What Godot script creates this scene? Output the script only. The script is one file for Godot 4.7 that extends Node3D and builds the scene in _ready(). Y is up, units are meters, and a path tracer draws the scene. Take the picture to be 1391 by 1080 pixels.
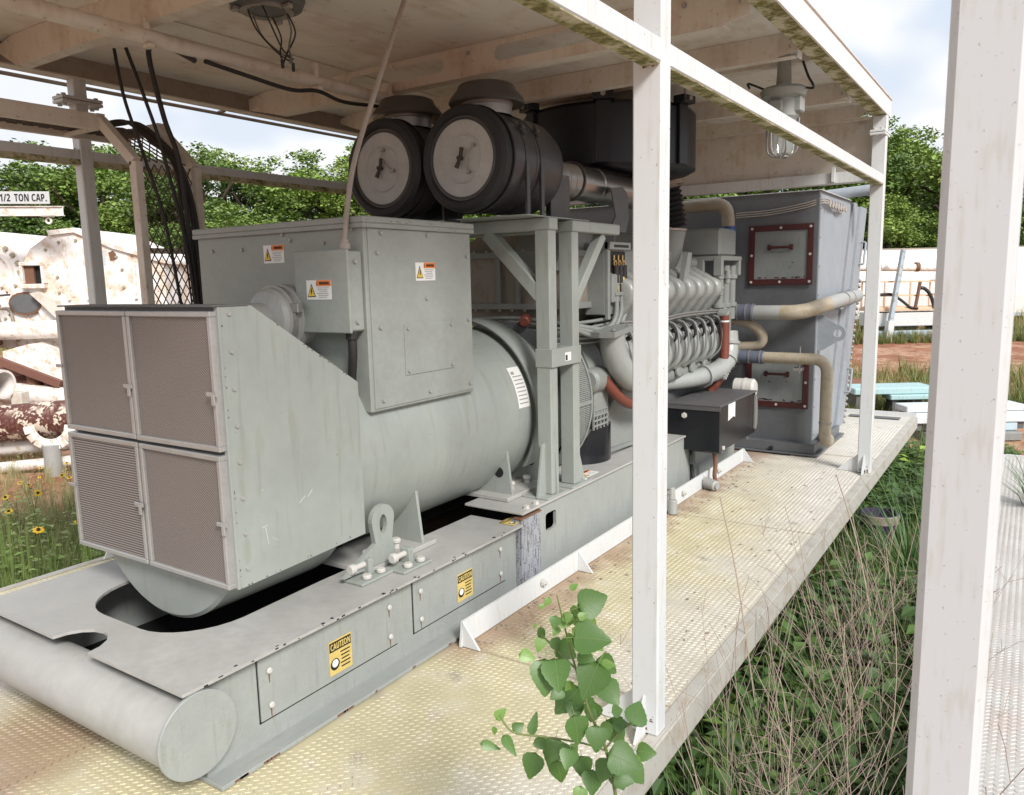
extends Node3D

var M := {}
var rng := RandomNumberGenerator.new()
var taken := {}
var world_parts := {}
var noise_a: PackedByteArray
var noise_b: PackedByteArray
var noise_c: PackedByteArray
var streaks: PackedByteArray
const TS := 512
const FX := Basis(Vector3(0, 0, -1), Vector3(0, 1, 0), Vector3(1, 0, 0))   # local z looks towards +x
const FY := Basis(Vector3(1, 0, 0), Vector3(0, 0, -1), Vector3(0, 1, 0))   # local z looks up
const FZ := Basis()

# ---------------------------------------------------------------- mesh helpers
func mb() -> SurfaceTool:
	var s := SurfaceTool.new()
	s.begin(Mesh.PRIMITIVE_TRIANGLES)
	return s

func tri(s: SurfaceTool, a: Vector3, b: Vector3, c: Vector3) -> void:   # counter-clockwise seen from outside
	s.add_vertex(a)
	s.add_vertex(c)
	s.add_vertex(b)

func quad(s: SurfaceTool, a: Vector3, b: Vector3, c: Vector3, d: Vector3) -> void:
	tri(s, a, b, c)
	tri(s, a, c, d)

func oquad(s: SurfaceTool, p: Array, from: Vector3) -> void:
	var n = (p[1] - p[0]).cross(p[2] - p[0])
	var mid = (p[0] + p[2]) * 0.5 - from
	if n.dot(mid) < 0:
		quad(s, p[3], p[2], p[1], p[0])
	else:
		quad(s, p[0], p[1], p[2], p[3])

func box(s: SurfaceTool, c: Vector3, e: Vector3, b := 0.0, bs := Basis()) -> void:
	s.set_smooth_group(-1)
	var h := e * 0.5
	b = minf(b, minf(h.x, minf(h.y, h.z)) * 0.6)
	var vert := func(k: int, sg: Vector3) -> Vector3:
		var v := sg * (h - Vector3(b, b, b))
		v[k] = sg[k] * h[k]
		return c + bs * v
	for k in 3:
		var i := (k + 1) % 3
		var j := (k + 2) % 3
		for sgn in [-1.0, 1.0]:
			var pts := []
			for q in [[-1, -1], [1, -1], [1, 1], [-1, 1]]:
				var sg := Vector3()
				sg[k] = sgn
				sg[i] = q[0]
				sg[j] = q[1]
				pts.append(vert.call(k, sg))
			oquad(s, pts, c)
	if b <= 0.0:
		return
	for k in 3:
		var i := (k + 1) % 3
		var j := (k + 2) % 3
		for si in [-1.0, 1.0]:
			for sj in [-1.0, 1.0]:
				var lo := Vector3()
				lo[k] = -1
				lo[i] = si
				lo[j] = sj
				var hi := lo
				hi[k] = 1
				oquad(s, [vert.call(i, lo), vert.call(i, hi), vert.call(j, hi), vert.call(j, lo)], c)
	for sx in [-1.0, 1.0]:
		for sy in [-1.0, 1.0]:
			for sz in [-1.0, 1.0]:
				var sg := Vector3(sx, sy, sz)
				var a0: Vector3 = vert.call(0, sg)
				var a1: Vector3 = vert.call(1, sg)
				var a2: Vector3 = vert.call(2, sg)
				if (a1 - a0).cross(a2 - a0).dot(bs * sg) < 0:
					tri(s, a0, a2, a1)
				else:
					tri(s, a0, a1, a2)

func span(s: SurfaceTool, lo: Vector3, hi: Vector3, b := 0.0) -> void:
	box(s, (lo + hi) * 0.5, (hi - lo).abs(), b)

# a bar of rectangular section from a to b: w across, h along the up hint
func bar(s: SurfaceTool, a: Vector3, b: Vector3, w: float, h: float, up := Vector3.UP, bev := 0.004) -> void:
	var z := (b - a).normalized()
	if absf(z.dot(up)) > 0.98:
		up = Vector3.RIGHT
	var x := up.cross(z).normalized()
	var y := z.cross(x)
	box(s, (a + b) * 0.5, Vector3(w, h, a.distance_to(b)), bev, Basis(x, y, z))

func tube(s: SurfaceTool, pts: Array, r: float, n := 12, caps := true, radii := []) -> void:
	var rings := []
	var x := Vector3()
	for i in pts.size():
		var d: Vector3 = (pts[mini(i + 1, pts.size() - 1)] - pts[maxi(i - 1, 0)]).normalized()
		if i == 0:
			x = d.cross(Vector3.UP if absf(d.y) < 0.9 else Vector3.RIGHT).normalized()
		else:
			x = (x - d * x.dot(d)).normalized()
		var y := d.cross(x)
		var ring := []
		var rr: float = radii[i] if radii.size() else r
		for k in n:
			var a := TAU * k / n
			ring.append(pts[i] + (x * cos(a) + y * sin(a)) * rr)
		rings.append(ring)
	s.set_smooth_group(1)
	for i in pts.size() - 1:
		for k in n:
			var k2 := (k + 1) % n
			quad(s, rings[i][k], rings[i][k2], rings[i + 1][k2], rings[i + 1][k])
	if caps:
		s.set_smooth_group(-1)
		for k in range(1, n - 1):
			tri(s, rings[0][0], rings[0][k + 1], rings[0][k])
			tri(s, rings[-1][0], rings[-1][k], rings[-1][k + 1])

# smooth curve through points
func curve(pts: Array, per := 6) -> Array:
	var out := []
	for i in pts.size() - 1:
		var p0: Vector3 = pts[maxi(i - 1, 0)]
		var p3: Vector3 = pts[mini(i + 2, pts.size() - 1)]
		for k in per:
			out.append((pts[i] as Vector3).cubic_interpolate(pts[i + 1], p0, p3, float(k) / per))
	out.append(pts[-1])
	return out

# polyline with rounded corners
func bend(pts: Array, r: float, per := 6) -> Array:
	var out := [pts[0]]
	for i in range(1, pts.size() - 1):
		var a: Vector3 = pts[i] + (pts[i - 1] - pts[i]).limit_length(r)
		var b: Vector3 = pts[i] + (pts[i + 1] - pts[i]).limit_length(r)
		for k in per + 1:
			var t := float(k) / per
			out.append(a.lerp(pts[i], t).lerp((pts[i] as Vector3).lerp(b, t), t))
	out.append(pts[-1])
	return out

# profile of (radius, height) turned round the local y axis
func lathe(s: SurfaceTool, prof: Array, xf: Transform3D, n := 32) -> void:
	var g := 1
	var last := Vector2()
	for i in prof.size() - 1:
		var d: Vector2 = (prof[i + 1] - prof[i]).normalized()
		if i > 0 and last.dot(d) < 0.86:
			g += 1
		last = d
		s.set_smooth_group(g)
		for k in n:
			var a := TAU * k / n
			var b := TAU * (k + 1) / n
			var p := func(q: Vector2, w: float) -> Vector3: return xf * Vector3(q.x * cos(w), q.y, -q.x * sin(w))
			var p0: Vector3 = p.call(prof[i], a)
			var p1: Vector3 = p.call(prof[i], b)
			var p2: Vector3 = p.call(prof[i + 1], b)
			var p3: Vector3 = p.call(prof[i + 1], a)
			if prof[i].x > 0.0001:
				tri(s, p0, p1, p2)
			if prof[i + 1].x > 0.0001:
				tri(s, p0, p2, p3)

func cyl(s: SurfaceTool, a: Vector3, b: Vector3, r: float, n := 24, bev := 0.0, r2 := -1.0) -> void:
	if r2 < 0:
		r2 = r
	var y := (b - a).normalized()
	var x := y.cross(Vector3.FORWARD if absf(y.z) < 0.9 else Vector3.RIGHT).normalized()
	var h := a.distance_to(b)
	var pr := [Vector2(0, 0), Vector2(r, 0), Vector2(r2, h), Vector2(0, h)]
	if bev > 0:
		pr = [Vector2(0, 0), Vector2(r - bev, 0), Vector2(r, bev), Vector2(r2, h - bev), Vector2(r2 - bev, h), Vector2(0, h)]
	lathe(s, pr, Transform3D(Basis(x, y, x.cross(y)), a), n)

func along(a: Vector3, dir: Vector3) -> Transform3D:
	var y := dir.normalized()
	var x := y.cross(Vector3.FORWARD if absf(y.z) < 0.9 else Vector3.RIGHT).normalized()
	return Transform3D(Basis(x, y, x.cross(y)), a)

# outline in the local xy plane, extruded along local z
func prism(s: SurfaceTool, poly: Array, z0: float, z1: float, xf := Transform3D()) -> void:
	var pg := PackedVector2Array(poly)
	if Geometry2D.is_polygon_clockwise(pg):
		pg.reverse()
	var cw := 0.0
	for i in pg.size():
		cw += pg[i].cross(pg[(i + 1) % pg.size()])
	if cw < 0:
		pg.reverse()
	if z0 > z1:
		var t := z0
		z0 = z1
		z1 = t
	s.set_smooth_group(-1)
	var idx := Geometry2D.triangulate_polygon(pg)
	for i in range(0, idx.size(), 3):
		var a := pg[idx[i]]
		var b := pg[idx[i + 1]]
		var c := pg[idx[i + 2]]
		if (b - a).cross(c - a) < 0:
			var t := b
			b = c
			c = t
		tri(s, xf * Vector3(a.x, a.y, z1), xf * Vector3(b.x, b.y, z1), xf * Vector3(c.x, c.y, z1))
		tri(s, xf * Vector3(a.x, a.y, z0), xf * Vector3(c.x, c.y, z0), xf * Vector3(b.x, b.y, z0))
	for i in pg.size():
		var a := pg[i]
		var b := pg[(i + 1) % pg.size()]
		quad(s, xf * Vector3(a.x, a.y, z0), xf * Vector3(b.x, b.y, z0), xf * Vector3(b.x, b.y, z1), xf * Vector3(a.x, a.y, z1))

func hexbolt(s: SurfaceTool, at: Vector3, dir: Vector3, r := 0.014, h := 0.012) -> void:
	var x := along(at, dir)
	s.set_smooth_group(-1)
	var pr := [Vector2(r * 1.35, 0), Vector2(r * 1.35, h * 0.2), Vector2(r, h * 0.2), Vector2(r, h), Vector2(0, h)]
	for i in pr.size() - 1:
		for k in 6:
			var a := TAU * k / 6
			var b := TAU * (k + 1) / 6
			var p0 := x * Vector3(pr[i].x * cos(a), pr[i].y, -pr[i].x * sin(a))
			var p1 := x * Vector3(pr[i].x * cos(b), pr[i].y, -pr[i].x * sin(b))
			var p2 := x * Vector3(pr[i + 1].x * cos(b), pr[i + 1].y, -pr[i + 1].x * sin(b))
			var p3 := x * Vector3(pr[i + 1].x * cos(a), pr[i + 1].y, -pr[i + 1].x * sin(a))
			tri(s, p0, p1, p2)
			if i < 3:
				tri(s, p0, p2, p3)

func ribbed(a: Vector3, b: Vector3, n: int) -> Array:
	return [a, b, n]

# ---------------------------------------------------------------- nodes
func numbered(called: String) -> String:
	if not taken.has(called):
		taken[called] = 0
		return called
	taken[called] += 1
	return "%s_%03d" % [called, taken[called]]

func tag(o: Node3D, label: String, category: String, group := "") -> Node3D:
	o.set_meta("label", label)
	o.set_meta("category", category)
	if group:
		o.set_meta("group", group)
	return o

# a thing at its base; with in_world its parts are built in world coordinates
func thing(called: String, label: String, category: String, at := Vector3(), turn := 0.0, group := "", in_world := true) -> Node3D:
	var o := Node3D.new()
	o.name = numbered(called)
	add_child(o)
	o.position = at
	o.rotation.y = turn
	if in_world:
		world_parts[o] = true
	return tag(o, label, category, group) as Node3D

func put(mi: Node3D, called: String, parent: Node) -> void:
	if parent == self:
		mi.name = numbered(called)
		add_child(mi)
		return
	var k := 0
	var nm := called
	while parent.has_node(nm):
		k += 1
		nm = "%s_%03d" % [called, k]
	mi.name = nm
	parent.add_child(mi)
	if world_parts.has(parent):
		mi.position = -(parent as Node3D).position

const APART := ["foot_gusset", "clip", "support_block", "cowl_stay", "gusset_hole", "block_bolt", "dark_panel", "yellow_tag", "ignition_lead", "fuel_line", "turbo_bracket", "duct_bracket", "tank_pipe", "drain_hose", "hose_clamp", "pipe_clip", "bolt", "bracket", "supply_cable", "pipe_stand", "leg", "pipe_block", "band", "wheel", "batten", "shim", "lower_edge", "cooler_rib", "stand_beam", "casing_bolt", "stiffening_rib", "lifting_lug", "injector_block", "bleed_pipe", "fuel_rail"]

# one mesh for each piece that stands apart from the others
func apart(called: String, s: SurfaceTool, mat: Material, parent: Node) -> MeshInstance3D:
	s.generate_normals()
	var arr := s.commit_to_arrays()
	var v: PackedVector3Array = arr[Mesh.ARRAY_VERTEX]
	var n: PackedVector3Array = arr[Mesh.ARRAY_NORMAL]
	var nt := v.size() / 3
	var up := PackedInt32Array()
	up.resize(nt)
	var at := {}
	var find := func(x: int) -> int:
		while up[x] != x:
			x = up[x]
		return x
	for i in nt:
		up[i] = i
	for i in nt:
		for k in 3:
			var key := Vector3i((v[i * 3 + k] * 5000.0).round())
			if at.has(key):
				var a: int = find.call(i)
				var b: int = find.call(at[key])
				if a != b:
					up[a] = b
			else:
				at[key] = i
	var groups := {}
	for i in nt:
		var r: int = find.call(i)
		if not groups.has(r):
			groups[r] = [AABB(v[i * 3], Vector3()), []]
		for k in 3:
			groups[r][0] = (groups[r][0] as AABB).expand(v[i * 3 + k])
		groups[r][1].append(i)
	var list := groups.values()
	var merged := true
	while merged:
		merged = false
		for i in list.size():
			for k in range(i + 1, list.size()):
				if (list[i][0] as AABB).grow(0.003).intersects((list[k][0] as AABB).grow(0.003)):
					list[i][0] = (list[i][0] as AABB).merge(list[k][0])
					list[i][1] += list[k][1]
					list.remove_at(k)
					merged = true
					break
			if merged:
				break
	var last: MeshInstance3D
	for g in list:
		var vv := PackedVector3Array()
		var nn := PackedVector3Array()
		for i in g[1]:
			for k in 3:
				vv.append(v[i * 3 + k])
				nn.append(n[i * 3 + k])
		var out := []
		out.resize(Mesh.ARRAY_MAX)
		out[Mesh.ARRAY_VERTEX] = vv
		out[Mesh.ARRAY_NORMAL] = nn
		var am := ArrayMesh.new()
		am.add_surface_from_arrays(Mesh.PRIMITIVE_TRIANGLES, out)
		am.surface_set_material(0, mat)
		last = MeshInstance3D.new()
		last.mesh = am
		put(last, called, parent)
	return last

func obj(called: String, s: SurfaceTool, mat: Material, parent: Node = self, normals := true) -> MeshInstance3D:
	if called in APART:
		return apart(called, s, mat, parent)
	if normals:
		s.generate_normals()
	var m := s.commit()
	m.surface_set_material(0, mat)
	var mi := MeshInstance3D.new()
	mi.mesh = m
	put(mi, called, parent)
	return mi

func obj_many(called: String, list: Array, parent: Node = self) -> MeshInstance3D:
	var am := ArrayMesh.new()
	for it in list:
		var s: SurfaceTool = it[0]
		s.generate_normals()
		am.add_surface_from_arrays(Mesh.PRIMITIVE_TRIANGLES, s.commit_to_arrays())
		am.surface_set_material(am.get_surface_count() - 1, it[1])
	var mi := MeshInstance3D.new()
	mi.mesh = am
	put(mi, called, parent)
	return mi

func share(called: String, m: Mesh, xf: Transform3D, parent: Node) -> MeshInstance3D:
	var mi := MeshInstance3D.new()
	mi.mesh = m
	put(mi, called, parent)
	mi.transform = Transform3D(xf.basis, xf.origin + mi.position)
	return mi

func done(s: SurfaceTool, mat: Material) -> ArrayMesh:
	s.generate_normals()
	var m := s.commit()
	m.surface_set_material(0, mat)
	return m

var bolt_meshes := {}

func bolt(at: Vector3, dir: Vector3, r: float, h: float, mat: StandardMaterial3D, parent: Node, called := "bolt") -> void:
	var key := [r, h, mat]
	if not bolt_meshes.has(key):
		var s := mb()
		hexbolt(s, Vector3(), Vector3.UP, r, h)
		bolt_meshes[key] = done(s, mat)
	share(called, bolt_meshes[key], along(at, dir), parent)

func struct(o: Node3D) -> Node3D:
	o.set_meta("kind", "structure")
	return o

func stuff(o: Node3D) -> Node3D:
	o.set_meta("kind", "stuff")
	return o

func scatter(called: String, m: Mesh, where: Array, colors: Array, parent: Node = self) -> MultiMeshInstance3D:
	var mm := MultiMesh.new()
	mm.transform_format = MultiMesh.TRANSFORM_3D
	mm.use_colors = colors.size() > 0
	mm.mesh = m
	mm.instance_count = where.size()
	for i in where.size():
		mm.set_instance_transform(i, where[i])
		if colors.size():
			mm.set_instance_color(i, colors[i])
	var mi := MultiMeshInstance3D.new()
	mi.multimesh = mm
	put(mi, called, parent)
	return mi

func rv(lo: float, hi: float) -> float:
	return rng.randf_range(lo, hi)

func rdir() -> Vector3:
	var z := rv(-1, 1)
	var a := rv(0, TAU)
	var r := sqrt(1 - z * z)
	return Vector3(r * cos(a), z, r * sin(a))

# ---------------------------------------------------------------- materials
func lin(r: float, g: float, b: float) -> Color:
	return Color(r, g, b).linear_to_srgb()

func mk(called: String, r: float, g: float, b: float, rough := 0.6, metal := 0.0, tex: Texture2D = null, scale := 1.0) -> StandardMaterial3D:
	var m := StandardMaterial3D.new()
	m.resource_name = called
	m.albedo_color = lin(r, g, b)
	m.roughness = rough
	m.metallic = metal
	if tex:
		m.albedo_texture = tex
		m.uv1_triplanar = true
		m.uv1_triplanar_sharpness = 4.0
		m.uv1_scale = Vector3.ONE * scale
	M[called] = m
	return m

func noise_bytes(freq: float, octaves: int, seed_: int, kind := FastNoiseLite.TYPE_SIMPLEX_SMOOTH, w := TS, h := TS) -> PackedByteArray:
	var f := FastNoiseLite.new()
	f.seed = seed_
	f.noise_type = kind
	f.frequency = freq
	f.fractal_type = FastNoiseLite.FRACTAL_FBM
	f.fractal_octaves = octaves
	var im := f.get_seamless_image(w, h)
	if w != TS or h != TS:
		im.resize(TS, TS, Image.INTERPOLATE_CUBIC)
	im.convert(Image.FORMAT_L8)
	return im.get_data()

func tex(f: Callable) -> ImageTexture:
	var d := PackedByteArray()
	d.resize(TS * TS * 3)
	for i in TS * TS:
		var c: Color = f.call(i)
		d[i * 3] = clampi(int(c.r * 255), 0, 255)
		d[i * 3 + 1] = clampi(int(c.g * 255), 0, 255)
		d[i * 3 + 2] = clampi(int(c.b * 255), 0, 255)
	return ImageTexture.create_from_image(Image.create_from_data(TS, TS, false, Image.FORMAT_RGB8, d))

func gray_tex(bytes: PackedByteArray) -> ImageTexture:
	return ImageTexture.create_from_image(Image.create_from_data(TS, TS, false, Image.FORMAT_L8, bytes))

func bumpy(m: StandardMaterial3D, t: Texture2D, cm: float) -> void:
	m.heightmap_enabled = true
	m.heightmap_texture = t
	m.heightmap_scale = cm

func materials() -> void:
	noise_a = noise_bytes(0.008, 4, 11)
	noise_b = noise_bytes(0.04, 4, 12)
	noise_c = noise_bytes(0.12, 2, 13)
	streaks = noise_bytes(0.05, 3, 14, FastNoiseLite.TYPE_SIMPLEX_SMOOTH, TS, 48)
	var ss := func(x: float, a: float, b: float) -> float: return smoothstep(a, b, x)
	# painted steel with grime: dull patches, streaks that run down, a few bare spots
	var t_paint := tex(func(i: int) -> Color:
		var a := noise_a[i] / 255.0
		var b := noise_b[i] / 255.0
		var st := streaks[i] / 255.0
		var v: float = 0.955 + 0.05 * (a - 0.5) + 0.025 * (b - 0.5) - 0.025 * ss.call(st, 0.6, 0.8)
		var c := Color(v, v, v)
		c = c.lerp(Color(v * 0.92, v * 0.89, v * 0.83), 0.28 * ss.call(a * 0.6 + st * 0.4, 0.58, 0.75))
		c = c.lerp(Color(1.0, 1.0, 0.99), 0.25 * ss.call(b * 0.7 + noise_c[i] / 850.0, 0.7, 0.85))
		c = c.lerp(Color(0.6, 0.6, 0.6), 0.35 * ss.call(noise_c[i] / 255.0 * 0.6 + b * 0.4, 0.8, 0.86))
		return c)
	var t_white := tex(func(i: int) -> Color:
		var a := noise_a[i] / 255.0
		var b := noise_b[i] / 255.0
		var c0 := noise_c[i] / 255.0
		var st := streaks[i] / 255.0
		var c := Color(0.975, 0.975, 0.97).lerp(Color(0.92, 0.905, 0.87), 0.7 * ss.call(st * 0.6 + a * 0.4, 0.5, 0.8))
		c = c.lerp(Color(0.66, 0.62, 0.55), 0.7 * ss.call(b * 0.5 + c0 * 0.5, 0.76, 0.84))
		return c)
	var t_rusty_white := tex(func(i: int) -> Color:
		var a := noise_a[i] / 255.0
		var b := noise_b[i] / 255.0
		var c0 := noise_c[i] / 255.0
		var c := Color(0.965, 0.96, 0.955).lerp(Color(0.9, 0.84, 0.78), ss.call(a, 0.5, 0.75))
		c = c.lerp(Color(0.7, 0.54, 0.44), 0.7 * ss.call(a * 0.45 + b * 0.35 + c0 * 0.2, 0.68, 0.75))
		c = c.lerp(Color(0.28, 0.2, 0.17), 0.8 * ss.call(b * 0.5 + c0 * 0.5, 0.78, 0.82))
		return c)
	var t_rust_pipe := tex(func(i: int) -> Color:
		var a := noise_a[i] / 255.0
		var b := noise_b[i] / 255.0
		var c := Color(0.33, 0.17, 0.14).lerp(Color(0.42, 0.27, 0.23), ss.call(b, 0.4, 0.6))
		c = c.lerp(Color(0.83, 0.77, 0.7), ss.call(a * 0.6 + b * 0.4, 0.54, 0.57))
		return c)
	var t_beige := tex(func(i: int) -> Color:
		var a := noise_a[i] / 255.0
		var b := noise_b[i] / 255.0
		var st := streaks[i] / 255.0
		var c := Color(0.96, 0.955, 0.945).lerp(Color(0.88, 0.84, 0.79), 0.7 * ss.call(a * 0.6 + st * 0.25 + b * 0.15, 0.45, 0.75))
		c = c.lerp(Color(0.62, 0.53, 0.45), 0.5 * ss.call(b * 0.6 + noise_c[i] / 640.0, 0.72, 0.82))
		return c)
	var t_moss := tex(func(i: int) -> Color:
		var a := noise_a[i] / 255.0
		var b := noise_b[i] / 255.0
		var c := Color(0.8, 0.77, 0.68).lerp(Color(0.56, 0.54, 0.34), ss.call(b * 0.35 + a * 0.65, 0.35, 0.65))
		return c.lerp(Color(0.38, 0.36, 0.2), 0.7 * ss.call(noise_b[i] / 255.0 * 0.5 + a * 0.5, 0.55, 0.72)))
	var t_dull := tex(func(i: int) -> Color:
		var v := 0.94 + 0.06 * (noise_a[i] / 255.0 - 0.5) + 0.05 * (noise_b[i] / 255.0 - 0.5) + 0.02 * (noise_c[i] / 255.0 - 0.5)
		return Color(v, v, v))
	var t_bark := tex(func(i: int) -> Color:
		var v := 0.7 + 0.5 * (streaks[i] / 255.0 - 0.5) + 0.3 * (noise_b[i] / 255.0 - 0.5)
		return Color(v, v * 0.97, v * 0.93))
	var t_worn := tex(func(i: int) -> Color:
		var st := streaks[i] / 255.0
		var b := noise_b[i] / 255.0
		var v: float = lerpf(0.95, 0.62, ss.call(st * 0.6 + b * 0.4, 0.48, 0.64))
		return Color(v, v, v * 1.03))
	var t_dirt := tex(func(i: int) -> Color:
		var a := noise_a[i] / 255.0
		var b := noise_b[i] / 255.0
		var c := Color(0.72, 0.5, 0.38).lerp(Color(0.86, 0.71, 0.6), ss.call(a, 0.35, 0.65))
		return c.lerp(Color(0.5, 0.34, 0.25), ss.call(b * 0.6 + noise_c[i] / 640.0, 0.5, 0.7) * 0.7))
	var t_fine := gray_tex(noise_c)
	# woven filter media: small crimped cells
	var t_media := tex(func(i: int) -> Color:
		var x := (i % TS) * 16.0 / TS
		var y := (i / TS) * 16.0 / TS
		var w := sin(TAU * x) * sin(TAU * y)
		var v := 0.64 + 0.3 * w
		return Color(v, v * 0.955, v * 0.93))
	var t_media_rows := tex(func(i: int) -> Color:
		var x := (i % TS) * 16.0 / TS
		var y := (i / TS) * 16.0 / TS
		var v := 0.62 + 0.22 * sin(TAU * y) + 0.16 * sin(TAU * x) * cos(TAU * y * 0.5)
		return Color(v, v * 0.96, v * 0.94))
	# perforated plate: clear holes in a grey sheet
	var hole := Image.create(128, 128, false, Image.FORMAT_RGBA8)
	for y in 128:
		for x in 128:
			var fy := y / 32.0
			var fx := x / 32.0 + (0.5 if int(fy) % 2 else 0.0)
			var d := Vector2(fposmod(fx, 1.0) - 0.5, fposmod(fy, 1.0) - 0.5).length()
			hole.set_pixel(x, y, Color(1, 1, 1, 0.0 if d < 0.34 else 1.0))
	var t_holes := ImageTexture.create_from_image(hole)

	var m := mk("grey", 0.335, 0.362, 0.337, 0.34, 0.0, t_paint, 0.7)
	m.metallic_specular = 0.45
	mk("grey_clean", 0.34, 0.365, 0.34, 0.45, 0.0, t_dull, 0.9)
	mk("grey_engine", 0.27, 0.285, 0.27, 0.5, 0.0, t_paint, 2.3)
	mk("engine_light", 0.37, 0.385, 0.37, 0.34, 0.1, t_paint, 2.3)
	mk("grey_dark", 0.13, 0.135, 0.135, 0.6, 0.0, t_dull, 2.0)
	mk("skid_top", 0.44, 0.435, 0.415, 0.5, 0.0, t_dull, 0.9)
	mk("skid_side", 0.34, 0.36, 0.345, 0.45, 0.0, t_paint, 1.1)
	mk("cooler_tan", 0.3, 0.27, 0.235, 0.6, 0.0, t_beige, 1.2)
	mk("weathered", 0.36, 0.37, 0.38, 0.6, 0.0, t_worn, 3.0)
	mk("edge_grey", 0.5, 0.485, 0.45, 0.6, 0.0, t_beige, 1.2)  # grey-beige steel, with shade on the outer face also put into the colour
	mk("white", 0.65, 0.665, 0.675, 0.5, 0.0, t_white, 1.3)
	mk("white_plain", 0.58, 0.595, 0.61, 0.45, 0.0, t_white, 3.2)
	mk("moss", 0.8, 0.8, 0.76, 0.9, 0.0, t_moss, 1.6)
	mk("beige", 0.68, 0.64, 0.585, 0.6, 0.0, t_beige, 0.8)
	mk("ceiling", 0.74, 0.705, 0.655, 0.5, 0.0, t_beige, 0.55)
	mk("rail_brown", 0.34, 0.285, 0.24, 0.7, 0.0, t_beige, 1.5)
	mk("rusty_white", 0.86, 0.84, 0.82, 0.6, 0.0, t_rusty_white, 0.55)
	mk("rusty_white_fine", 0.86, 0.83, 0.8, 0.6, 0.0, t_rusty_white, 1.6)
	mk("peeling", 0.82, 0.77, 0.74, 0.6, 0.0, t_white, 1.6)
	mk("rust_pipe", 0.95, 0.95, 0.95, 0.6, 0.0, t_rust_pipe, 0.9)
	mk("brown_red", 0.2, 0.09, 0.065, 0.7, 0.0, t_dull, 2.0)
	mk("rust", 0.2, 0.1, 0.06, 0.85, 0.0, t_dull, 4.0)
	mk("radiator", 0.14, 0.147, 0.156, 0.42, 0.0, t_dull, 0.8)
	mk("radiator_side_lit", 0.32, 0.35, 0.38, 0.45, 0.0, t_dull, 0.8)  # paler copy of the cabinet colour, sky light on the side painted in
	mk("radiator_door", 0.25, 0.27, 0.265, 0.5, 0.0, t_paint, 1.4)
	mk("maroon", 0.075, 0.016, 0.016, 0.5, 0.0, t_dull, 3.0)
	mk("navy", 0.006, 0.008, 0.013, 0.4, 0.0, t_dull, 1.5)
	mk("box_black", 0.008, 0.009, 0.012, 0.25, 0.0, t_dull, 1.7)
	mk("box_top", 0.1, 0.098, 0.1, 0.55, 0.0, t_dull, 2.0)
	mk("black", 0.012, 0.012, 0.013, 0.55)
	mk("void", 0.01, 0.01, 0.01, 0.9)
	mk("rubber", 0.018, 0.018, 0.02, 0.55, 0.0, t_dull, 3.0)
	mk("cleaner", 0.075, 0.075, 0.08, 0.33, 0.2, t_dull, 1.6)
	mk("cleaner_brown", 0.07, 0.062, 0.058, 0.45, 0.0, t_dull, 1.6)
	mk("steel", 0.42, 0.41, 0.4, 0.28, 0.9, t_dull, 2.0)
	mk("steel_dull", 0.4, 0.385, 0.37, 0.45, 0.6, t_dull, 2.5)
	mk("filter_frame", 0.5, 0.495, 0.485, 0.38, 0.5, t_dull, 2.5)
	mk("bolt_white", 0.52, 0.505, 0.47, 0.5)
	mk("bolt_grey", 0.36, 0.36, 0.35, 0.5, 0.2)
	mk("hose_red", 0.19, 0.05, 0.03, 0.5, 0.0, t_dull, 3.0)
	mk("pipe_tan", 0.4, 0.35, 0.27, 0.55, 0.0, t_beige, 2.0)
	mk("pipe_grey", 0.38, 0.385, 0.37, 0.5, 0.0, t_paint, 2.0)
	mk("hose_blue", 0.12, 0.14, 0.19, 0.6, 0.0, t_dull, 3.0)
	mk("hose_blue_bright", 0.05, 0.1, 0.3, 0.5, 0.0, t_dull, 3.0)
	mk("blue", 0.05, 0.14, 0.42, 0.45, 0.0, t_dull, 3.0)
	mk("cable", 0.022, 0.02, 0.02, 0.6)
	mk("cable_brown", 0.06, 0.045, 0.04, 0.7)
	mk("mesh_brown", 0.14, 0.11, 0.095, 0.75, 0.0, t_dull, 3.0)
	mk("conduit", 0.42, 0.37, 0.33, 0.6, 0.0, t_dull, 3.0)
	mk("yellow", 0.72, 0.5, 0.06, 0.5)
	mk("yellow_paint", 0.7, 0.53, 0.17, 0.55, 0.0, t_dull, 3.0)
	mk("orange", 0.72, 0.2, 0.035, 0.5)
	mk("paper", 0.75, 0.75, 0.73, 0.5)
	mk("ink", 0.01, 0.01, 0.01, 0.6)
	mk("ink_grey", 0.3, 0.3, 0.3, 0.6)
	mk("brass", 0.55, 0.38, 0.16, 0.35, 0.8)
	mk("lift_orange", 0.78, 0.55, 0.38, 0.5, 0.0, t_dull, 2.0)
	mk("tank_white", 0.78, 0.78, 0.77, 0.5, 0.0, t_white, 0.25)
	mk("pale_blue", 0.5, 0.62, 0.7, 0.5, 0.0, t_white, 0.8)
	mk("teal", 0.4, 0.58, 0.6, 0.5, 0.0, t_white, 0.8)
	mk("blue_beam", 0.42, 0.52, 0.6, 0.5, 0.0, t_rusty_white, 1.0)
	mk("plank_white", 0.66, 0.72, 0.76, 0.5, 0.0, t_white, 0.8)
	mk("bucket", 0.055, 0.04, 0.085, 0.45, 0.0, t_dull, 3.0)
	mk("bark", 0.13, 0.1, 0.075, 0.9, 0.0, t_bark, 1.0)
	mk("dirt", 0.6, 0.53, 0.48, 0.95, 0.0, t_dirt, 0.11)
	mk("dead_stem", 0.33, 0.25, 0.21, 0.85)
	mk("dead_stem_pale", 0.38, 0.3, 0.23, 0.85)
	mk("seed_head", 0.03, 0.022, 0.02, 0.9)
	mk("flower_heart", 0.06, 0.025, 0.012, 0.9)
	mk("petal", 0.8, 0.52, 0.03, 0.6)
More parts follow.
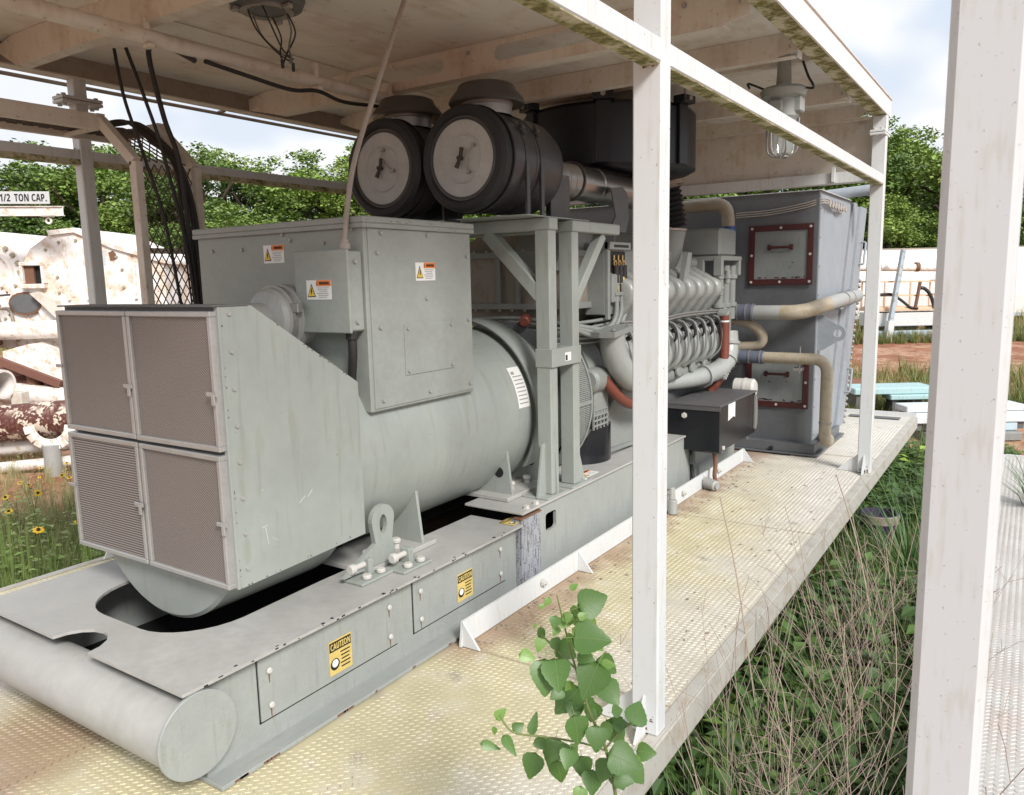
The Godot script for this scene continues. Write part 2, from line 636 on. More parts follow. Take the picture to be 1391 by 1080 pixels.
	var t_rough := tex(func(i: int) -> Color:
		var v := 0.62 + 0.5 * (noise_a[i] / 255.0) * (noise_b[i] / 255.0) + 0.12 * streaks[i] / 255.0
		return Color(v, v, v))
	for nm in ["grey", "grey_clean", "skid_top", "skid_side", "white", "white_plain", "radiator", "radiator_side_lit", "engine_light", "cleaner"]:
		M[nm].roughness_texture = t_rough
		M[nm].roughness_texture_channel = BaseMaterial3D.TEXTURE_CHANNEL_GREEN
		M[nm].roughness = minf(1.0, M[nm].roughness * 1.35)
	for nm in ["grey_engine", "skid_side", "beige", "rust", "rusty_white", "rusty_white_fine", "peeling"]:
		bumpy(M[nm], t_fine, 0.08)
	for q in [["media", t_media, 6.5], ["media_rows", t_media_rows, 6.0]]:
		var f := mk(q[0], 0.52, 0.495, 0.48, 0.7, 0.15, q[1], q[2])
		bumpy(f, q[1], 0.25)
	var perf := mk("perforated", 0.27, 0.285, 0.27, 0.6)
	perf.albedo_texture = t_holes
	perf.transparency = BaseMaterial3D.TRANSPARENCY_ALPHA_SCISSOR
	perf.alpha_scissor_threshold = 0.5
	var dk := mk("deck", 1, 1, 1, 0.5)
	dk.vertex_color_use_as_albedo = true
	bumpy(dk, t_fine, 0.04)
	dk.uv1_triplanar = true
	dk.uv1_scale = Vector3.ONE * 3.0
	var lf := mk("leafy", 1, 1, 1, 0.55)
	lf.vertex_color_use_as_albedo = true
	lf.backlight_enabled = true
	lf.backlight = lin(0.1, 0.15, 0.03)
	var gl := mk("glass", 0.8, 0.85, 0.85, 0.05)
	gl.transparency = BaseMaterial3D.TRANSPARENCY_ALPHA
	gl.albedo_color = Color(0.85, 0.9, 0.9, 0.25)
	var sap := mk("sapling_leaf", 0.07, 0.15, 0.03, 0.42)
	sap.backlight_enabled = true
	sap.backlight = lin(0.06, 0.12, 0.015)
	var sapl := mk("sapling_leaf_young", 0.15, 0.27, 0.055, 0.4)
	sapl.backlight_enabled = true
	sapl.backlight = lin(0.12, 0.2, 0.02)
	var sl := mk("seedling_leaf", 0.26, 0.38, 0.06, 0.5)
	sl.backlight_enabled = true
	sl.backlight = lin(0.12, 0.2, 0.02)
	var lb := mk("long_blade", 0.055, 0.12, 0.032, 0.45)
	lb.backlight_enabled = true
	lb.backlight = lin(0.04, 0.08, 0.015)
	mk("cap_grey", 0.52, 0.535, 0.52, 0.45, 0.0, t_dull, 2.0)
	mk("leaf_vein", 0.2, 0.29, 0.1, 0.5)
	mk("green_stem", 0.17, 0.21, 0.07, 0.6)

func sky_image() -> ImageTexture:
	var w := 1024
	var h := 512
	var f := FastNoiseLite.new()
	f.seed = 5
	f.frequency = 1.0
	f.fractal_octaves = 5
	var im := Image.create(w, h, false, Image.FORMAT_RGBF)
	for y in h:
		var el := (0.5 - (y + 0.5) / h) * PI
		for x in w:
			var az := (x + 0.5) / w * TAU
			var d := Vector3(cos(el) * sin(az), sin(el), cos(el) * cos(az))
			var c := Color(0.2, 0.19, 0.16)
			if d.y > 0.0:
				# a sheet of bright cloud seen from below, with a few thin blue gaps
				var p := Vector2(d.x, d.z) / (d.y + 0.22)
				var n := f.get_noise_3d(p.x * 0.9, p.y * 0.9, 3.0) + 0.45 * f.get_noise_3d(p.x * 2.6, p.y * 1.9, 9.0)
				var cover := smoothstep(-0.32, 0.12, n)
				var blue := Color(0.57, 0.68, 0.86).lerp(Color(0.78, 0.84, 0.91), pow(1.0 - d.y, 3.0))
				var cloud := Color(0.86, 0.89, 0.93).lerp(Color(1.02, 1.02, 1.02), smoothstep(-0.2, 0.4, f.get_noise_3d(p.x * 1.7, p.y * 1.7, 20.0)))
				c = blue.lerp(cloud, cover)
				c = c.lerp(Color(0.93, 0.94, 0.95), 0.6 * pow(1.0 - d.y, 8.0))
			im.set_pixel(x, y, c)
	return ImageTexture.create_from_image(im)

func _ready() -> void:
	rng.seed = 20240
	var cam := Camera3D.new()
	cam.name = "camera"
	cam.position = Vector3(0, 1.7, 0)
	cam.rotation_order = EULER_ORDER_YXZ
	cam.rotation_degrees = Vector3(-8.584, 33.623, -1.238)
	cam.fov = 53.83
	cam.near = 0.05
	cam.far = 900.0
	var lens := CameraAttributesPhysical.new()
	lens.frustum_focal_length = 23.64
	lens.frustum_focus_distance = 4.6
	lens.exposure_aperture = 16.0
	lens.frustum_near = 0.05
	lens.frustum_far = 900.0
	cam.attributes = lens
	add_child(cam)
	var we := WorldEnvironment.new()
	we.name = "environment"
	var env := Environment.new()
	env.background_mode = Environment.BG_SKY
	var sm := PanoramaSkyMaterial.new()
	sm.panorama = sky_image()
	sm.energy_multiplier = 1.0
	var sk := Sky.new()
	sk.sky_material = sm
	env.sky = sk
	env.background_energy_multiplier = SKY_ENERGY
	env.tonemap_mode = Environment.TONE_MAPPER_LINEAR
	env.tonemap_exposure = EXPOSURE
	env.sdfgi_enabled = true
	env.ssao_enabled = true
	env.ssil_enabled = true
	we.environment = env
	add_child(we)
	var sun := DirectionalLight3D.new()
	sun.name = "sun"
	sun.light_energy = SUN_ENERGY
	sun.light_color = Color(1.0, 0.985, 0.965)
	sun.light_angular_distance = SUN_ANGLE
	sun.shadow_enabled = true
	sun.rotation_degrees = Vector3(-SUN_HEIGHT, SUN_TURN, 0)
	add_child(sun)
	materials()
	ground()
	platform()
	shelter_roof()
	neighbour_platform()
	trees()
	generator_skid()
	alternator()
	intake_housing()
	control_box()
	air_cleaners()
	engine()
	radiator()
	battery_box()
	silencer()
	lamps_and_cables()
	left_yard()
	right_yard()
	weeds()
	sapling()

const SKY_ENERGY := 0.76
const EXPOSURE := 1.42
const SUN_ENERGY := 1.0
const SUN_ANGLE := 16.0
const SUN_HEIGHT := 38.0
const SUN_TURN := 60.0

# ---------------------------------------------------------------- setting
func ground() -> void:
	var s := mb()
	s.set_smooth_group(1)
	var f := FastNoiseLite.new()
	f.seed = 3
	f.frequency = 0.25
	var step := 2.0
	var hgt := func(x: float, z: float) -> float:
		return -0.62 + 0.05 * f.get_noise_2d(x, z)
	for ix in range(-45, 25):
		for iz in range(-45, 15):
			var x0 := ix * step
			var z0 := iz * step
			var a := Vector3(x0, hgt.call(x0, z0), z0)
			var b := Vector3(x0 + step, hgt.call(x0 + step, z0), z0)
			var c := Vector3(x0 + step, hgt.call(x0 + step, z0 + step), z0 + step)
			var d := Vector3(x0, hgt.call(x0, z0 + step), z0 + step)
			quad(s, a, d, c, b)
	struct(obj("ground", s, M.dirt))
	var far_ground := mb()
	box(far_ground, Vector3(0, -0.95, 0), Vector3(700, 0.2, 700))
	struct(obj("terrain", far_ground, M.dirt))

# ---------------------------------------------------------------- the steel platform and its canopy
const PX0 := -4.86   # left edge
const PX1 := -1.04   # right edge
const PZ0 := 0.55    # end behind the camera
const PZ1 := -10.12
var shelter: Node3D

func lug_mesh() -> ArrayMesh:
	var s := mb()
	s.set_smooth_group(-1)
	var l := 0.0122
	var w := 0.0038
	var h := 0.0021
	var a := Vector3(-l, 0, 0)
	var b := Vector3(l, 0, 0)
	var t0 := Vector3(-l * 0.45, h, 0)
	var t1 := Vector3(l * 0.45, h, 0)
	var p := Vector3(0, 0, w)
	var q := Vector3(0, 0, -w)
	tri(s, a, p, t0)
	tri(s, p, t1, t0)
	tri(s, p, b, t1)
	tri(s, b, q, t1)
	tri(s, q, t0, t1)
	tri(s, q, a, t0)
	return done(s, M.deck)

var deck_noise := FastNoiseLite.new()

func deck_colour(x: float, z: float) -> Color:
	deck_noise.seed = 8
	deck_noise.fractal_octaves = 4
	deck_noise.frequency = 0.6
	var n := deck_noise.get_noise_2d(x * 2.0, z * 2.0)
	var n2 := deck_noise.get_noise_2d(x * 9.0 + 40.0, z * 9.0)
	var c := Color(0.515, 0.465, 0.305)
	var pale := Color(0.56, 0.53, 0.475)
	var brown := Color(0.27, 0.165, 0.11)
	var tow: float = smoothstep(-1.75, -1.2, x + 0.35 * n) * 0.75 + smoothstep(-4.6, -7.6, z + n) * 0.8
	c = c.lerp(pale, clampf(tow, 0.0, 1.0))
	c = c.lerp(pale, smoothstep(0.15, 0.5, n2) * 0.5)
	# rust washed out along the foot of the white bar and in front of the skid
	var rim: float = smoothstep(-1.86, -2.12, x + 0.16 * n + 0.1 * n2) * smoothstep(-2.5, -2.8, z)
	c = c.lerp(brown, 0.75 * rim)
	if x < -2.15 and z > -1.9:
		var away := -2.6 - x
		var band: float = smoothstep(0.0, 0.35, away + 0.3 * n) * smoothstep(1.1, 0.55, away + 0.3 * n)
		c = c.lerp(brown, 0.7 * band)
		c = c.lerp(Color(0.58, 0.52, 0.48), smoothstep(0.75, 1.3, away + 0.3 * n))
		c = c.lerp(Color(0.22, 0.12, 0.08), 0.8 * smoothstep(0.03, 0.008, absf(x + 2.86 + 0.01 * n2)))
	c = c.lerp(Color(0.13, 0.1, 0.07), 0.5 * smoothstep(0.5, 0.66, n2 + 0.3 * n))
	c = c * (1.0 + 0.12 * n2)
	return c

func deck_sheet(x0: float, x1: float, z0: float, z1: float, step: float, f: Callable) -> SurfaceTool:
	var s := mb()
	s.set_smooth_group(-1)
	var nx := int(ceil((x1 - x0) / step))
	var nz := int(ceil((z0 - z1) / step))
	var cols := []
	for i in nx + 1:
		var line := []
		for k in nz + 1:
			line.append(f.call(x0 + (x1 - x0) * i / nx, z1 + (z0 - z1) * k / nz))
		cols.append(line)
	for i in nx:
		for k in nz:
			var xa := x0 + (x1 - x0) * i / nx
			var xb := x0 + (x1 - x0) * (i + 1) / nx
			var za := z1 + (z0 - z1) * k / nz
			var zb := z1 + (z0 - z1) * (k + 1) / nz
			var v := [[xa, za, cols[i][k]], [xb, zb, cols[i + 1][k + 1]], [xa, zb, cols[i][k + 1]], [xa, za, cols[i][k]], [xb, za, cols[i + 1][k]], [xb, zb, cols[i + 1][k + 1]]]
			for q in v:
				s.set_color(q[2])
				s.set_normal(Vector3.UP)
				s.add_vertex(Vector3(q[0], 0, q[1]))
	return s

func lugs(areas: Array, pitch: float, f: Callable, parent: Node) -> void:
	var where := []
	var cols := []
	for a in areas:
		var nx := int((a[1] - a[0]) / pitch)
		var nz := int((a[2] - a[3]) / pitch)
		for i in nx:
			for k in nz:
				for q in 2:
					var x: float = a[0] + (i + 0.25 + 0.5 * q) * pitch
					var z: float = a[3] + (k + 0.25 + 0.5 * q) * pitch
					var t := PI / 4 if q == 0 else -PI / 4
					var worn: float = clampf(1.0 + 0.9 * deck_noise.get_noise_2d(x * 4.0 + 9.0, z * 4.0) + rv(-0.2, 0.2), 0.25, 1.3)
					where.append(Transform3D(Basis(Vector3.UP, t + rv(-0.06, 0.06)).scaled(Vector3(1, worn, 1)), Vector3(x, 0.0, z)))
					cols.append((f.call(x, z) as Color) * rv(1.0, 1.14))
	stuff(scatter("tread_lugs", lug_mesh(), where, cols, parent))

func platform() -> void:
	shelter = thing("canopy_platform", "cream steel deck on the ground with white posts and a flat canopy over the generator", "shelter", Vector3(-2.95, -0.6, -4.8))
	var deck := obj("deck_plate", deck_sheet(PX0, PX1, PZ0, PZ1, 0.06, deck_colour), M.deck, shelter, false)
	lugs([[-2.15, PX1 - 0.01, 0.2, PZ1 + 0.6], [PX0 + 0.01, -2.15, 0.2, -1.75], [PX0 + 0.01, -3.62, -1.75, -7.4]], 0.029, deck_colour, shelter)
	var s := mb()
	span(s, Vector3(PX0 + 0.01, -0.012, PZ1 + 0.01), Vector3(PX1 - 0.01, -0.003, PZ0))
	obj("deck_underside", s, M.beige, shelter)
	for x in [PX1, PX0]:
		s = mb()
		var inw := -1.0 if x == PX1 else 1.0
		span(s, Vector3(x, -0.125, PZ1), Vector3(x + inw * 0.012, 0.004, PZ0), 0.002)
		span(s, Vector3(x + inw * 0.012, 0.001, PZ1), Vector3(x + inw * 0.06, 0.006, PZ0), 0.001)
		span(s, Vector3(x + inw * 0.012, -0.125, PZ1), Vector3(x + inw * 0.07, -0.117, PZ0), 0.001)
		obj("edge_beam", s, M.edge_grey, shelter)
	s = mb()
	span(s, Vector3(PX0 + 0.015, -0.12, PZ1 - 0.012), Vector3(PX1 - 0.015, 0.05, PZ1), 0.002)
	obj("end_beam", s, M.white, shelter)
	# weld beads between the deck plates
	for z in [-0.3, -2.75, -5.2, -7.65]:
		s = mb()
		tube(s, [Vector3(PX0 + 0.02, 0.0, z), Vector3(-3.67, 0.0, z)] if z < -1.3 else [Vector3(PX0 + 0.02, 0.0, z), Vector3(PX1 - 0.02, 0.0, z)], 0.005, 6)
		if z < -1.3:
			tube(s, [Vector3(-2.1, 0.0, z), Vector3(PX1 - 0.02, 0.0, z)], 0.005, 6)
		stuff(obj("weld_bead", s, M.pipe_tan, deck))
	# grit and dead leaves caught against the bar
	s = mb()
	for i in 260:
		var x := -2.1 + 0.16 * pow(rng.randf(), 2.0)
		if i > 180:
			x = rv(-2.0, -1.1)
		var c := Vector3(x, 0.006, rv(-2.8, -7.2))
		box(s, c, Vector3(rv(0.004, 0.02), 0.004, rv(0.003, 0.012)), 0.0, Basis(Vector3.UP, rv(0, 3)))
	stuff(obj("leaf_litter", s, M.rail_brown, shelter))
	# far right corner: a shallow framed recess
	s = mb()
	span(s, Vector3(-1.75, 0.008, -9.98), Vector3(-1.2, 0.012, -9.84))
	obj("recess", s, M.grey_dark, shelter)
	for z in [-1.6, -4.6, -7.6, -9.6]:
		s = mb()
		span(s, Vector3(PX0 + 0.1, -0.3, z - 0.06), Vector3(PX1 - 0.1, -0.013, z + 0.06))
		span(s, Vector3(PX0 + 0.3, -0.62, z - 0.1), Vector3(PX0 + 0.6, -0.3, z + 0.1))
		span(s, Vector3(PX1 - 0.9, -0.62, z - 0.1), Vector3(PX1 - 0.6, -0.3, z + 0.1))
		obj("cross_beam", s, M.grey_dark, shelter)
	# upright posts
	for q in [[-1.166, -1.06, -2.52, 1], [-1.166, -1.06, -7.05, 1], [-4.83, -4.753, -2.6, -1], [-4.83, -4.753, -7.05, -1]]:
		s = mb()
		span(s, Vector3(q[0], 0.006, q[2] - 0.077), Vector3(q[1], 2.93, q[2]), 0.006)
		var p := obj("post", s, M.white, shelter)
		# bolted flange near the top
		s = mb()
		var c := Vector3((q[0] + q[1]) * 0.5, 2.79, q[2] - 0.038)
		box(s, c + Vector3(0, -0.011, 0), Vector3(0.115, 0.018, 0.24), 0.002)
		box(s, c + Vector3(0, 0.011, 0), Vector3(0.115, 0.018, 0.24), 0.002)
		obj("flange_plate", s, M.white, p).position = Vector3()
		for k in [-1, 1]:
			for dx in [-0.025, 0.025]:
				bolt(c + Vector3(dx, 0.02, k * 0.095), Vector3.UP, 0.013, 0.014, M.bolt_white, p, "bolt")
				bolt(c + Vector3(dx, -0.02, k * 0.095), Vector3.DOWN, 0.013, 0.014, M.bolt_white, p, "bolt")
		# rust that has bled from the rail welds
		s = mb()
		for y in ([2.385, 2.465] if q[3] > 0 else [2.425, 2.51]):
			for i in 5:
				box(s, Vector3((q[0] + q[1]) * 0.5 + rv(-0.036, 0.036), y + rv(-0.004, 0.012), q[2] + 0.0006), Vector3(rv(0.004, 0.018), rv(0.003, 0.008), 0.001))
		for i in 9:
			box(s, Vector3((q[0] + q[1]) * 0.5 + rv(-0.03, 0.03), 0.02 + 0.05 * pow(rng.randf(), 2.0), q[2] + 0.0006), Vector3(rv(0.004, 0.014), rv(0.003, 0.02), 0.001))
		for i in 12:
			box(s, Vector3(q[1] + 0.0004, rv(0.2, 2.8), q[2] - rv(0.006, 0.07)), Vector3(0.0008, rv(0.002, 0.006), rv(0.001, 0.003)))
		stuff(obj("rust_specks", s, M.rust, p))
		# foot gussets
		s = mb()
		var zc: float = q[2] - 0.0385
		var inward: float = -q[3]
		var xi: float = q[0] if q[3] > 0 else q[1]
		prism(s, [Vector2(xi, 0.006), Vector2(xi + inward * 0.17, 0.006), Vector2(xi, 0.16)], zc - 0.005, zc + 0.005)
		prism(s, [Vector2(0, 0.006), Vector2(0.09, 0.006), Vector2(0, 0.16)], -0.005, 0.005, Transform3D(Basis(Vector3(0, 0, 1), Vector3.UP, Vector3(-1, 0, 0)), Vector3((q[0] + q[1]) * 0.5, 0, q[2])))
		obj("foot_gusset", s, M.white, p)
	# middle rails
	for q in [[-1.128, -1.062, 2.385, 2.465, -2.52], [-4.825, -4.757, 2.425, 2.51, -2.6]]:
		for r in [[PZ0, q[4]], [q[4] - 0.077, -7.05]]:
			s = mb()
			span(s, Vector3(q[0], q[2] + 0.006, r[1]), Vector3(q[1], q[3], r[0]), 0.004)
			var rail := obj("middle_rail", s, M.white, shelter)
			s = mb()
			span(s, Vector3(q[0], q[2], r[1] + 0.002), Vector3(q[1] - 0.004, q[2] + 0.007, r[0]), 0.002)
			if q[0] < -4:
				span(s, Vector3(q[1] - 0.001, q[2] + 0.002, r[1] + 0.002), Vector3(q[1] + 0.002, q[2] + 0.03, r[0]), 0.0005)
			obj("mossy_underside", s, M.moss, rail)
	# white bar welded to the deck beside the skid, with gussets and its bolts
	s = mb()
	prism(s, [Vector2(2.72, 0.005), Vector2(7.06, 0.005), Vector2(7.0, 0.125), Vector2(2.74, 0.125)], -0.006, 0.006, Transform3D(Basis(Vector3(0, 0, -1), Vector3.UP, Vector3(1, 0, 0)), Vector3(-2.13, 0, 0)))
	var toe := obj("toe_bar", s, M.white, shelter)
	for z in [-2.74, -3.86, -5.95, -7.0]:
		s = mb()
		prism(s, [Vector2(-2.123, 0.005), Vector2(-2.03, 0.005), Vector2(-2.05, 0.03), Vector2(-2.123, 0.125)], z - 0.005, z + 0.005)
		obj("gusset", s, M.white, toe)
	for z in [-3.45, -5.5, -6.3]:
		s = mb()
		cyl(s, Vector3(-2.122, 0.07, z), Vector3(-2.09, 0.07, z), 0.008, 10)
		hexbolt(s, Vector3(-2.118, 0.07, z), Vector3.RIGHT, 0.017, 0.014)
		obj("bolt", s, M.bolt_white, toe)

func shelter_roof() -> void:
	var zf := -0.45  # unseen front end of the roof, cut short to let more light in
	var zb := -7.22
	var s := mb()
	span(s, Vector3(-4.88, 3.03, zb), Vector3(-1.08, 3.04, zf))
	var sheet := obj("roof_sheet", s, M.ceiling, shelter)
	# seams between the sheets
	for x in [-3.75, -2.0]:
		s = mb()
		span(s, Vector3(x - 0.03, 3.024, zb + 0.1), Vector3(x + 0.03, 3.029, zf))
		obj("seam_strip", s, M.ceiling, sheet)
	# right edge rail: an angle with peeling paint outside and moss below
	s = mb()
	span(s, Vector3(-1.072, 2.93, zb), Vector3(-1.06, 3.06, zf), 0.002)
	var r := obj("roof_rail", s, M.peeling, shelter)
	s = mb()
	span(s, Vector3(-1.175, 2.93, zb), Vector3(-1.072, 2.938, zf), 0.001)
	obj("mossy_flange", s, M.moss, r)
	s = mb()
	span(s, Vector3(-1.1, 3.06, zb), Vector3(-1.05, 3.066, zf), 0.001)
	obj("top_lip", s, M.peeling, r)
	# left edge rail
	s = mb()
	span(s, Vector3(-4.84, 2.915, zb), Vector3(-4.828, 3.05, zf), 0.002)
	span(s, Vector3(-4.828, 2.915, zb), Vector3(-4.74, 2.923, zf), 0.001)
	var l := obj("roof_rail", s, M.beige, shelter)
	s = mb()
	span(s, Vector3(-4.752, 2.923, zb), Vector3(-4.74, 3.029, zf), 0.001)
	obj("inner_web", s, M.rail_brown, l)
	s = mb()
	tube(s, [Vector3(-4.9, 2.905, zf), Vector3(-4.9, 2.905, zb)], 0.012, 8)
	for z in [-0.6, -2.2, -3.7, -5.2, -6.7]:
		box(s, Vector3(-4.87, 2.915, z), Vector3(0.05, 0.012, 0.03))
	obj("gutter_rod", s, M.rail_brown, l)
	# cross beams: channels under the sheet
	for q in [[-0.6, 0.15], [-2.2, 0.16], [-4.72, 0.13], [-5.2, 0.05], [-6.15, 0.13], [-7.05, 0.1]]:
		var z: float = q[0]
		var d: float = q[1]
		s = mb()
		prism(s, [Vector2(-4.735, 3.0), Vector2(-4.735, 2.965), Vector2(-4.55, 3.028 - d), Vector2(-1.35, 3.028 - d), Vector2(-1.18, 3.028 - d * 0.8), Vector2(-1.18, 3.028), Vector2(-4.55, 3.028)], z - 0.006, z)
		span(s, Vector3(-4.55, 3.028 - d, z - 0.07), Vector3(-1.2, 3.034 - d, z - 0.006), 0.001)
		var b := obj("roof_beam", s, M.beige, shelter)
		if d > 0.1:
			s = mb()
			span(s, Vector3(-1.186, 3.02 - d, z - 0.075), Vector3(-1.176, 3.0, z + 0.006), 0.001)
			obj("end_plate", s, M.white, b)
	# the deep beam with two long slots in its web
	s = mb()
	var zb2 := -3.83
	var y0 := 2.86
	var y1 := 3.028
	var ym := 2.955
	var upper := [Vector2(-4.735, 3.0), Vector2(-4.735, ym)]
	var lower := [Vector2(-4.735, ym)]
	for sl in [[-3.75, -2.98], [-2.62, -1.78]]:
		var rr := 0.04
		var up := []
		var dn := []
		for k in 9:
			var a := PI - PI * 0.5 * k / 8.0
			up.append(Vector2(sl[0] + rr + rr * cos(a), ym + rr * sin(a)))
			dn.append(Vector2(sl[0] + rr + rr * cos(a), ym - rr * sin(a)))
		for k in 9:
			var a := PI * 0.5 - PI * 0.5 * k / 8.0
			up.append(Vector2(sl[1] - rr + rr * cos(a), ym + rr * sin(a)))
			dn.append(Vector2(sl[1] - rr + rr * cos(a), ym - rr * sin(a)))
		upper += up
		lower += dn
	upper += [Vector2(-1.18, ym), Vector2(-1.18, y1), Vector2(-4.55, y1)]
	lower += [Vector2(-1.18, ym), Vector2(-1.18, y0 + 0.03), Vector2(-1.35, y0), Vector2(-4.45, y0), Vector2(-4.735, ym - 0.03)]
	prism(s, upper, zb2 - 0.006, zb2)
	prism(s, lower, zb2 - 0.006, zb2)
	span(s, Vector3(-4.45, y0, zb2 - 0.09), Vector3(-1.3, y0 + 0.007, zb2 - 0.006), 0.001)
	var sb := obj("slotted_beam", s, M.beige, shelter)
	for x in [-2.8, -3.9, -1.5]:
		bolt(Vector3(x, 2.99, zb2), Vector3(0, 0, 1), 0.012, 0.008, M.bolt_grey, sb, "bolt")
	# conduit pipe hung below the beams on clips
	s = mb()
	tube(s, [Vector3(-3.36, 2.8, zf), Vector3(-3.42, 2.815, -3.95)], 0.036, 14)
	var pipe := obj("conduit_pipe", s, M.beige, shelter)
	for z in [-0.6, -2.2, -3.2, -3.8]:
		s = mb()
		box(s, Vector3(-3.385, 2.85 if z > -2.5 else 2.86, z), Vector3(0.03, 0.08, 0.03), 0.003)
		box(s, Vector3(-3.37, 2.765, z), Vector3(0.05, 0.02, 0.03), 0.003)
		obj("clip", s, M.beige, pipe)
	# sheet wall over the far end with bolted tabs
	s = mb()
	span(s, Vector3(-4.74, 2.5, -7.165), Vector3(-1.145, 2.93, -7.155))
	var wall := obj("end_panel", s, M.beige, shelter)
	s = mb()
	span(s, Vector3(-4.74, 2.43, -7.2), Vector3(-1.145, 2.52, -7.1), 0.004)
	obj("bottom_rail", s, M.white, wall)
	s = mb()
	span(s, Vector3(-4.74, 2.915, -7.15), Vector3(-1.15, 2.93, -7.07), 0.002)
	obj("top_angle", s, M.beige, wall)
	for x in [-1.27, -1.75, -2.35, -2.83]:
		for y in [2.87, 2.55]:
			s = mb()
			box(s, Vector3(x, y, -7.15), Vector3(0.07, 0.06, 0.01), 0.002)
			hexbolt(s, Vector3(x, y, -7.145), Vector3(0, 0, 1), 0.015, 0.014)
			obj("bolted_tab", s, M.beige, wall)
	s = mb()
	span(s, Vector3(-1.47, 2.44, -7.095), Vector3(-1.44, 2.56, -7.07), 0.003)
	obj("stub", s, M.white, wall)

func neighbour_platform() -> void:
	var t := thing("neighbouring_platform", "second pale pink chequered deck at the right edge with a big white post", "shelter", Vector3(0.9, -0.6, -4.0))
	var pinkish := func(x: float, z: float) -> Color:
		var n := deck_noise.get_noise_2d(x * 3.0 + 90.0, z * 3.0)
		return Color(0.45, 0.42, 0.395).lerp(Color(0.5, 0.485, 0.465), smoothstep(-0.2, 0.4, n)).lerp(Color(0.42, 0.3, 0.24), 0.5 * smoothstep(0.25, 0.5, n))
	obj("deck_plate", deck_sheet(-0.12, 2.4, 0.6, -8.4, 0.12, pinkish), M.deck, t, false)
	lugs([[-0.11, 0.85, -1.8, -8.3]], 0.029, pinkish, t)
	var s := mb()
	span(s, Vector3(-0.14, -0.14, -8.4), Vector3(-0.121, 0.004, 0.6), 0.002)
	span(s, Vector3(-0.12, -0.014, -8.39), Vector3(2.4, -0.004, 0.6))
	span(s, Vector3(-0.12, -0.13, -8.42), Vector3(2.4, 0.003, -8.401), 0.002)
	obj("edge_beam", s, M.white, t)
	s = mb()
	span(s, Vector3(-0.094, 0.002, -1.077), Vector3(-0.0175, 2.95, -1.0), 0.009)
	obj("post", s, M.white_plain, t)
	for z in [-1.4, -4.4, -7.6]:
		s = mb()
		span(s, Vector3(0.0, -0.62, z - 0.1), Vector3(0.3, -0.016, z + 0.1))
		span(s, Vector3(1.9, -0.62, z - 0.1), Vector3(2.2, -0.016, z + 0.1))
		obj("support_block", s, M.grey_dark, t)

# ---------------------------------------------------------------- stickers
func letters(am: ArrayMesh, text: String, wide: float, high: float, xf: Transform3D, mat: Material, depth := 0.0012) -> void:
	var tm := TextMesh.new()
	var f := SystemFont.new()
	f.font_names = PackedStringArray(["Droid Sans"])
	f.font_weight = 700
	tm.font = f
	tm.text = text
	tm.font_size = 48
	tm.pixel_size = 0.01
	tm.depth = 1.0
	var arr := tm.get_mesh_arrays()
	var v: PackedVector3Array = arr[Mesh.ARRAY_VERTEX]
	var n: PackedVector3Array = arr[Mesh.ARRAY_NORMAL]
	var box_ := tm.get_aabb()
	var mid := box_.get_center()
	var fit := Vector3(wide / box_.size.x, high / box_.size.y, depth)
	for i in v.size():
		v[i] = xf * ((v[i] - mid) * fit)
		n[i] = xf.basis * n[i]
	arr[Mesh.ARRAY_VERTEX] = v
	arr[Mesh.ARRAY_NORMAL] = n
	arr[Mesh.ARRAY_TANGENT] = null
	am.add_surface_from_arrays(Mesh.PRIMITIVE_TRIANGLES, arr)
	am.surface_set_material(am.get_surface_count() - 1, mat)

func add_surf(am: ArrayMesh, s: SurfaceTool, mat: Material) -> void:
	s.generate_normals()
	am.add_surface_from_arrays(Mesh.PRIMITIVE_TRIANGLES, s.commit_to_arrays())
	am.surface_set_material(am.get_surface_count() - 1, mat)

func plate_at(s: SurfaceTool, xf: Transform3D, c: Vector2, e: Vector2, z: float, th := 0.001) -> void:
	box(s, xf * Vector3(c.x, c.y, z + th * 0.5), Vector3(e.x, e.y, th), 0.0, xf.basis)

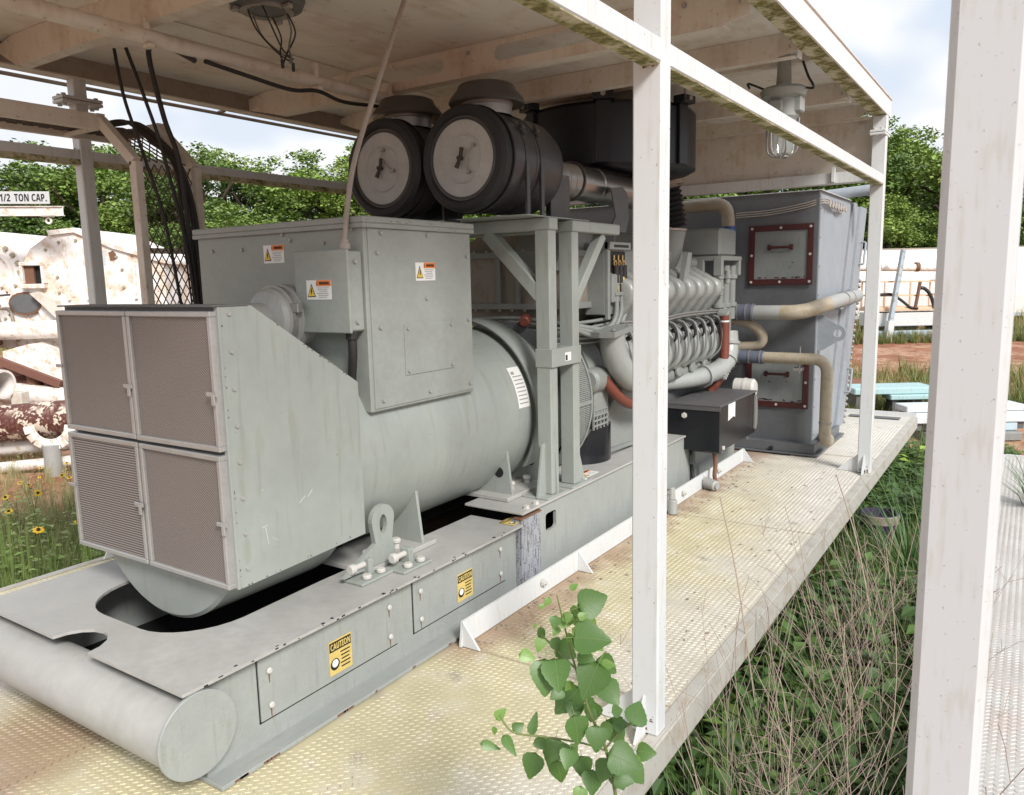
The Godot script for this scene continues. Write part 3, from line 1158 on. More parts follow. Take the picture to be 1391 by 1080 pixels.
func sticker(called: String, xf: Transform3D, w: float, h: float, parent: Node) -> MeshInstance3D:
	var am := ArrayMesh.new()
	var caution := called == "caution_label"
	var s := mb()
	plate_at(s, xf, Vector2(), Vector2(w, h), 0.0005, 0.0012)
	add_surf(am, s, M.yellow_paint if caution else M.paper)
	if caution:
		s = mb()
		plate_at(s, xf, Vector2(0, h * 0.32), Vector2(w * 0.94, h * 0.27), 0.0018)
		add_surf(am, s, M.ink)
		letters(am, "CAUTION", w * 0.86, h * 0.18, xf * Transform3D(Basis(), Vector3(0, h * 0.32, 0.0034)), M.yellow_paint)
		s = mb()
		cyl(s, xf * Vector3(-w * 0.26, -h * 0.2, 0.0018), xf * Vector3(-w * 0.26, -h * 0.2, 0.0028), h * 0.17, 20)
		add_surf(am, s, M.ink)
		s = mb()
		cyl(s, xf * Vector3(-w * 0.26, -h * 0.17, 0.0028), xf * Vector3(-w * 0.26, -h * 0.17, 0.0036), h * 0.115, 20)
		add_surf(am, s, M.paper)
		s = mb()
		for k in 5:
			plate_at(s, xf, Vector2(w * 0.2, h * (0.08 - 0.11 * k)), Vector2(w * (0.42 - 0.04 * (k % 3)), h * 0.035), 0.0018)
		add_surf(am, s, M.ink)
	else:
		s = mb()
		plate_at(s, xf, Vector2(w * 0.2, h * 0.34), Vector2(w * 0.58, h * 0.3), 0.0018)
		add_surf(am, s, M.orange)
		letters(am, "WARNING", w * 0.4, h * 0.14, xf * Transform3D(Basis(), Vector3(w * 0.23, h * 0.34, 0.0034)), M.ink)
		s = mb()
		prism(s, [Vector2(-w * 0.085, h * 0.26), Vector2(-w * 0.045, h * 0.26), Vector2(-w * 0.065, h * 0.42)], 0.0028, 0.0036, xf)
		add_surf(am, s, M.ink)
		s = mb()
		prism(s, [Vector2(-w * 0.46, -h * 0.36), Vector2(-w * 0.13, -h * 0.36), Vector2(-w * 0.295, h * 0.32)], 0.0018, 0.0028, xf)
		add_surf(am, s, M.ink)
		s = mb()
		prism(s, [Vector2(-w * 0.43, -h * 0.32), Vector2(-w * 0.16, -h * 0.32), Vector2(-w * 0.295, h * 0.22)], 0.0028, 0.0036, xf)
		add_surf(am, s, M.yellow)
		s = mb()
		prism(s, [Vector2(-w * 0.3, h * 0.08), Vector2(-w * 0.26, h * 0.08), Vector2(-w * 0.28, -h * 0.06), Vector2(-w * 0.25, -h * 0.06), Vector2(-w * 0.31, -h * 0.27), Vector2(-w * 0.3, -h * 0.1), Vector2(-w * 0.33, -h * 0.1)], 0.0036, 0.0044, xf)
		add_surf(am, s, M.ink)
		s = mb()
		for k in 6:
			plate_at(s, xf, Vector2(w * (0.18 - 0.03 * (k % 2)), h * (0.1 - 0.095 * k)), Vector2(w * (0.46 - 0.07 * (k % 3)), h * 0.03), 0.0018)
		add_surf(am, s, M.ink_grey)
	var mi := MeshInstance3D.new()
	mi.mesh = am
	put(mi, called, parent)
	return mi

# ---------------------------------------------------------------- generator set
const GX := -2.94
var gen: Node3D

func rounded_hole_edge(right: bool) -> Array:
	# front and side edge of the big opening in the top plate, as seen in plan (x, -z)
	var sg := 1.0 if right else -1.0
	var out := [Vector2(GX, 1.585)]
	for k in 9:
		var a := PI * 0.5 * k / 8.0
		out.append(Vector2(GX + sg * (0.13 + 0.26 * sin(a)), 1.585 + 0.28 * (1.0 - cos(a))))
	out.append(Vector2(GX + sg * 0.37, 2.3))
	out.append(Vector2(GX + sg * 0.37, 3.4))
	return out

func generator_skid() -> void:
	gen = thing("generator_set", "big grey diesel generator set on a steel skid with four mesh intake filters in front", "generator", Vector3(GX, 0, -4.2))
	var up := Transform3D(FY, Vector3())       # plan outlines: local x = x, local y = -z
	var s := mb()
	var r_out := [Vector2(-2.22, 1.37), Vector2(-2.22, 3.42), Vector2(-2.57, 3.42)]
	var hole_r := rounded_hole_edge(true)
	hole_r.reverse()
	var notch := []
	for k in 9:
		var a := PI * k / 8.0
		notch.append(Vector2(-2.915 + 0.125 * cos(a), 1.37 + 0.13 * sin(a)))
	var right := r_out + hole_r + [Vector2(GX, 1.5)]
	for k in 5:
		right.append(notch[4 - k])
	prism(s, right, 0.378, 0.39, up)
	var hole_l := rounded_hole_edge(false)
	var left := [Vector2(GX, 1.5)] + hole_l + [Vector2(-3.31, 3.42), Vector2(-3.66, 3.42), Vector2(-3.66, 1.37)]
	for k in 5:
		left.append(notch[8 - k])
	prism(s, left, 0.378, 0.39, up)
	var plate := obj("skid_top_plate", s, M.skid_top, gen)
	# edge lip chips
	s = mb()
	for i in 20:
		var z := -1.45 - 1.9 * pow(rng.randf(), 1.3)
		box(s, Vector3(-2.2195, 0.384 + rv(-0.003, 0.004), z), Vector3(0.002, rv(0.003, 0.006), rv(0.005, 0.02)))
	for i in 10:
		box(s, Vector3(-2.225 - rv(0, 0.012), 0.3902, -1.45 - rv(0, 1.9)), Vector3(rv(0.004, 0.014), 0.0012, rv(0.005, 0.02)))
	stuff(obj("paint_chips", s, M.void, plate))
	# front tube with its end discs
	s = mb()
	tube(s, [Vector3(-3.67, 0.215, -1.4), Vector3(-2.225, 0.215, -1.4)], 0.116, 32)
	var ft := obj("front_tube", s, M.skid_top, gen)
	for x in [-2.22, -3.675]:
		s = mb()
		cyl(s, Vector3(x - 0.007, 0.228, -1.415), Vector3(x + 0.007, 0.228, -1.415), 0.148, 40, 0.002)
		obj("end_disc", s, M.skid_side, ft)
	# side web with flange
	for side in [1.0, -1.0]:
		var x: float = GX + side * 0.67
		s = mb()
		span(s, Vector3(x - side * 0.01, 0.02, -3.42), Vector3(x, 0.378, -1.47), 0.001)
		var web := obj("side_beam", s, M.skid_side, gen)
		s = mb()
		span(s, Vector3(x - side * 0.09, 0.006, -7.1), Vector3(x + side * 0.09, 0.022, -1.46), 0.002)
		obj("bottom_flange", s, M.skid_side, web)
		if side > 0:
			s = mb()
			for i in 20:
				box(s, Vector3(x + 0.0895, 0.014, -1.5 - rv(0, 2.4)), Vector3(0.002, 0.009, rv(0.01, 0.05)))
			stuff(obj("rusty_edge", s, M.rust, web))
			for q in [[-1.7, -2.44], [-2.56, -3.3]]:
				s = mb()
				box(s, Vector3(x + 0.004, 0.232, (q[0] + q[1]) * 0.5), Vector3(0.006, 0.246, q[0] - q[1]), 0.002)
				var pn := obj("access_panel", s, M.skid_side, gen)
				s = mb()
				span(s, Vector3(x, 0.102, q[1] - 0.006), Vector3(x + 0.0015, 0.108, q[0] + 0.006))
				span(s, Vector3(x, 0.102, q[0] + 0.001), Vector3(x + 0.0015, 0.36, q[0] + 0.006))
				obj("gap_line", s, M.void, pn)
				for z in [q[0] - 0.045, q[1] + 0.045]:
					for y in [0.16, 0.295]:
						s = mb()
						cyl(s, Vector3(x + 0.007, y, z), Vector3(x + 0.018, y, z), 0.0125, 14, 0.004)
						obj("bolt", s, M.bolt_white, pn)
						s = mb()
						prism(s, [Vector2(-0.004, -0.014), Vector2(0.004, -0.014), Vector2(0.0015, -0.05), Vector2(-0.0015, -0.045)], 0.0072, 0.008, Transform3D(FX, Vector3(x, y, z)))
						obj("rust_run", s, M.rust, pn)
	sticker("caution_label", Transform3D(FX, Vector3(GX + 0.677, 0.205, -2.1)), 0.125, 0.145, gen)
	sticker("caution_label", Transform3D(FX, Vector3(GX + 0.677, 0.205, -2.945)), 0.125, 0.14, gen)
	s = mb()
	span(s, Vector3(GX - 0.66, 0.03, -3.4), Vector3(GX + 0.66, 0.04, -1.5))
	obj("skid_dark_floor", s, M.void, gen)  # black sheet: the shade inside the skid is put into its colour
	# weathered splice plate and the rear frame
	s = mb()
	span(s, Vector3(-2.3, 0.022, -3.62), Vector3(-2.232, 0.408, -3.425), 0.002)
	obj("splice_plate", s, M.weathered, gen)
	s = mb()
	span(s, Vector3(-2.285, 0.409, -3.63), Vector3(-2.229, 0.418, -3.42), 0.002)
	obj("rusty_strip", s, M.rust, gen)
	sticker("caution_label", Transform3D(Basis(Vector3(0, 0, -1), Vector3(-1, 0, 0), Vector3(0, 1, 0)), Vector3(-2.3, 0.392, -3.44)), 0.14, 0.1, gen)
	# rear frame: web with a lifting hole, built round the hole
	s = mb()
	var zr0 := -3.625
	var h0 := -3.69
	var h1 := -3.81
	span(s, Vector3(-2.262, 0.022, -7.1), Vector3(-2.242, 0.268, zr0))
	span(s, Vector3(-2.262, 0.268, h0), Vector3(-2.242, 0.372, zr0))
	span(s, Vector3(-2.262, 0.268, -7.1), Vector3(-2.242, 0.372, h1))
	span(s, Vector3(-2.262, 0.372, -7.1), Vector3(-2.242, 0.434, zr0))
	for q in [[h0, 0.268, 1, 1], [h0, 0.372, 1, -1], [h1, 0.268, -1, 1], [h1, 0.372, -1, -1]]:
		var pts := [Vector2(0, 0)]
		for k in 5:
			var a := PI * 0.5 * k / 4.0
			pts.append(Vector2(0.022 * (1 - sin(a)), 0.022 * (1 - cos(a))))
		var z: float = q[0]
		var dirz: float = -q[2]
		var fixed := []
		for p in pts:
			fixed.append(Vector2(z + dirz * p.x, q[1] + q[3] * p.y))
		prism(s, fixed, -0.02, 0.0, Transform3D(Basis(Vector3(0, 0, 1), Vector3.UP, Vector3(1, 0, 0)), Vector3(-2.242, 0, 0)))
	var rear := obj("rear_side_beam", s, M.skid_side, gen)
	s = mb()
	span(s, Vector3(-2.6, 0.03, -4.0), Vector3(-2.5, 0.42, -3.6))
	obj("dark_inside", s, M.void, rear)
	s = mb()
	span(s, Vector3(-2.62, 0.434, -7.1), Vector3(-2.226, 0.448, -3.43), 0.003)
	span(s, Vector3(-3.66, 0.434, -7.1), Vector3(-3.27, 0.448, -3.43), 0.003)
	span(s, Vector3(-3.27, 0.434, -7.1), Vector3(-2.62, 0.446, -3.95), 0.001)
	obj("rear_top_flange", s, M.skid_top, gen)
	s = mb()
	span(s, Vector3(-3.65, 0.022, -7.1), Vector3(-3.63, 0.434, -3.43))
	obj("rear_side_beam", s, M.skid_side, gen)
	sticker("warning_label", Transform3D(Basis(Vector3(0, 0, -1), Vector3(-1, 0, 0), Vector3(0, 1, 0)), Vector3(-2.33, 0.449, -4.36)), 0.16, 0.09, gen)
	for z in [-3.52, -3.62, -4.2, -5.0]:
		bolt(Vector3(-2.26, 0.448, z), Vector3.UP, 0.016, 0.018, M.bolt_white, gen, "bolt")

func alternator() -> void:
	var s := mb()
	var c := Vector3(GX + 0.01, 0.91, 0)
	var xf := Transform3D(Basis(Vector3(1, 0, 0), Vector3(0, 0, -1), Vector3(0, 1, 0)), c + Vector3(0, 0, -2.36))
	lathe(s, [Vector2(0.3, 0), Vector2(0.49, 0.0), Vector2(0.505, 0.012), Vector2(0.505, 1.5), Vector2(0.498, 1.51), Vector2(0.498, 1.6), Vector2(0.3, 1.6)], xf, 72)
	var body := obj("alternator_body", s, M.grey, gen)
	# cowl band standing off the end
	s = mb()
	var n := 30
	s.set_smooth_group(1)
	for k in n:
		var a0 := deg_to_rad(-35.0 + 170.0 * k / n)
		var a1 := deg_to_rad(-35.0 + 170.0 * (k + 1) / n)
		for q in [[0.555, 1], [0.548, -1]]:
			var r: float = q[0]
			var p0 := c + Vector3(cos(a0) * r, sin(a0) * r, -3.82)
			var p1 := c + Vector3(cos(a1) * r, sin(a1) * r, -3.82)
			var b0 := p0 + Vector3(0, 0, -0.2)
			var b1 := p1 + Vector3(0, 0, -0.2)
			if q[1] > 0:
				quad(s, p0, p1, b1, b0) if (p1 - p0).cross(b1 - p0).dot(p0 - c) > 0 else quad(s, b0, b1, p1, p0)
			else:
				quad(s, b0, b1, p1, p0) if (p1 - p0).cross(b1 - p0).dot(p0 - c) > 0 else quad(s, p0, p1, b1, b0)
	obj("end_cowl", s, M.grey, body)
	s = mb()
	for a in [20, 55, 90]:
		var d := Vector3(cos(deg_to_rad(a)), sin(deg_to_rad(a)), 0)
		cyl(s, c + d * 0.49 + Vector3(0, 0, -3.9), c + d * 0.55 + Vector3(0, 0, -3.9), 0.008, 8)
	obj("cowl_stay", s, M.bolt_grey, body)
	s = mb()
	lathe(s, [Vector2(0.46, 0), Vector2(0.46, 0.3), Vector2(0.52, 0.3), Vector2(0.52, 0.36), Vector2(0.3, 0.36)], Transform3D(xf.basis, c + Vector3(0, 0, -3.95)), 48)
	obj("flywheel_bell", s, M.grey_dark, body)
	# lower half bell that shows under the intake box
	s = mb()
	lathe(s, [Vector2(0.0, 0), Vector2(0.495, 0), Vector2(0.51, 0.012), Vector2(0.51, 0.58), Vector2(0.3, 0.58)], Transform3D(xf.basis, c + Vector3(0, -0.06, -1.78)), 64)
	obj("end_bell", s, M.grey, body)
	# nameplate, bent round the barrel
	s = mb()
	s.set_smooth_group(1)
	for k in 8:
		var a0 := deg_to_rad(6.0 + 28.0 * k / 8)
		var a1 := deg_to_rad(6.0 + 28.0 * (k + 1) / 8)
		var r := 0.507
		var p0 := c + Vector3(cos(a0) * r, sin(a0) * r, -3.72)
		var p1 := c + Vector3(cos(a1) * r, sin(a1) * r, -3.72)
		quad(s, p0, p0 + Vector3(0, 0, -0.12), p1 + Vector3(0, 0, -0.12), p1)
	obj("nameplate", s, M.paper, body)
	s = mb()
	for k in 9:
		var a := deg_to_rad(9.0 + 2.6 * k)
		var r := 0.5085
		var d := Vector3(cos(a), sin(a), 0)
		box(s, c + d * r + Vector3(0, 0, -3.78 + (0.0 if k < 8 else 0.03)), Vector3(0.001, 0.006 if k < 8 else 0.018, 0.09 if k < 8 else 0.03), 0.0, Basis(Vector3(0, 0, 1), a))
	stuff(obj("nameplate_print", s, M.ink_grey, body))
	s = mb()
	box(s, c + Vector3(cos(1.05) * 0.51, sin(1.05) * 0.51, -3.42), Vector3(0.012, 0.012, 0.08), 0.002, Basis(Vector3(0, 0, 1), 1.05))
	obj("small_bracket", s, M.grey_dark, body)
	# feet: base plates, gussets and bolts
	var fi := 0
	for q in [[-2.43, -2.86, 0.39], [-2.41, -3.64, 0.448]]:
		var zc: float = q[1]
		var y: float = q[2]
		for side in [1.0, -1.0]:
			var xr: float = GX + side * (q[0] - GX)
			s = mb()
			span(s, Vector3(xr - side * 0.34, y + 0.002, zc - (0.08 if fi == 0 else 0.42)), Vector3(xr, y + 0.026, zc + (0.42 if fi == 0 else 0.08)), 0.003)
			var foot := obj("foot_plate", s, M.skid_top, gen)
			var zs := [zc, zc + 0.3] if fi == 0 else [zc, zc - 0.34]
			var gi := 0
			for z in zs:
				if fi == 0 and gi == 1:
					gi += 1
					continue
				s = mb()
				var xb: float = xr - side * 0.02
				prism(s, [Vector2(xb, y + 0.026), Vector2(xb - side * 0.035, y + 0.31), Vector2(xb - side * 0.1, y + 0.31), Vector2(xb - side * 0.33, y + 0.026)], z - 0.009, z + 0.009)
				var g := obj("foot_gusset", s, M.grey, foot)
				if fi == 1:
					s = mb()
					cyl(s, Vector3(xb - side * 0.085, y + 0.15, z + 0.009), Vector3(xb - side * 0.085, y + 0.15, z + 0.012), 0.03, 20)
					cyl(s, Vector3(xb - side * 0.085, y + 0.15, z - 0.012), Vector3(xb - side * 0.085, y + 0.15, z - 0.009), 0.03, 20)
					obj("gusset_hole", s, M.void, g)
				gi += 1
			for k in 2:
				s = mb()
				var bz := zc + 0.12 + 0.2 * k if fi == 0 else zc - 0.09 - 0.17 * k
				cyl(s, Vector3(xr - side * 0.09, y + 0.026, bz), Vector3(xr - side * 0.09, y + 0.05, bz), 0.016, 12)
				cyl(s, Vector3(xr - side * 0.09, y + 0.05, bz), Vector3(xr - side * 0.09, y + 0.075, bz), 0.024, 12, 0.006)
				obj("foot_bolt", s, M.bolt_white, foot)
		fi += 1
	# lifting eye plate beside the front foot, with jacking blocks at its base
	s = mb()
	var ep := Transform3D(FX.scaled_local(Vector3(1, 0.84, 1)), Vector3(-2.44, 0.067, 0))
	var eye := []
	var inner := []
	for k in 13:
		var a := PI * k / 12.0
		eye.append(Vector2(2.56 + 0.075 * cos(a), 0.66 + 0.085 * sin(a)))
	var ring_r := [Vector2(2.635, 0.5), Vector2(2.625, 0.62)]
	# ring in two halves round the oval hole
	var half1 := [Vector2(2.56, 0.52)]
	for k in 9:
		var a := -PI * 0.5 + PI * k / 8.0
		half1.append(Vector2(2.56 + 0.024 * cos(a), 0.635 + 0.055 * sin(a)))
	half1 += [Vector2(2.56, 0.745)]
	for k in 7:
		var a := PI * 0.5 - PI * 0.5 * k / 6.0
		half1.append(Vector2(2.56 + 0.075 * cos(a), 0.66 + 0.085 * sin(a)))
	half1 += [Vector2(2.615, 0.54), Vector2(2.64, 0.42), Vector2(2.56, 0.42)]
	prism(s, half1, -0.012, 0.012, ep)
	var half2 := []
	for p in half1:
		half2.append(Vector2(5.12 - p.x, p.y))
	half2[-1] = Vector2(2.56, 0.42)
	half2[-2] = Vector2(2.3, 0.42)
	prism(s, half2, -0.012, 0.012, ep)
	var eyep := obj("lifting_eye", s, M.grey, gen)
	for q in [[-2.4, -2.42], [-2.335, -2.62]]:
		s = mb()
		span(s, Vector3(q[0] - 0.075, 0.391, q[1] - 0.11), Vector3(q[0] + 0.05, 0.404, q[1] + 0.09), 0.003)
		box(s, Vector3(q[0] - 0.03, 0.44, q[1] - 0.02), Vector3(0.06, 0.075, 0.03), 0.004)
		var jb := obj("jacking_block", s, M.grey, gen)
		s = mb()
		cyl(s, Vector3(q[0] - 0.03, 0.45, q[1] + 0.06), Vector3(q[0] - 0.03, 0.45, q[1] - 0.05), 0.014, 12)
		cyl(s, Vector3(q[0] - 0.03, 0.45, q[1] + 0.055), Vector3(q[0] - 0.03, 0.45, q[1] + 0.085), 0.024, 10, 0.005)
		for k in 2:
			cyl(s, Vector3(q[0] + 0.02, 0.404, q[1] - 0.06 + 0.09 * k), Vector3(q[0] + 0.02, 0.425, q[1] - 0.06 + 0.09 * k), 0.022, 10, 0.005)
		obj("block_bolt", s, M.bolt_white, jb)

func intake_housing() -> void:
	var zf := -1.765
	var x0 := -3.475
	var x1 := -2.415
	var y0 := 0.57
	var y1 := 1.625
	var s := mb()
	# sheet metal hood: outline seen from the side, (-z, y)
	var side := [Vector2(1.765, y0), Vector2(2.43, 0.595), Vector2(2.43, 1.275), Vector2(1.9, y1), Vector2(1.765, y1)]
	prism(s, side, x0 - x1, 0.0, Transform3D(FX, Vector3(x1, 0, 0)))
	var hood := obj("intake_hood", s, M.grey, gen)
	s = mb()
	span(s, Vector3(x0 - 0.004, y1, zf - 0.12), Vector3(x1 + 0.004, y1 + 0.006, zf + 0.03), 0.002)
	obj("top_lip", s, M.grey_dark, hood)
	s = mb()
	span(s, Vector3(x1 - 0.02, y0, zf), Vector3(x1 + 0.003, y1, zf + 0.012), 0.002)
	obj("corner_angle", s, M.grey, hood)
	for k in 8:
		bolt(Vector3(x1, y0 + 0.07 + 0.137 * k, zf - 0.035), Vector3.RIGHT, 0.008, 0.006, M.bolt_grey, hood, "bolt")
	# scuffs on the side panel
	s = mb()
	for i in 5:
		var y := rv(0.7, 1.1)
		var z := rv(-1.85, -2.35)
		box(s, Vector3(x1 + 0.0006, y, z), Vector3(0.0006, rv(0.002, 0.005), rv(0.01, 0.04)), 0.0, Basis(Vector3.RIGHT, rv(-1.2, 1.2)))
	box(s, Vector3(x1 + 0.0006, 0.74, -1.9), Vector3(0.0006, 0.07, 0.004), 0.0, Basis(Vector3.RIGHT, 0.15))
	stuff(obj("scratches", s, M.cap_grey, hood))
	# knocks along the folded edges, and drips below the bolts
	s = mb()
	for i in 34:
		var f := rng.randf()
		var e := Vector3(x1 + 0.0008, lerpf(y0, y1, f), zf - rv(0.0, 0.004)) if i < 14 else Vector3(x1 + 0.0008, lerpf(1.275, y1, f) - 0.003, lerpf(-2.43, -1.9, f)) if i < 24 else Vector3(x1 + 0.0008, 0.573 + 0.038 * f, lerpf(zf, -2.43, f))
		box(s, e, Vector3(0.0012, rv(0.002, 0.007), rv(0.002, 0.009)))
	for i in 18:
		box(s, Vector3(-2.4165, rv(1.936, 1.985), -2.5 - rv(0, 0.82)), Vector3(0.001, rv(0.002, 0.005), rv(0.003, 0.012)))
	stuff(obj("paint_chips", s, M.grey_dark, hood))
	# four filters in aluminium frames
	var w := (x1 - x0) * 0.5
	var h := (y1 - 0.008 - y0) * 0.5
	for iy in 2:
		for ix in 2:
			var cx := x0 + w * (ix + 0.5)
			var cy := y0 + h * (iy + 0.5)
			var tilt := Basis(Vector3(0, 1, 0), [0.012, -0.008, 0.004, 0.014][iy * 2 + ix])
			var at := Vector3(cx, cy, zf + 0.022)
			s = mb()
			box(s, at, Vector3(w - 0.05, h - 0.05, 0.02), 0.0, tilt)
			var f := obj("filter_panel", s, M.media_rows if ix == 0 and iy == 0 else M.media, gen)
			s = mb()
			var fw := 0.02
			for q in [[0, 1], [0, -1], [1, 0], [-1, 0]]:
				var e := Vector3(w - 0.014, fw, 0.044) if q[0] == 0 else Vector3(fw, h - 0.014 - fw * 2, 0.044)
				box(s, at + tilt * Vector3(q[0] * (w - 0.014 - fw) * 0.5, q[1] * (h - 0.014 - fw) * 0.5, 0), e, 0.003, tilt)
			obj("frame", s, M.filter_frame, f)
			s = mb()
			box(s, at + Vector3(w * 0.5 - 0.015, 0.0 - 0.04 * iy, 0.028), Vector3(0.06, 0.016, 0.006), 0.002)
			box(s, at + Vector3(w * 0.5 - 0.005, -0.02 - 0.04 * iy, 0.03), Vector3(0.018, 0.04, 0.008), 0.002)
			obj("clip", s, M.filter_frame, f)
			if ix == 0:
				s = mb()
				box(s, at + Vector3(-w * 0.5 + 0.005, 0.02, 0.028), Vector3(0.05, 0.014, 0.006), 0.002)
				obj("clip", s, M.filter_frame, f)
	s = mb()
	span(s, Vector3(x0 + 0.01, y0 + 0.01, zf - 0.004), Vector3(x1 - 0.01, y1 - 0.004, zf + 0.004))
	obj("filter_backing", s, M.grey_dark, hood)
	# round duct joint between hood and control box
	s = mb()
	var dx := Transform3D(Basis(Vector3(1, 0, 0), Vector3(0, 0, -1), Vector3(0, 1, 0)), Vector3(-2.88, 1.545, -2.22))
	lathe(s, [Vector2(0.0, 0), Vector2(0.075, 0), Vector2(0.075, 0.1), Vector2(0.125, 0.12), Vector2(0.14, 0.14), Vector2(0.14, 0.2), Vector2(0.155, 0.205), Vector2(0.155, 0.25), Vector2(0.14, 0.255), Vector2(0.14, 0.34)], dx, 36)
	var duct := obj("duct_coupling", s, M.pipe_grey, gen)
	s = mb()
	lathe(s, [Vector2(0.141, 0.0), Vector2(0.152, 0.004), Vector2(0.152, 0.022), Vector2(0.141, 0.026)], Transform3D(dx.basis, dx.origin + Vector3(0, 0, -0.16)), 36)
	box(s, dx.origin + Vector3(0.15, 0.05, -0.172), Vector3(0.05, 0.045, 0.03), 0.004)
	obj("band_clamp", s, M.steel_dull, duct)

func control_box() -> void:
	var x0 := -3.6
	var x1 := -2.435
	var z0 := -3.3
	var z1 := -2.53
	var s := mb()
	span(s, Vector3(x0, 1.12, z0), Vector3(x1, 1.955, z1), 0.006)
	var b := obj("control_box", s, M.grey_clean, gen)
	s = mb()
	span(s, Vector3(x0 - 0.018, 1.955, z0 - 0.018), Vector3(x1 + 0.018, 1.985, z1 + 0.018), 0.005)
	span(s, Vector3(x0 - 0.018, 1.935, z1 + 0.0005), Vector3(x1 + 0.018, 1.956, z1 + 0.018), 0.003)
	span(s, Vector3(x1 + 0.0005, 1.935, z0 - 0.018), Vector3(x1 + 0.018, 1.956, z1), 0.003)
	obj("lid", s, M.grey_clean, b)
	# side cover panel with bolts, small blanking plate
	s = mb()
	span(s, Vector3(x1, 1.135, z0 + 0.006), Vector3(x1 + 0.005, 1.934, z1 - 0.02), 0.002)
	var sp := obj("side_cover", s, M.grey_clean, b)
	for q in [[1.17, 0.05], [1.17, 0.38], [1.17, 0.71], [1.5, 0.05], [1.5, 0.71], [1.83, 0.05], [1.62, 0.38], [1.915, 0.08], [1.915, 0.4], [1.82, 0.71]]:
		bolt(Vector3(x1 + 0.005, q[0], z1 - 0.02 - q[1]), Vector3.RIGHT, 0.009, 0.009, M.bolt_grey, b, "bolt")
	s = mb()
	box(s, Vector3(x1 + 0.007, 1.385, -2.945), Vector3(0.005, 0.24, 0.37), 0.002)
	var bp := obj("blanking_plate", s, M.grey_clean, gen)
	for q in [[0.1, 0.165], [-0.1, 0.165], [0.1, -0.165], [-0.1, -0.165]]:
		bolt(Vector3(x1 + 0.0095, 1.385 + q[0], -2.945 + q[1]), Vector3.RIGHT, 0.008, 0.008, M.bolt_grey, bp, "bolt")
	for q in [[-2.68, 1.88], [-2.9, 1.9], [-3.25, 1.87], [-3.48, 1.87], [-3.48, 1.5], [-3.2, 1.5], [-2.66, 1.3], [-2.5, 1.93], [-2.95, 1.93]]:
		bolt(Vector3(q[0], q[1], z1), Vector3(0, 0, 1), 0.009, 0.009, M.bolt_grey, b, "bolt")
	# junction box on the front face
	s = mb()
	span(s, Vector3(-2.765, 1.49, z1 + 0.001), Vector3(-2.45, 1.835, z1 + 0.085), 0.007)
	var j := obj("junction_box", s, M.grey_clean, gen)
	s = mb()
	span(s, Vector3(-2.775, 1.483, z1 + 0.085), Vector3(-2.44, 1.842, z1 + 0.1), 0.005)
	obj("cover", s, M.grey_clean, j)
	for y in [1.53, 1.79]:
		bolt(Vector3(-2.448, y, z1 + 0.05), Vector3.RIGHT, 0.008, 0.008, M.bolt_grey, j, "bolt")
	s = mb()
	cyl(s, Vector3(-2.5, 1.842, z1 + 0.05), Vector3(-2.5, 1.87, z1 + 0.05), 0.025, 12, 0.003)
	cyl(s, Vector3(-2.5, 1.87, z1 + 0.05), Vector3(-2.5, 1.885, z1 + 0.05), 0.018, 12)
	obj("cable_gland", s, M.conduit, j)
	s = mb()
	cyl(s, Vector3(-2.485, 1.455, z1 + 0.05), Vector3(-2.485, 1.49, z1 + 0.05), 0.028, 12)
	tube(s, curve([Vector3(-2.485, 1.46, z1 + 0.05), Vector3(-2.488, 1.38, z1 + 0.048), Vector3(-2.52, 1.27, z1 + 0.03), Vector3(-2.53, 1.18, z1 + 0.02)]), 0.02, 10)
	obj("black_cable", s, M.cable, j)
	sticker("warning_label", Transform3D(FZ, Vector3(-3.02, 1.842, z1 + 0.0005)), 0.145, 0.085, gen)
	sticker("warning_label", Transform3D(FZ, Vector3(-2.62, 1.672, z1 + 0.1005)), 0.155, 0.085, gen)
	sticker("warning_label", Transform3D(FX, Vector3(x1 + 0.0055, 1.745, -2.93)), 0.145, 0.085, gen)
	# conduit rising from the gland to the roof
	s = mb()
	tube(s, curve([Vector3(-2.5, 1.88, z1 + 0.05), Vector3(-2.505, 2.2, -2.56), Vector3(-2.515, 2.6, -2.76), Vector3(-2.53, 2.85, -2.9), Vector3(-2.545, 3.02, -3.0)], 8), 0.0115, 10)
	obj("rising_conduit", s, M.conduit, gen)

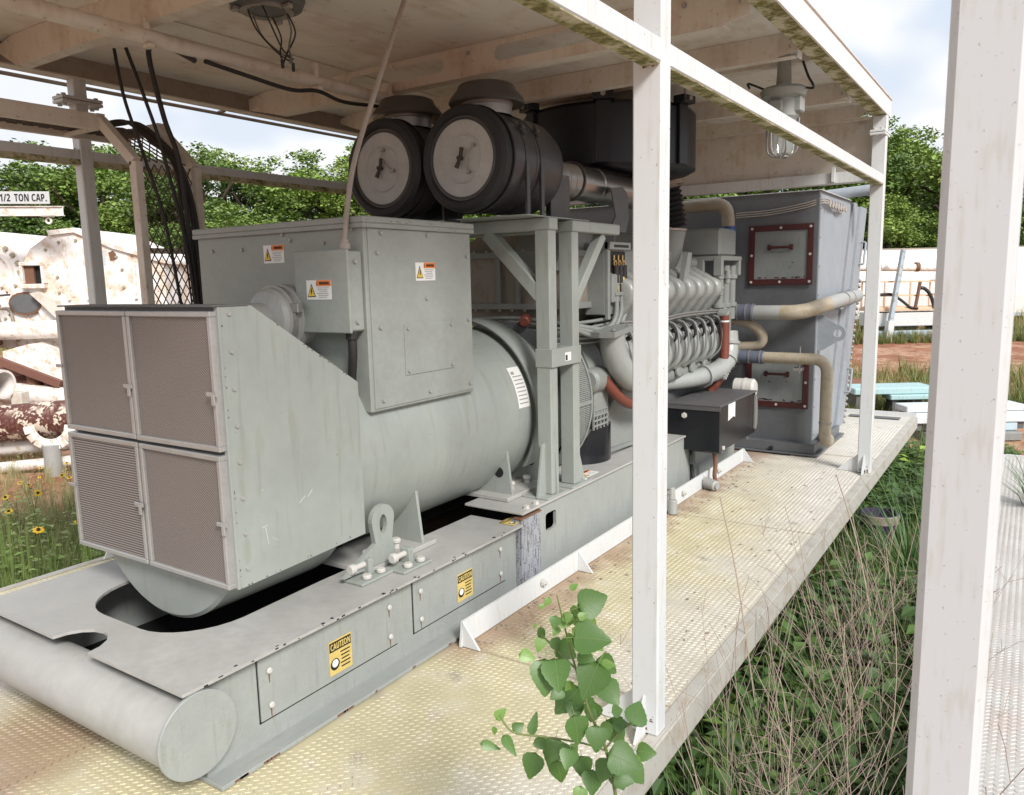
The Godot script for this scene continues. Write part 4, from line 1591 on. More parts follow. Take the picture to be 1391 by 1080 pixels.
func air_cleaners() -> void:
	# stand: two posts, top beams, braces
	var s := mb()
	span(s, Vector3(-2.345, 0.46, -3.865), Vector3(-2.25, 1.97, -3.785), 0.006)
	var p1 := obj("stand_post", s, M.grey, gen)
	s = mb()
	prism(s, [Vector2(-2.25, 0.455), Vector2(-2.235, 0.455), Vector2(-2.25, 0.76)], -3.83, -3.82)
	prism(s, [Vector2(0, 0.455), Vector2(0.09, 0.455), Vector2(0.03, 0.76), Vector2(0, 0.76)], -0.006, 0.006, Transform3D(Basis(Vector3(0, 0, 1), Vector3.UP, Vector3(-1, 0, 0)), Vector3(-2.3, 0, -3.785)))
	span(s, Vector3(-2.4, 0.448, -3.92), Vector3(-2.23, 0.46, -3.7), 0.002)
	obj("post_foot", s, M.grey, p1)
	s = mb()
	span(s, Vector3(-2.345, 0.46, -4.125), Vector3(-2.25, 1.97, -4.05), 0.006)
	var p2 := obj("stand_post", s, M.grey, gen)
	s = mb()
	span(s, Vector3(-2.4, 0.448, -4.24), Vector3(-2.23, 0.46, -3.99), 0.002)
	prism(s, [Vector2(0, 0.46), Vector2(0.1, 0.46), Vector2(0.0, 0.72)], -0.006, 0.006, Transform3D(Basis(Vector3(0, 0, -1), Vector3.UP, Vector3(1, 0, 0)), Vector3(-2.28, 0, -4.125)))
	obj("post_foot", s, M.grey, p2)
	s = mb()
	span(s, Vector3(-3.64, 1.965, -3.87), Vector3(-2.24, 2.035, -3.78), 0.006)
	obj("stand_beam", s, M.grey, gen)
	s = mb()
	span(s, Vector3(-2.345, 1.965, -4.66), Vector3(-2.24, 2.03, -4.045), 0.006)
	span(s, Vector3(-3.64, 1.965, -4.66), Vector3(-3.55, 2.03, -4.045), 0.006)
	span(s, Vector3(-3.64, 1.965, -4.13), Vector3(-2.346, 2.028, -4.05), 0.006)
	obj("stand_beam", s, M.grey, gen)
	s = mb()
	bar(s, Vector3(-2.32, 1.6, -3.825), Vector3(-2.68, 1.965, -3.825), 0.075, 0.075, Vector3(0, 0, 1))
	obj("brace", s, M.grey, gen)
	s = mb()
	bar(s, Vector3(-2.29, 1.56, -4.11), Vector3(-2.29, 1.96, -4.48), 0.06, 0.06, Vector3.RIGHT)
	obj("brace", s, M.grey, gen)
	s = mb()
	span(s, Vector3(-2.349, 1.2, -4.12), Vector3(-2.236, 1.305, -3.78), 0.003)
	var link := obj("link_plate", s, M.grey, gen)
	s = mb()
	box(s, Vector3(-2.2355, 1.25, -3.96), Vector3(0.002, 0.05, 0.07))
	obj("link_label", s, M.paper, link)
	s = mb()
	box(s, Vector3(-2.234, 1.245, -3.94), Vector3(0.002, 0.03, 0.02))
	obj("label_mark", s, M.ink, link)
	s = mb()
	span(s, Vector3(-3.6, 2.036, -4.3), Vector3(-2.27, 2.042, -3.6), 0.001)
	obj("stand_plate", s, M.grey, gen)
	# the two round air cleaners, ends towards the camera
	for q in [[-2.6, 2.345], [-3.175, 2.345]]:
		var c := Vector3(q[0], q[1], -3.5)
		var xf := Transform3D(Basis(Vector3(1, 0, 0), Vector3(0, 0, -1), Vector3(0, 1, 0)), c)
		s = mb()
		lathe(s, [Vector2(0.2, -0.02), Vector2(0.268, -0.012), Vector2(0.276, 0.02), Vector2(0.27, 0.05), Vector2(0.272, 0.055), Vector2(0.272, 0.3), Vector2(0.276, 0.303), Vector2(0.276, 0.315), Vector2(0.272, 0.318), Vector2(0.272, 0.56), Vector2(0.25, 0.63), Vector2(0.17, 0.66), Vector2(0.1, 0.66)], xf, 56)
		var body := obj("air_cleaner", s, M.cleaner if q[0] > -3 else M.cleaner_brown, gen)
		s = mb()
		lathe(s, [Vector2(0.218, -0.02), Vector2(0.232, -0.034), Vector2(0.262, -0.03), Vector2(0.281, -0.01), Vector2(0.283, 0.03), Vector2(0.27, 0.04)], xf, 56)
		lathe(s, [Vector2(0.284, 0.055), Vector2(0.288, 0.06), Vector2(0.284, 0.07), Vector2(0.27, 0.07)], xf, 56)
		obj("rubber_rim", s, M.rubber, body)
		s = mb()
		lathe(s, [Vector2(0.0, -0.024), Vector2(0.118, -0.02), Vector2(0.122, -0.024), Vector2(0.128, -0.024), Vector2(0.132, -0.018), Vector2(0.218, -0.018), Vector2(0.222, -0.01)], xf, 56)
		obj("end_cap", s, M.cap_grey, body)
		s = mb()
		var f := c + Vector3(0, 0, 0.03)
		cyl(s, c + Vector3(0, 0, 0.02), f + Vector3(0, 0, 0.03), 0.011, 10)
		for sg in [-1, 1]:
			var a := deg_to_rad(68) if sg > 0 else deg_to_rad(-112)
			var tip := f + Vector3(cos(a) * 0.055, sin(a) * 0.055, 0.02)
			tube(s, [f + Vector3(0, 0, 0.012), tip], 0.01, 8, true, [0.009, 0.012])
		obj("wing_nut", s, M.cable_brown, body)
		s = mb()
		var k1 := f + Vector3(0.085, 0.06, 0)
		var k2 := f + Vector3(0.05, -0.075, 0)
		if q[0] < -3:
			k1 = f + Vector3(0.02, 0.1, 0)
			k2 = f + Vector3(0.09, -0.02, 0)
		tube(s, curve([k1, k1.lerp(k2, 0.35) + Vector3(-0.03, 0, 0.012), k1.lerp(k2, 0.7) + Vector3(-0.025, 0, 0.012), k2]), 0.0035, 6)
		for k in [k1, k2]:
			cyl(s, k + Vector3(0, 0, -0.01), k + Vector3(0, 0, 0.012), 0.009, 8)
			tube(s, [k + Vector3(-0.012, -0.008, 0.008), k + Vector3(0.012, 0.008, 0.008)], 0.005, 6)
		obj("wire_clip", s, M.steel_dull, body)
		# two steel straps with tension bolts
		for zz in [0.2, 0.35]:
			s = mb()
			lathe(s, [Vector2(0.272, zz - 0.016), Vector2(0.2765, zz - 0.015), Vector2(0.2765, zz + 0.015), Vector2(0.272, zz + 0.016)], xf, 56)
			span(s, Vector3(c.x + 0.262, 2.042, c.z - zz - 0.016), Vector3(c.x + 0.279, 2.33, c.z - zz + 0.016), 0.002)
			var a := deg_to_rad(35)
			var bp := c + Vector3(cos(a) * 0.29, sin(a) * 0.29, -zz)
			box(s, bp, Vector3(0.03, 0.03, 0.03), 0.004, Basis(Vector3(0, 0, 1), a))
			cyl(s, bp + Vector3(-0.012, 0.03, 0), bp + Vector3(0.012, -0.04, 0), 0.007, 8)
			obj("strap", s, M.cleaner, body)
		# rain cap on top
		s = mb()
		var t := Transform3D(Basis(), c + Vector3(0, 0.25, -0.22))
		lathe(s, [Vector2(0.14, 0), Vector2(0.14, 0.05), Vector2(0.145, 0.055), Vector2(0.145, 0.085), Vector2(0.14, 0.09), Vector2(0.12, 0.1)], t, 40)
		obj("inlet_neck", s, M.steel_dull, body)
		s = mb()
		lathe(s, [Vector2(0.12, 0.07), Vector2(0.205, 0.06), Vector2(0.212, 0.068), Vector2(0.205, 0.09), Vector2(0.165, 0.135), Vector2(0.155, 0.16), Vector2(0.14, 0.168), Vector2(0.0, 0.172)], t, 48)
		obj("rain_cap", s, M.cleaner_brown, body)
	s = mb()
	cyl(s, Vector3(-2.79, 1.86, -3.62), Vector3(-2.79, 2.04, -3.62), 0.045, 14)
	obj("drain_stub", s, M.rubber, gen)

func bellows(s: SurfaceTool, a: Vector3, b: Vector3, r: float, ribs: int, depth := 0.012, n := 24) -> void:
	var h := a.distance_to(b)
	var pr := []
	for k in ribs * 4 + 1:
		pr.append(Vector2(r - depth * (0.5 - 0.5 * cos(TAU * k / 4.0)), h * k / (ribs * 4.0)))
	lathe(s, pr, along(a, b - a), n)

# a duct of rounded rectangular section along a path in a plane of constant z
func duct(s: SurfaceTool, pts: Array, a: Array, bz: float, n := 20) -> void:
	var rings := []
	for i in pts.size():
		var d: Vector3 = (pts[mini(i + 1, pts.size() - 1)] - pts[maxi(i - 1, 0)]).normalized()
		var x := d.cross(Vector3(0, 0, 1)).normalized()
		var ring := []
		for k in n:
			var t := TAU * k / n
			var c := cos(t)
			var q := sin(t)
			ring.append(pts[i] + x * (signf(c) * pow(absf(c), 0.5) * a[i]) + d.cross(x) * (signf(q) * pow(absf(q), 0.5) * bz))
		rings.append(ring)
	s.set_smooth_group(1)
	for i in pts.size() - 1:
		for k in n:
			var k2 := (k + 1) % n
			quad(s, rings[i][k], rings[i][k2], rings[i + 1][k2], rings[i + 1][k])
	s.set_smooth_group(-1)
	for k in range(1, n - 1):
		tri(s, rings[0][0], rings[0][k + 1], rings[0][k])
		tri(s, rings[-1][0], rings[-1][k], rings[-1][k + 1])

# the long cast cover of one bank: bulging outside, rounded below
func duct_z(s: SurfaceTool, cx: float, cy: float, side: float) -> void:
	var pr := [Vector2(-0.1, 0.2), Vector2(0.03, 0.19), Vector2(0.1, 0.12), Vector2(0.15, 0.02), Vector2(0.155, -0.07), Vector2(0.12, -0.15), Vector2(0.04, -0.19), Vector2(-0.1, -0.19)]
	var out := []
	for p in pr:
		out.append(Vector2(cx + side * p.x, cy + p.y))
	prism(s, out, -6.82, -4.84)

func engine() -> void:
	var s := mb()
	# block and sump
	prism(s, [Vector2(-0.45, 0.46), Vector2(0.45, 0.46), Vector2(0.5, 0.75), Vector2(0.36, 0.95), Vector2(0.3, 1.35), Vector2(-0.3, 1.35), Vector2(-0.36, 0.95), Vector2(-0.5, 0.75)], -6.95, -4.75, Transform3D(Basis(), Vector3(GX, 0, 0)))
	var block := obj("engine_block", s, M.grey_dark, gen)
	s = mb()
	prism(s, [Vector2(4.72, 0.46), Vector2(5.35, 0.46), Vector2(5.35, 0.9), Vector2(4.95, 0.9), Vector2(4.72, 0.7)], 0, 0.04, Transform3D(FX, Vector3(-2.47, 0, 0)))
	var sp := obj("sump_cover", s, M.grey_engine, gen)
	s = mb()
	var rim := [Vector3(-2.425, 0.885, -4.97), Vector3(-2.425, 0.69, -4.745), Vector3(-2.425, 0.5, -4.745), Vector3(-2.425, 0.475, -5.3)]
	tube(s, rim, 0.018, 8)
	for p in rim:
		hexbolt(s, p + Vector3(0.012, 0, 0), Vector3.RIGHT, 0.014, 0.012)
	obj("cover_rim", s, M.grey_engine, sp)
	# flywheel housing and its perforated guard
	s = mb()
	lathe(s, [Vector2(0.3, 0), Vector2(0.56, 0.0), Vector2(0.57, 0.02), Vector2(0.57, 0.2), Vector2(0.5, 0.28), Vector2(0.3, 0.3)], Transform3D(Basis(Vector3(1, 0, 0), Vector3(0, 0, -1), Vector3(0, 1, 0)), Vector3(GX, 0.93, -4.55)), 48)
	obj("flywheel_housing", s, M.grey_engine, gen)
	s = mb()
	cyl(s, Vector3(-2.62, 0.448, -4.75), Vector3(-2.62, 0.7, -4.75), 0.24, 36)
	obj("dark_drum", s, M.box_black, gen)
	s = mb()
	s.set_smooth_group(1)
	for k in 10:
		var t0 := k / 10.0
		var t1 := (k + 1) / 10.0
		var pt := func(t: float) -> Vector3:
			var a := lerpf(-58, 32, t)
			return Vector3(GX + cos(deg_to_rad(a)) * 0.57, 0.9 + sin(deg_to_rad(a)) * 0.57, 0)
		var a: Vector3 = pt.call(t0)
		var b: Vector3 = pt.call(t1)
		a.y = maxf(a.y, 0.45)
		b.y = maxf(b.y, 0.45)
		var ua := t0 * 18.0
		var ub := t1 * 18.0
		for e in [[a, -4.22, ua], [b, -4.5, ub], [a, -4.5, ua], [a, -4.22, ua], [b, -4.22, ub], [b, -4.5, ub]]:
			s.set_uv(Vector2(e[1] * 20.0, e[2]))
			s.add_vertex(e[0] + Vector3(0, 0, e[1]))
	var guard := obj("perforated_guard", s, M.perforated, gen)
	s = mb()
	for zz in [-4.22, -4.5]:
		var ring := []
		for k in 14:
			var a := deg_to_rad(lerpf(-50, 34, k / 13.0))
			ring.append(Vector3(GX + cos(a) * 0.575, 0.9 + sin(a) * 0.575, zz))
		tube(s, ring, 0.008, 6)
	box(s, Vector3(-2.368, 0.9, -4.36), Vector3(0.008, 0.025, 0.28))
	obj("guard_frame", s, M.grey_engine, guard)
	# starter motor with a vented cover
	s = mb()
	cyl(s, Vector3(-2.4, 1.03, -4.5), Vector3(-2.4, 1.03, -4.7), 0.085, 24, 0.02)
	cyl(s, Vector3(-2.4, 1.03, -4.7), Vector3(-2.4, 1.03, -4.78), 0.06, 24, 0.01)
	obj("starter_motor", s, M.grey_engine, gen)
	s = mb()
	for y in 7:
		for z in 4:
			box(s, Vector3(-2.38, 0.72 + y * 0.035, -4.58 - z * 0.05), Vector3(0.012, 0.012, 0.045), 0.002)
	for z in 5:
		box(s, Vector3(-2.384, 0.83, -4.555 - z * 0.05), Vector3(0.012, 0.27, 0.01))
	obj("vent_grille", s, M.grey_engine, gen)
	s = mb()
	box(s, Vector3(-2.42, 0.83, -4.66), Vector3(0.05, 0.26, 0.22))
	obj("grille_backing", s, M.void, block)
	# big elbow with its flange
	s = mb()
	tube(s, curve([Vector3(-2.28, 1.33, -4.62), Vector3(-2.275, 1.22, -4.64), Vector3(-2.26, 1.1, -4.72), Vector3(-2.25, 1.01, -4.87), Vector3(-2.26, 0.97, -5.2)], 6), 0.085, 24, true)
	var el := obj("coolant_elbow", s, M.engine_light, gen)
	s = mb()
	prism(s, [Vector2(-0.15, -0.1), Vector2(0.15, -0.1), Vector2(0.17, 0), Vector2(0.15, 0.1), Vector2(-0.15, 0.1), Vector2(-0.17, 0)], 0, 0.035, Transform3D(Basis(Vector3(0, 0.1, -1).normalized(), Vector3(-1, 0, 0), Vector3(0, 1, 0.1).normalized()), Vector3(-2.29, 1.335, -4.63)))
	for k in 4:
		hexbolt(s, Vector3(-2.29 + (0.07 if k % 2 else -0.07), 1.362 + 0.012 * (k / 2), -4.52 - 0.22 * (k / 2)), Vector3.UP, 0.014, 0.014)
	obj("elbow_flange", s, M.grey_engine, el)
	s = mb()
	tube(s, curve([Vector3(-2.36, 1.06, -4.62), Vector3(-2.32, 0.97, -4.68), Vector3(-2.3, 0.89, -4.78), Vector3(-2.29, 0.82, -4.95), Vector3(-2.28, 0.79, -5.2)]), 0.036, 12)
	obj("red_hose", s, M.hose_red, gen)
	# beige after-cooler behind the stand, flanged and ribbed
	s = mb()
	span(s, Vector3(-3.5, 1.5, -4.95), Vector3(-2.5, 1.86, -4.4), 0.004)
	prism(s, [Vector2(-3.45, 1.86), Vector2(-2.55, 1.86), Vector2(-2.75, 2.0), Vector2(-3.2, 2.0)], -4.9, -4.45)
	prism(s, [Vector2(-3.45, 1.5), Vector2(-2.55, 1.5), Vector2(-2.65, 1.38), Vector2(-3.3, 1.38)], -4.9, -4.45)
	var ac := obj("after_cooler", s, M.cooler_tan, gen)
	s = mb()
	for y in [1.86, 1.52]:
		span(s, Vector3(-3.52, y - 0.02, -4.97), Vector3(-2.47, y + 0.02, -4.37), 0.003)
	for x in [-3.3, -3.0, -2.85, -2.62]:
		span(s, Vector3(x - 0.015, 1.54, -4.4), Vector3(x + 0.015, 1.84, -4.375), 0.002)
	span(s, Vector3(-2.5, 1.54, -4.55), Vector3(-2.475, 1.84, -4.52), 0.002)
	span(s, Vector3(-2.5, 1.54, -4.8), Vector3(-2.475, 1.84, -4.77), 0.002)
	obj("cooler_flange", s, M.grey_engine, ac)
	for x in 9:
		bolt(Vector3(-3.4 + 0.1 * x, 1.88, -4.385), Vector3.UP, 0.01, 0.012, M.bolt_grey, ac, "bolt")
		bolt(Vector3(-3.4 + 0.1 * x, 1.5, -4.385), Vector3.DOWN, 0.01, 0.012, M.bolt_grey, ac, "bolt")
	s = mb()
	span(s, Vector3(-3.4, 1.4, -6.6), Vector3(-2.48, 1.9, -5.0), 0.02)
	obj("charge_air_housing", s, M.grey_engine, gen)
	# clutter below the cooler: lines, a pinkish cap
	s = mb()
	for i in 5:
		var y := 1.3 + 0.035 * i
		tube(s, curve([Vector3(-3.1, y, -4.3), Vector3(-2.8, y + rv(-0.03, 0.03), -4.32), Vector3(-2.5, y + rv(-0.03, 0.03), -4.4), Vector3(-2.4, y - 0.02, -4.7), Vector3(-2.42, y, -5.1)]), rv(0.009, 0.018), 8)
	obj("pipe_run", s, M.grey_engine, gen)
	s = mb()
	cyl(s, Vector3(-2.72, 1.45, -4.28), Vector3(-2.69, 1.43, -4.2), 0.035, 14, 0.008)
	obj("red_cap", s, M.hose_red, gen)
	# terminal cabinet with three plugs and looms
	s = mb()
	span(s, Vector3(-2.52, 1.45, -5.0), Vector3(-2.37, 1.93, -4.7), 0.006)
	span(s, Vector3(-2.371, 1.88, -5.02), Vector3(-2.33, 1.93, -4.7), 0.003)
	span(s, Vector3(-2.371, 1.42, -4.735), Vector3(-2.345, 1.93, -4.7), 0.003)
	span(s, Vector3(-2.37, 1.53, -4.86), Vector3(-2.335, 1.72, -4.745), 0.008)
	var tc := obj("terminal_cabinet", s, M.grey_engine, gen)
	s = mb()
	span(s, Vector3(-2.331, 1.895, -4.98), Vector3(-2.328, 1.912, -4.76))
	span(s, Vector3(-2.369, 1.73, -5.0), Vector3(-2.366, 1.87, -4.78))
	obj("dark_panel", s, M.ink, tc)
	for k in 3:
		var z := -4.815 - 0.065 * k
		s = mb()
		cyl(s, Vector3(-2.36, 1.845, z), Vector3(-2.36, 1.81, z), 0.007, 10)
		lathe(s, [Vector2(0.012, -0.004), Vector2(0.022, -0.004), Vector2(0.022, 0.004), Vector2(0.012, 0.004)], Transform3D(Basis(Vector3(0, 1, 0), Vector3(1, 0, 0), Vector3(0, 0, -1)), Vector3(-2.35, 1.79, z)), 14)
		obj("brass_lug", s, M.brass, tc)
		s = mb()
		cyl(s, Vector3(-2.352, 1.78, z - 0.01), Vector3(-2.35, 1.66, z - 0.015), 0.021, 12, 0.004)
		tube(s, curve([Vector3(-2.35, 1.68, z - 0.015), Vector3(-2.345, 1.58, z - 0.012), Vector3(-2.35, 1.5, z)]), 0.012, 8)
		obj("plug", s, M.cable, tc)
	s = mb()
	cyl(s, Vector3(-2.349, 1.7, -4.905), Vector3(-2.349, 1.655, -4.905), 0.0225, 12)
	cyl(s, Vector3(-2.35, 1.64, -4.84), Vector3(-2.35, 1.6, -4.84), 0.016, 12)
	obj("yellow_tag", s, M.yellow, tc)
	s = mb()
	span(s, Vector3(-2.37, 1.575, -4.96), Vector3(-2.325, 1.6, -4.78), 0.004)
	obj("clamp_rail", s, M.grey_engine, tc)
	for k in 3:
		s = mb()
		var z := -4.82 - 0.07 * k
		tube(s, curve([Vector3(-2.345, 1.58, z), Vector3(-2.34, 1.46, z + 0.01), Vector3(-2.35, 1.39 - 0.02 * k, z + 0.05 + 0.03 * k), Vector3(-2.36, 1.36 - 0.02 * k, -4.66 + 0.02 * k), Vector3(-2.38, 1.385 - 0.02 * k, -4.45), Vector3(-2.45, 1.42, -4.3)]), 0.017, 10)
		obj("loom_conduit", s, M.grey_engine, gen)
	# the right-hand bank shows: boxy elbows above, ridged head covers with their leads below
	for side in [1.0, -1.0]:
		for k in 9:
			if side < 0 and k % 3:
				continue
			var z := -4.95 - 0.215 * k
			s = mb()
			var path := bend([Vector3(GX + side * 0.14, 1.88, z), Vector3(GX + side * 0.635, 1.6, z), Vector3(GX + side * 0.46, 1.33, z)], 0.06, 6)
			var half := []
			for q in path.size():
				half.append(lerpf(0.062, 0.08, smoothstep(0.0, 0.5, q / float(path.size() - 1))) * (1.0 - 0.3 * smoothstep(0.75, 1.0, q / float(path.size() - 1))))
			duct(s, path, half, 0.064)
			var el_ := obj("intake_elbow", s, M.engine_light, gen)
			s = mb()
			var fp := Vector3(GX + side * 0.47, 1.345, z)
			box(s, fp, Vector3(0.17, 0.03, 0.16), 0.008, Basis(Vector3(0, 0, 1), side * -0.55))
			obj("elbow_flange", s, M.engine_light, el_)
			if side > 0:
				for q in [-1, 1]:
					bolt(fp + Vector3(0.055, 0.0, q * 0.066), Vector3(0.5, 0.85, 0), 0.012, 0.016, M.bolt_grey, el_)
		s = mb()
		var cx: float = GX + side * 0.5
		duct_z(s, cx, 1.13, side)
		obj("head_casting", s, M.engine_light, gen)
	for k in 10:
		# finger ridges that run up each cover
		var z := -4.92 - 0.2 * k
		s = mb()
		tube(s, curve([Vector3(-2.335, 1.0, z), Vector3(-2.285, 1.1, z), Vector3(-2.305, 1.21, z + 0.01), Vector3(-2.37, 1.31, z + 0.02)], 4), 0.04, 12, true, [0.034, 0.044, 0.052, 0.056, 0.057, 0.056, 0.054, 0.052, 0.048, 0.044, 0.038, 0.032, 0.026])
		var rg := obj("cover_ridge", s, M.engine_light, gen)
		s = mb()
		cyl(s, Vector3(-2.31, 1.27, z + 0.015), Vector3(-2.27, 1.3, z + 0.02), 0.018, 10, 0.004)
		obj("lead_socket", s, M.cable, rg)
		if true:
			s = mb()
			var o := Vector3(-2.245, 1.28, z)
			tube(s, curve([o + Vector3(-0.05, 0.08, 0.0), o + Vector3(0.01, 0.05, -0.03), o + Vector3(0.02, -0.03, -0.065), o + Vector3(0.0, -0.07, -0.09), o + Vector3(0.012, -0.02, -0.115), o + Vector3(-0.02, 0.06, -0.09)], 5), 0.008, 7)
			obj("ignition_lead", s, M.cable, gen)
			s = mb()
			tube(s, curve([Vector3(-2.36, 1.36, z + 0.05), Vector3(-2.26, 1.33, z + 0.06), Vector3(-2.225, 1.22, z + 0.07), Vector3(-2.235, 1.08, z + 0.075), Vector3(-2.33, 0.97, z + 0.08)], 5), 0.009, 8)
			obj("fuel_line", s, M.grey_engine, gen)
			s = mb()
			box(s, Vector3(-2.36, 1.345, z), Vector3(0.06, 0.04, 0.05), 0.008)
			tube(s, [Vector3(-2.4, 1.36, z - 0.05), Vector3(-2.3, 1.33, z + 0.06)], 0.007, 6)
			obj("injector_block", s, M.steel_dull, gen)
	s = mb()
	for y in [1.395, 1.375]:
		tube(s, curve([Vector3(-2.33, y, -4.85), Vector3(-2.3, y - 0.01, -5.4), Vector3(-2.31, y + 0.008, -6.0), Vector3(-2.3, y, -6.75)], 6), 0.009, 7)
	obj("fuel_rail", s, M.steel_dull, gen)
	s = mb()
	tube(s, [Vector3(-2.42, 0.93, -4.9), Vector3(-2.42, 0.93, -6.75)], 0.08, 18)
	obj("water_gallery", s, M.grey_engine, gen)
	for k in 6:
		s = mb()
		cyl(s, Vector3(-2.34, 0.95, -5.0 - 0.3 * k), Vector3(-2.31, 0.95, -5.0 - 0.3 * k), 0.05, 16, 0.008)
		obj("core_plug", s, M.grey_engine, gen)
	s = mb()
	tube(s, curve([Vector3(-2.55, 0.86, -5.6), Vector3(-2.4, 0.84, -6.05), Vector3(-2.28, 0.86, -6.4), Vector3(-2.22, 0.91, -6.66), Vector3(-2.215, 1.03, -6.8), Vector3(-2.235, 1.2, -6.84)], 5), 0.07, 18, true, range(26).map(func(q: int) -> float: return lerpf(0.055, 0.082, smoothstep(0.0, 14.0, float(q)))))
	var wp := obj("return_elbow", s, M.engine_light, gen)
	for q in [[Vector3(-2.218, 0.96, -6.73), Vector3(0, 0.6, -0.6)], [Vector3(-2.222, 1.1, -6.82), Vector3(0, 1, -0.1)], [Vector3(-2.29, 0.855, -6.37), Vector3(0.3, 0.1, -0.9)]]:
		s = mb()
		lathe(s, [Vector2(0.078, 0), Vector2(0.096, 0), Vector2(0.096, 0.024), Vector2(0.078, 0.024)], along(q[0], q[1]), 20)
		obj("pipe_collar", s, M.engine_light, wp)
	for q in 5:
		bolt(Vector3(-2.15 - 0.01 * q, 0.83 + 0.012 * q, -6.5 - 0.06 * q), Vector3(1, 0.2, 0.2), 0.013, 0.016, M.bolt_grey, wp)
	# small fittings that crowd the rear of the bank
	for q in [[Vector3(-2.33, 1.6, -6.74), 0.03, 0.1], [Vector3(-2.27, 1.52, -6.72), 0.022, 0.14], [Vector3(-2.24, 1.62, -6.8), 0.026, 0.12], [Vector3(-2.31, 1.18, -6.8), 0.035, 0.16], [Vector3(-2.26, 1.06, -6.86), 0.03, 0.14]]:
		s = mb()
		cyl(s, q[0], q[0] + Vector3(0, q[2], 0), q[1], 12, 0.005)
		cyl(s, q[0] + Vector3(0, q[2] * 0.4, 0), q[0] + Vector3(0, q[2] * 0.6, 0), q[1] * 1.45, 6)
		obj("pipe_fitting", s, M.grey_engine, gen)
	# pedestal pair under the turbo outlet
	s = mb()
	prism(s, [Vector2(-0.02, 0), Vector2(0.09, 0), Vector2(0.16, 0.3), Vector2(0.09, 0.3)], -0.02, 0.02, Transform3D(FX, Vector3(-2.36, 1.58, -5.6)))
	prism(s, [Vector2(-0.02, 0), Vector2(0.09, 0), Vector2(0.2, 0.32), Vector2(0.12, 0.32)], -0.02, 0.02, Transform3D(FX, Vector3(-2.32, 1.56, -5.9)))
	obj("turbo_bracket", s, M.grey_engine, gen)
	# turbo inlet: cone, clamp, black bellows up to the silencer
	s = mb()
	lathe(s, [Vector2(0.05, 0), Vector2(0.085, 0.05), Vector2(0.11, 0.14), Vector2(0.125, 0.3), Vector2(0.125, 0.33)], Transform3D(Basis(Vector3(0, 0, 1), -0.1), Vector3(-2.5, 1.74, -6.05)), 28)
	var tb := obj("turbo_inlet", s, M.grey_engine, gen)
	s = mb()
	lathe(s, [Vector2(0.126, 0.0), Vector2(0.136, 0.004), Vector2(0.136, 0.02), Vector2(0.126, 0.024)], Transform3D(Basis(Vector3(0, 0, 1), -0.1), Vector3(-2.467, 2.06, -6.05)), 28)
	obj("hose_clamp", s, M.steel, tb)
	s = mb()
	bellows(s, Vector3(-2.465, 2.08, -6.05), Vector3(-2.5, 2.38, -6.0), 0.14, 8, 0.025)
	obj("bellows_hose", s, M.rubber, gen)
	s = mb()
	tube(s, curve([Vector3(-2.5, 2.37, -6.0), Vector3(-2.54, 2.48, -5.95), Vector3(-2.62, 2.5, -5.8)]), 0.12, 20)
	lathe(s, [Vector2(0.12, 0), Vector2(0.16, 0), Vector2(0.16, 0.03), Vector2(0.12, 0.03)], along(Vector3(-2.505, 2.39, -6.0), Vector3(-0.2, 1, 0.1)), 24)
	obj("exhaust_elbow", s, M.rail_brown, gen)
	# steel air duct from the cleaner, with its bracket plates
	s = mb()
	bellows(s, Vector3(-2.55, 2.31, -4.16), Vector3(-2.52, 2.31, -4.5), 0.11, 5, 0.018)
	obj("duct_bellows", s, M.steel_dull, gen)
	s = mb()
	lathe(s, [Vector2(0.1, 0.0), Vector2(0.125, 0.0), Vector2(0.125, 0.03), Vector2(0.112, 0.04), Vector2(0.112, 0.3), Vector2(0.118, 0.31), Vector2(0.118, 0.34), Vector2(0.112, 0.35), Vector2(0.112, 1.2)], along(Vector3(-2.52, 2.31, -4.5), Vector3(-0.02, 0, -1)), 30)
	obj("air_duct", s, M.steel, gen)
	s = mb()
	span(s, Vector3(-2.44, 2.04, -4.34), Vector3(-2.43, 2.32, -4.12), 0.002)
	span(s, Vector3(-2.6, 2.04, -4.35), Vector3(-2.43, 2.32, -4.34), 0.002)
	prism(s, [Vector2(4.75, 2.0), Vector2(5.0, 2.0), Vector2(5.05, 2.1), Vector2(5.03, 2.26), Vector2(4.95, 2.3), Vector2(4.78, 2.28), Vector2(4.85, 2.1)], 0, 0.01, Transform3D(FX, Vector3(-2.37, 0, 0)))
	obj("duct_bracket", s, M.grey_dark, gen)
	s = mb()
	prism(s, [Vector2(4.3, 1.75), Vector2(4.85, 1.75), Vector2(4.9, 1.95), Vector2(4.7, 2.06), Vector2(4.45, 2.0)], -0.35, 0.0, Transform3D(FX, Vector3(-2.52, 0, 0)))
	obj("duct_cowl", s, M.grey_engine, gen)
	# expansion tank on its bracketed frame at the rear
	s = mb()
	span(s, Vector3(-3.3, 1.86, -7.15), Vector3(-2.28, 2.1, -6.72), 0.02)
	var et := obj("expansion_tank", s, M.grey_engine, gen)
	s = mb()
	span(s, Vector3(-2.62, 1.82, -7.2), Vector3(-2.24, 1.86, -6.66), 0.006)
	for z in [-6.68, -7.16]:
		box(s, Vector3(-2.28, 1.77, z), Vector3(0.08, 0.16, 0.05), 0.008)
	box(s, Vector3(-2.5, 1.76, -6.67), Vector3(0.2, 0.14, 0.04), 0.01)
	obj("tank_frame", s, M.grey_engine, et)
	s = mb()
	for z in [-6.78, -6.95, -7.12]:
		tube(s, [Vector3(-2.31, 1.78, z), Vector3(-2.31, 1.3, z)], 0.04, 14)
		for y in [1.7, 1.45]:
			cyl(s, Vector3(-2.31, y, z), Vector3(-2.31, y - 0.04, z), 0.055, 14, 0.006)
	obj("tank_pipe", s, M.grey_engine, gen)
	s = mb()
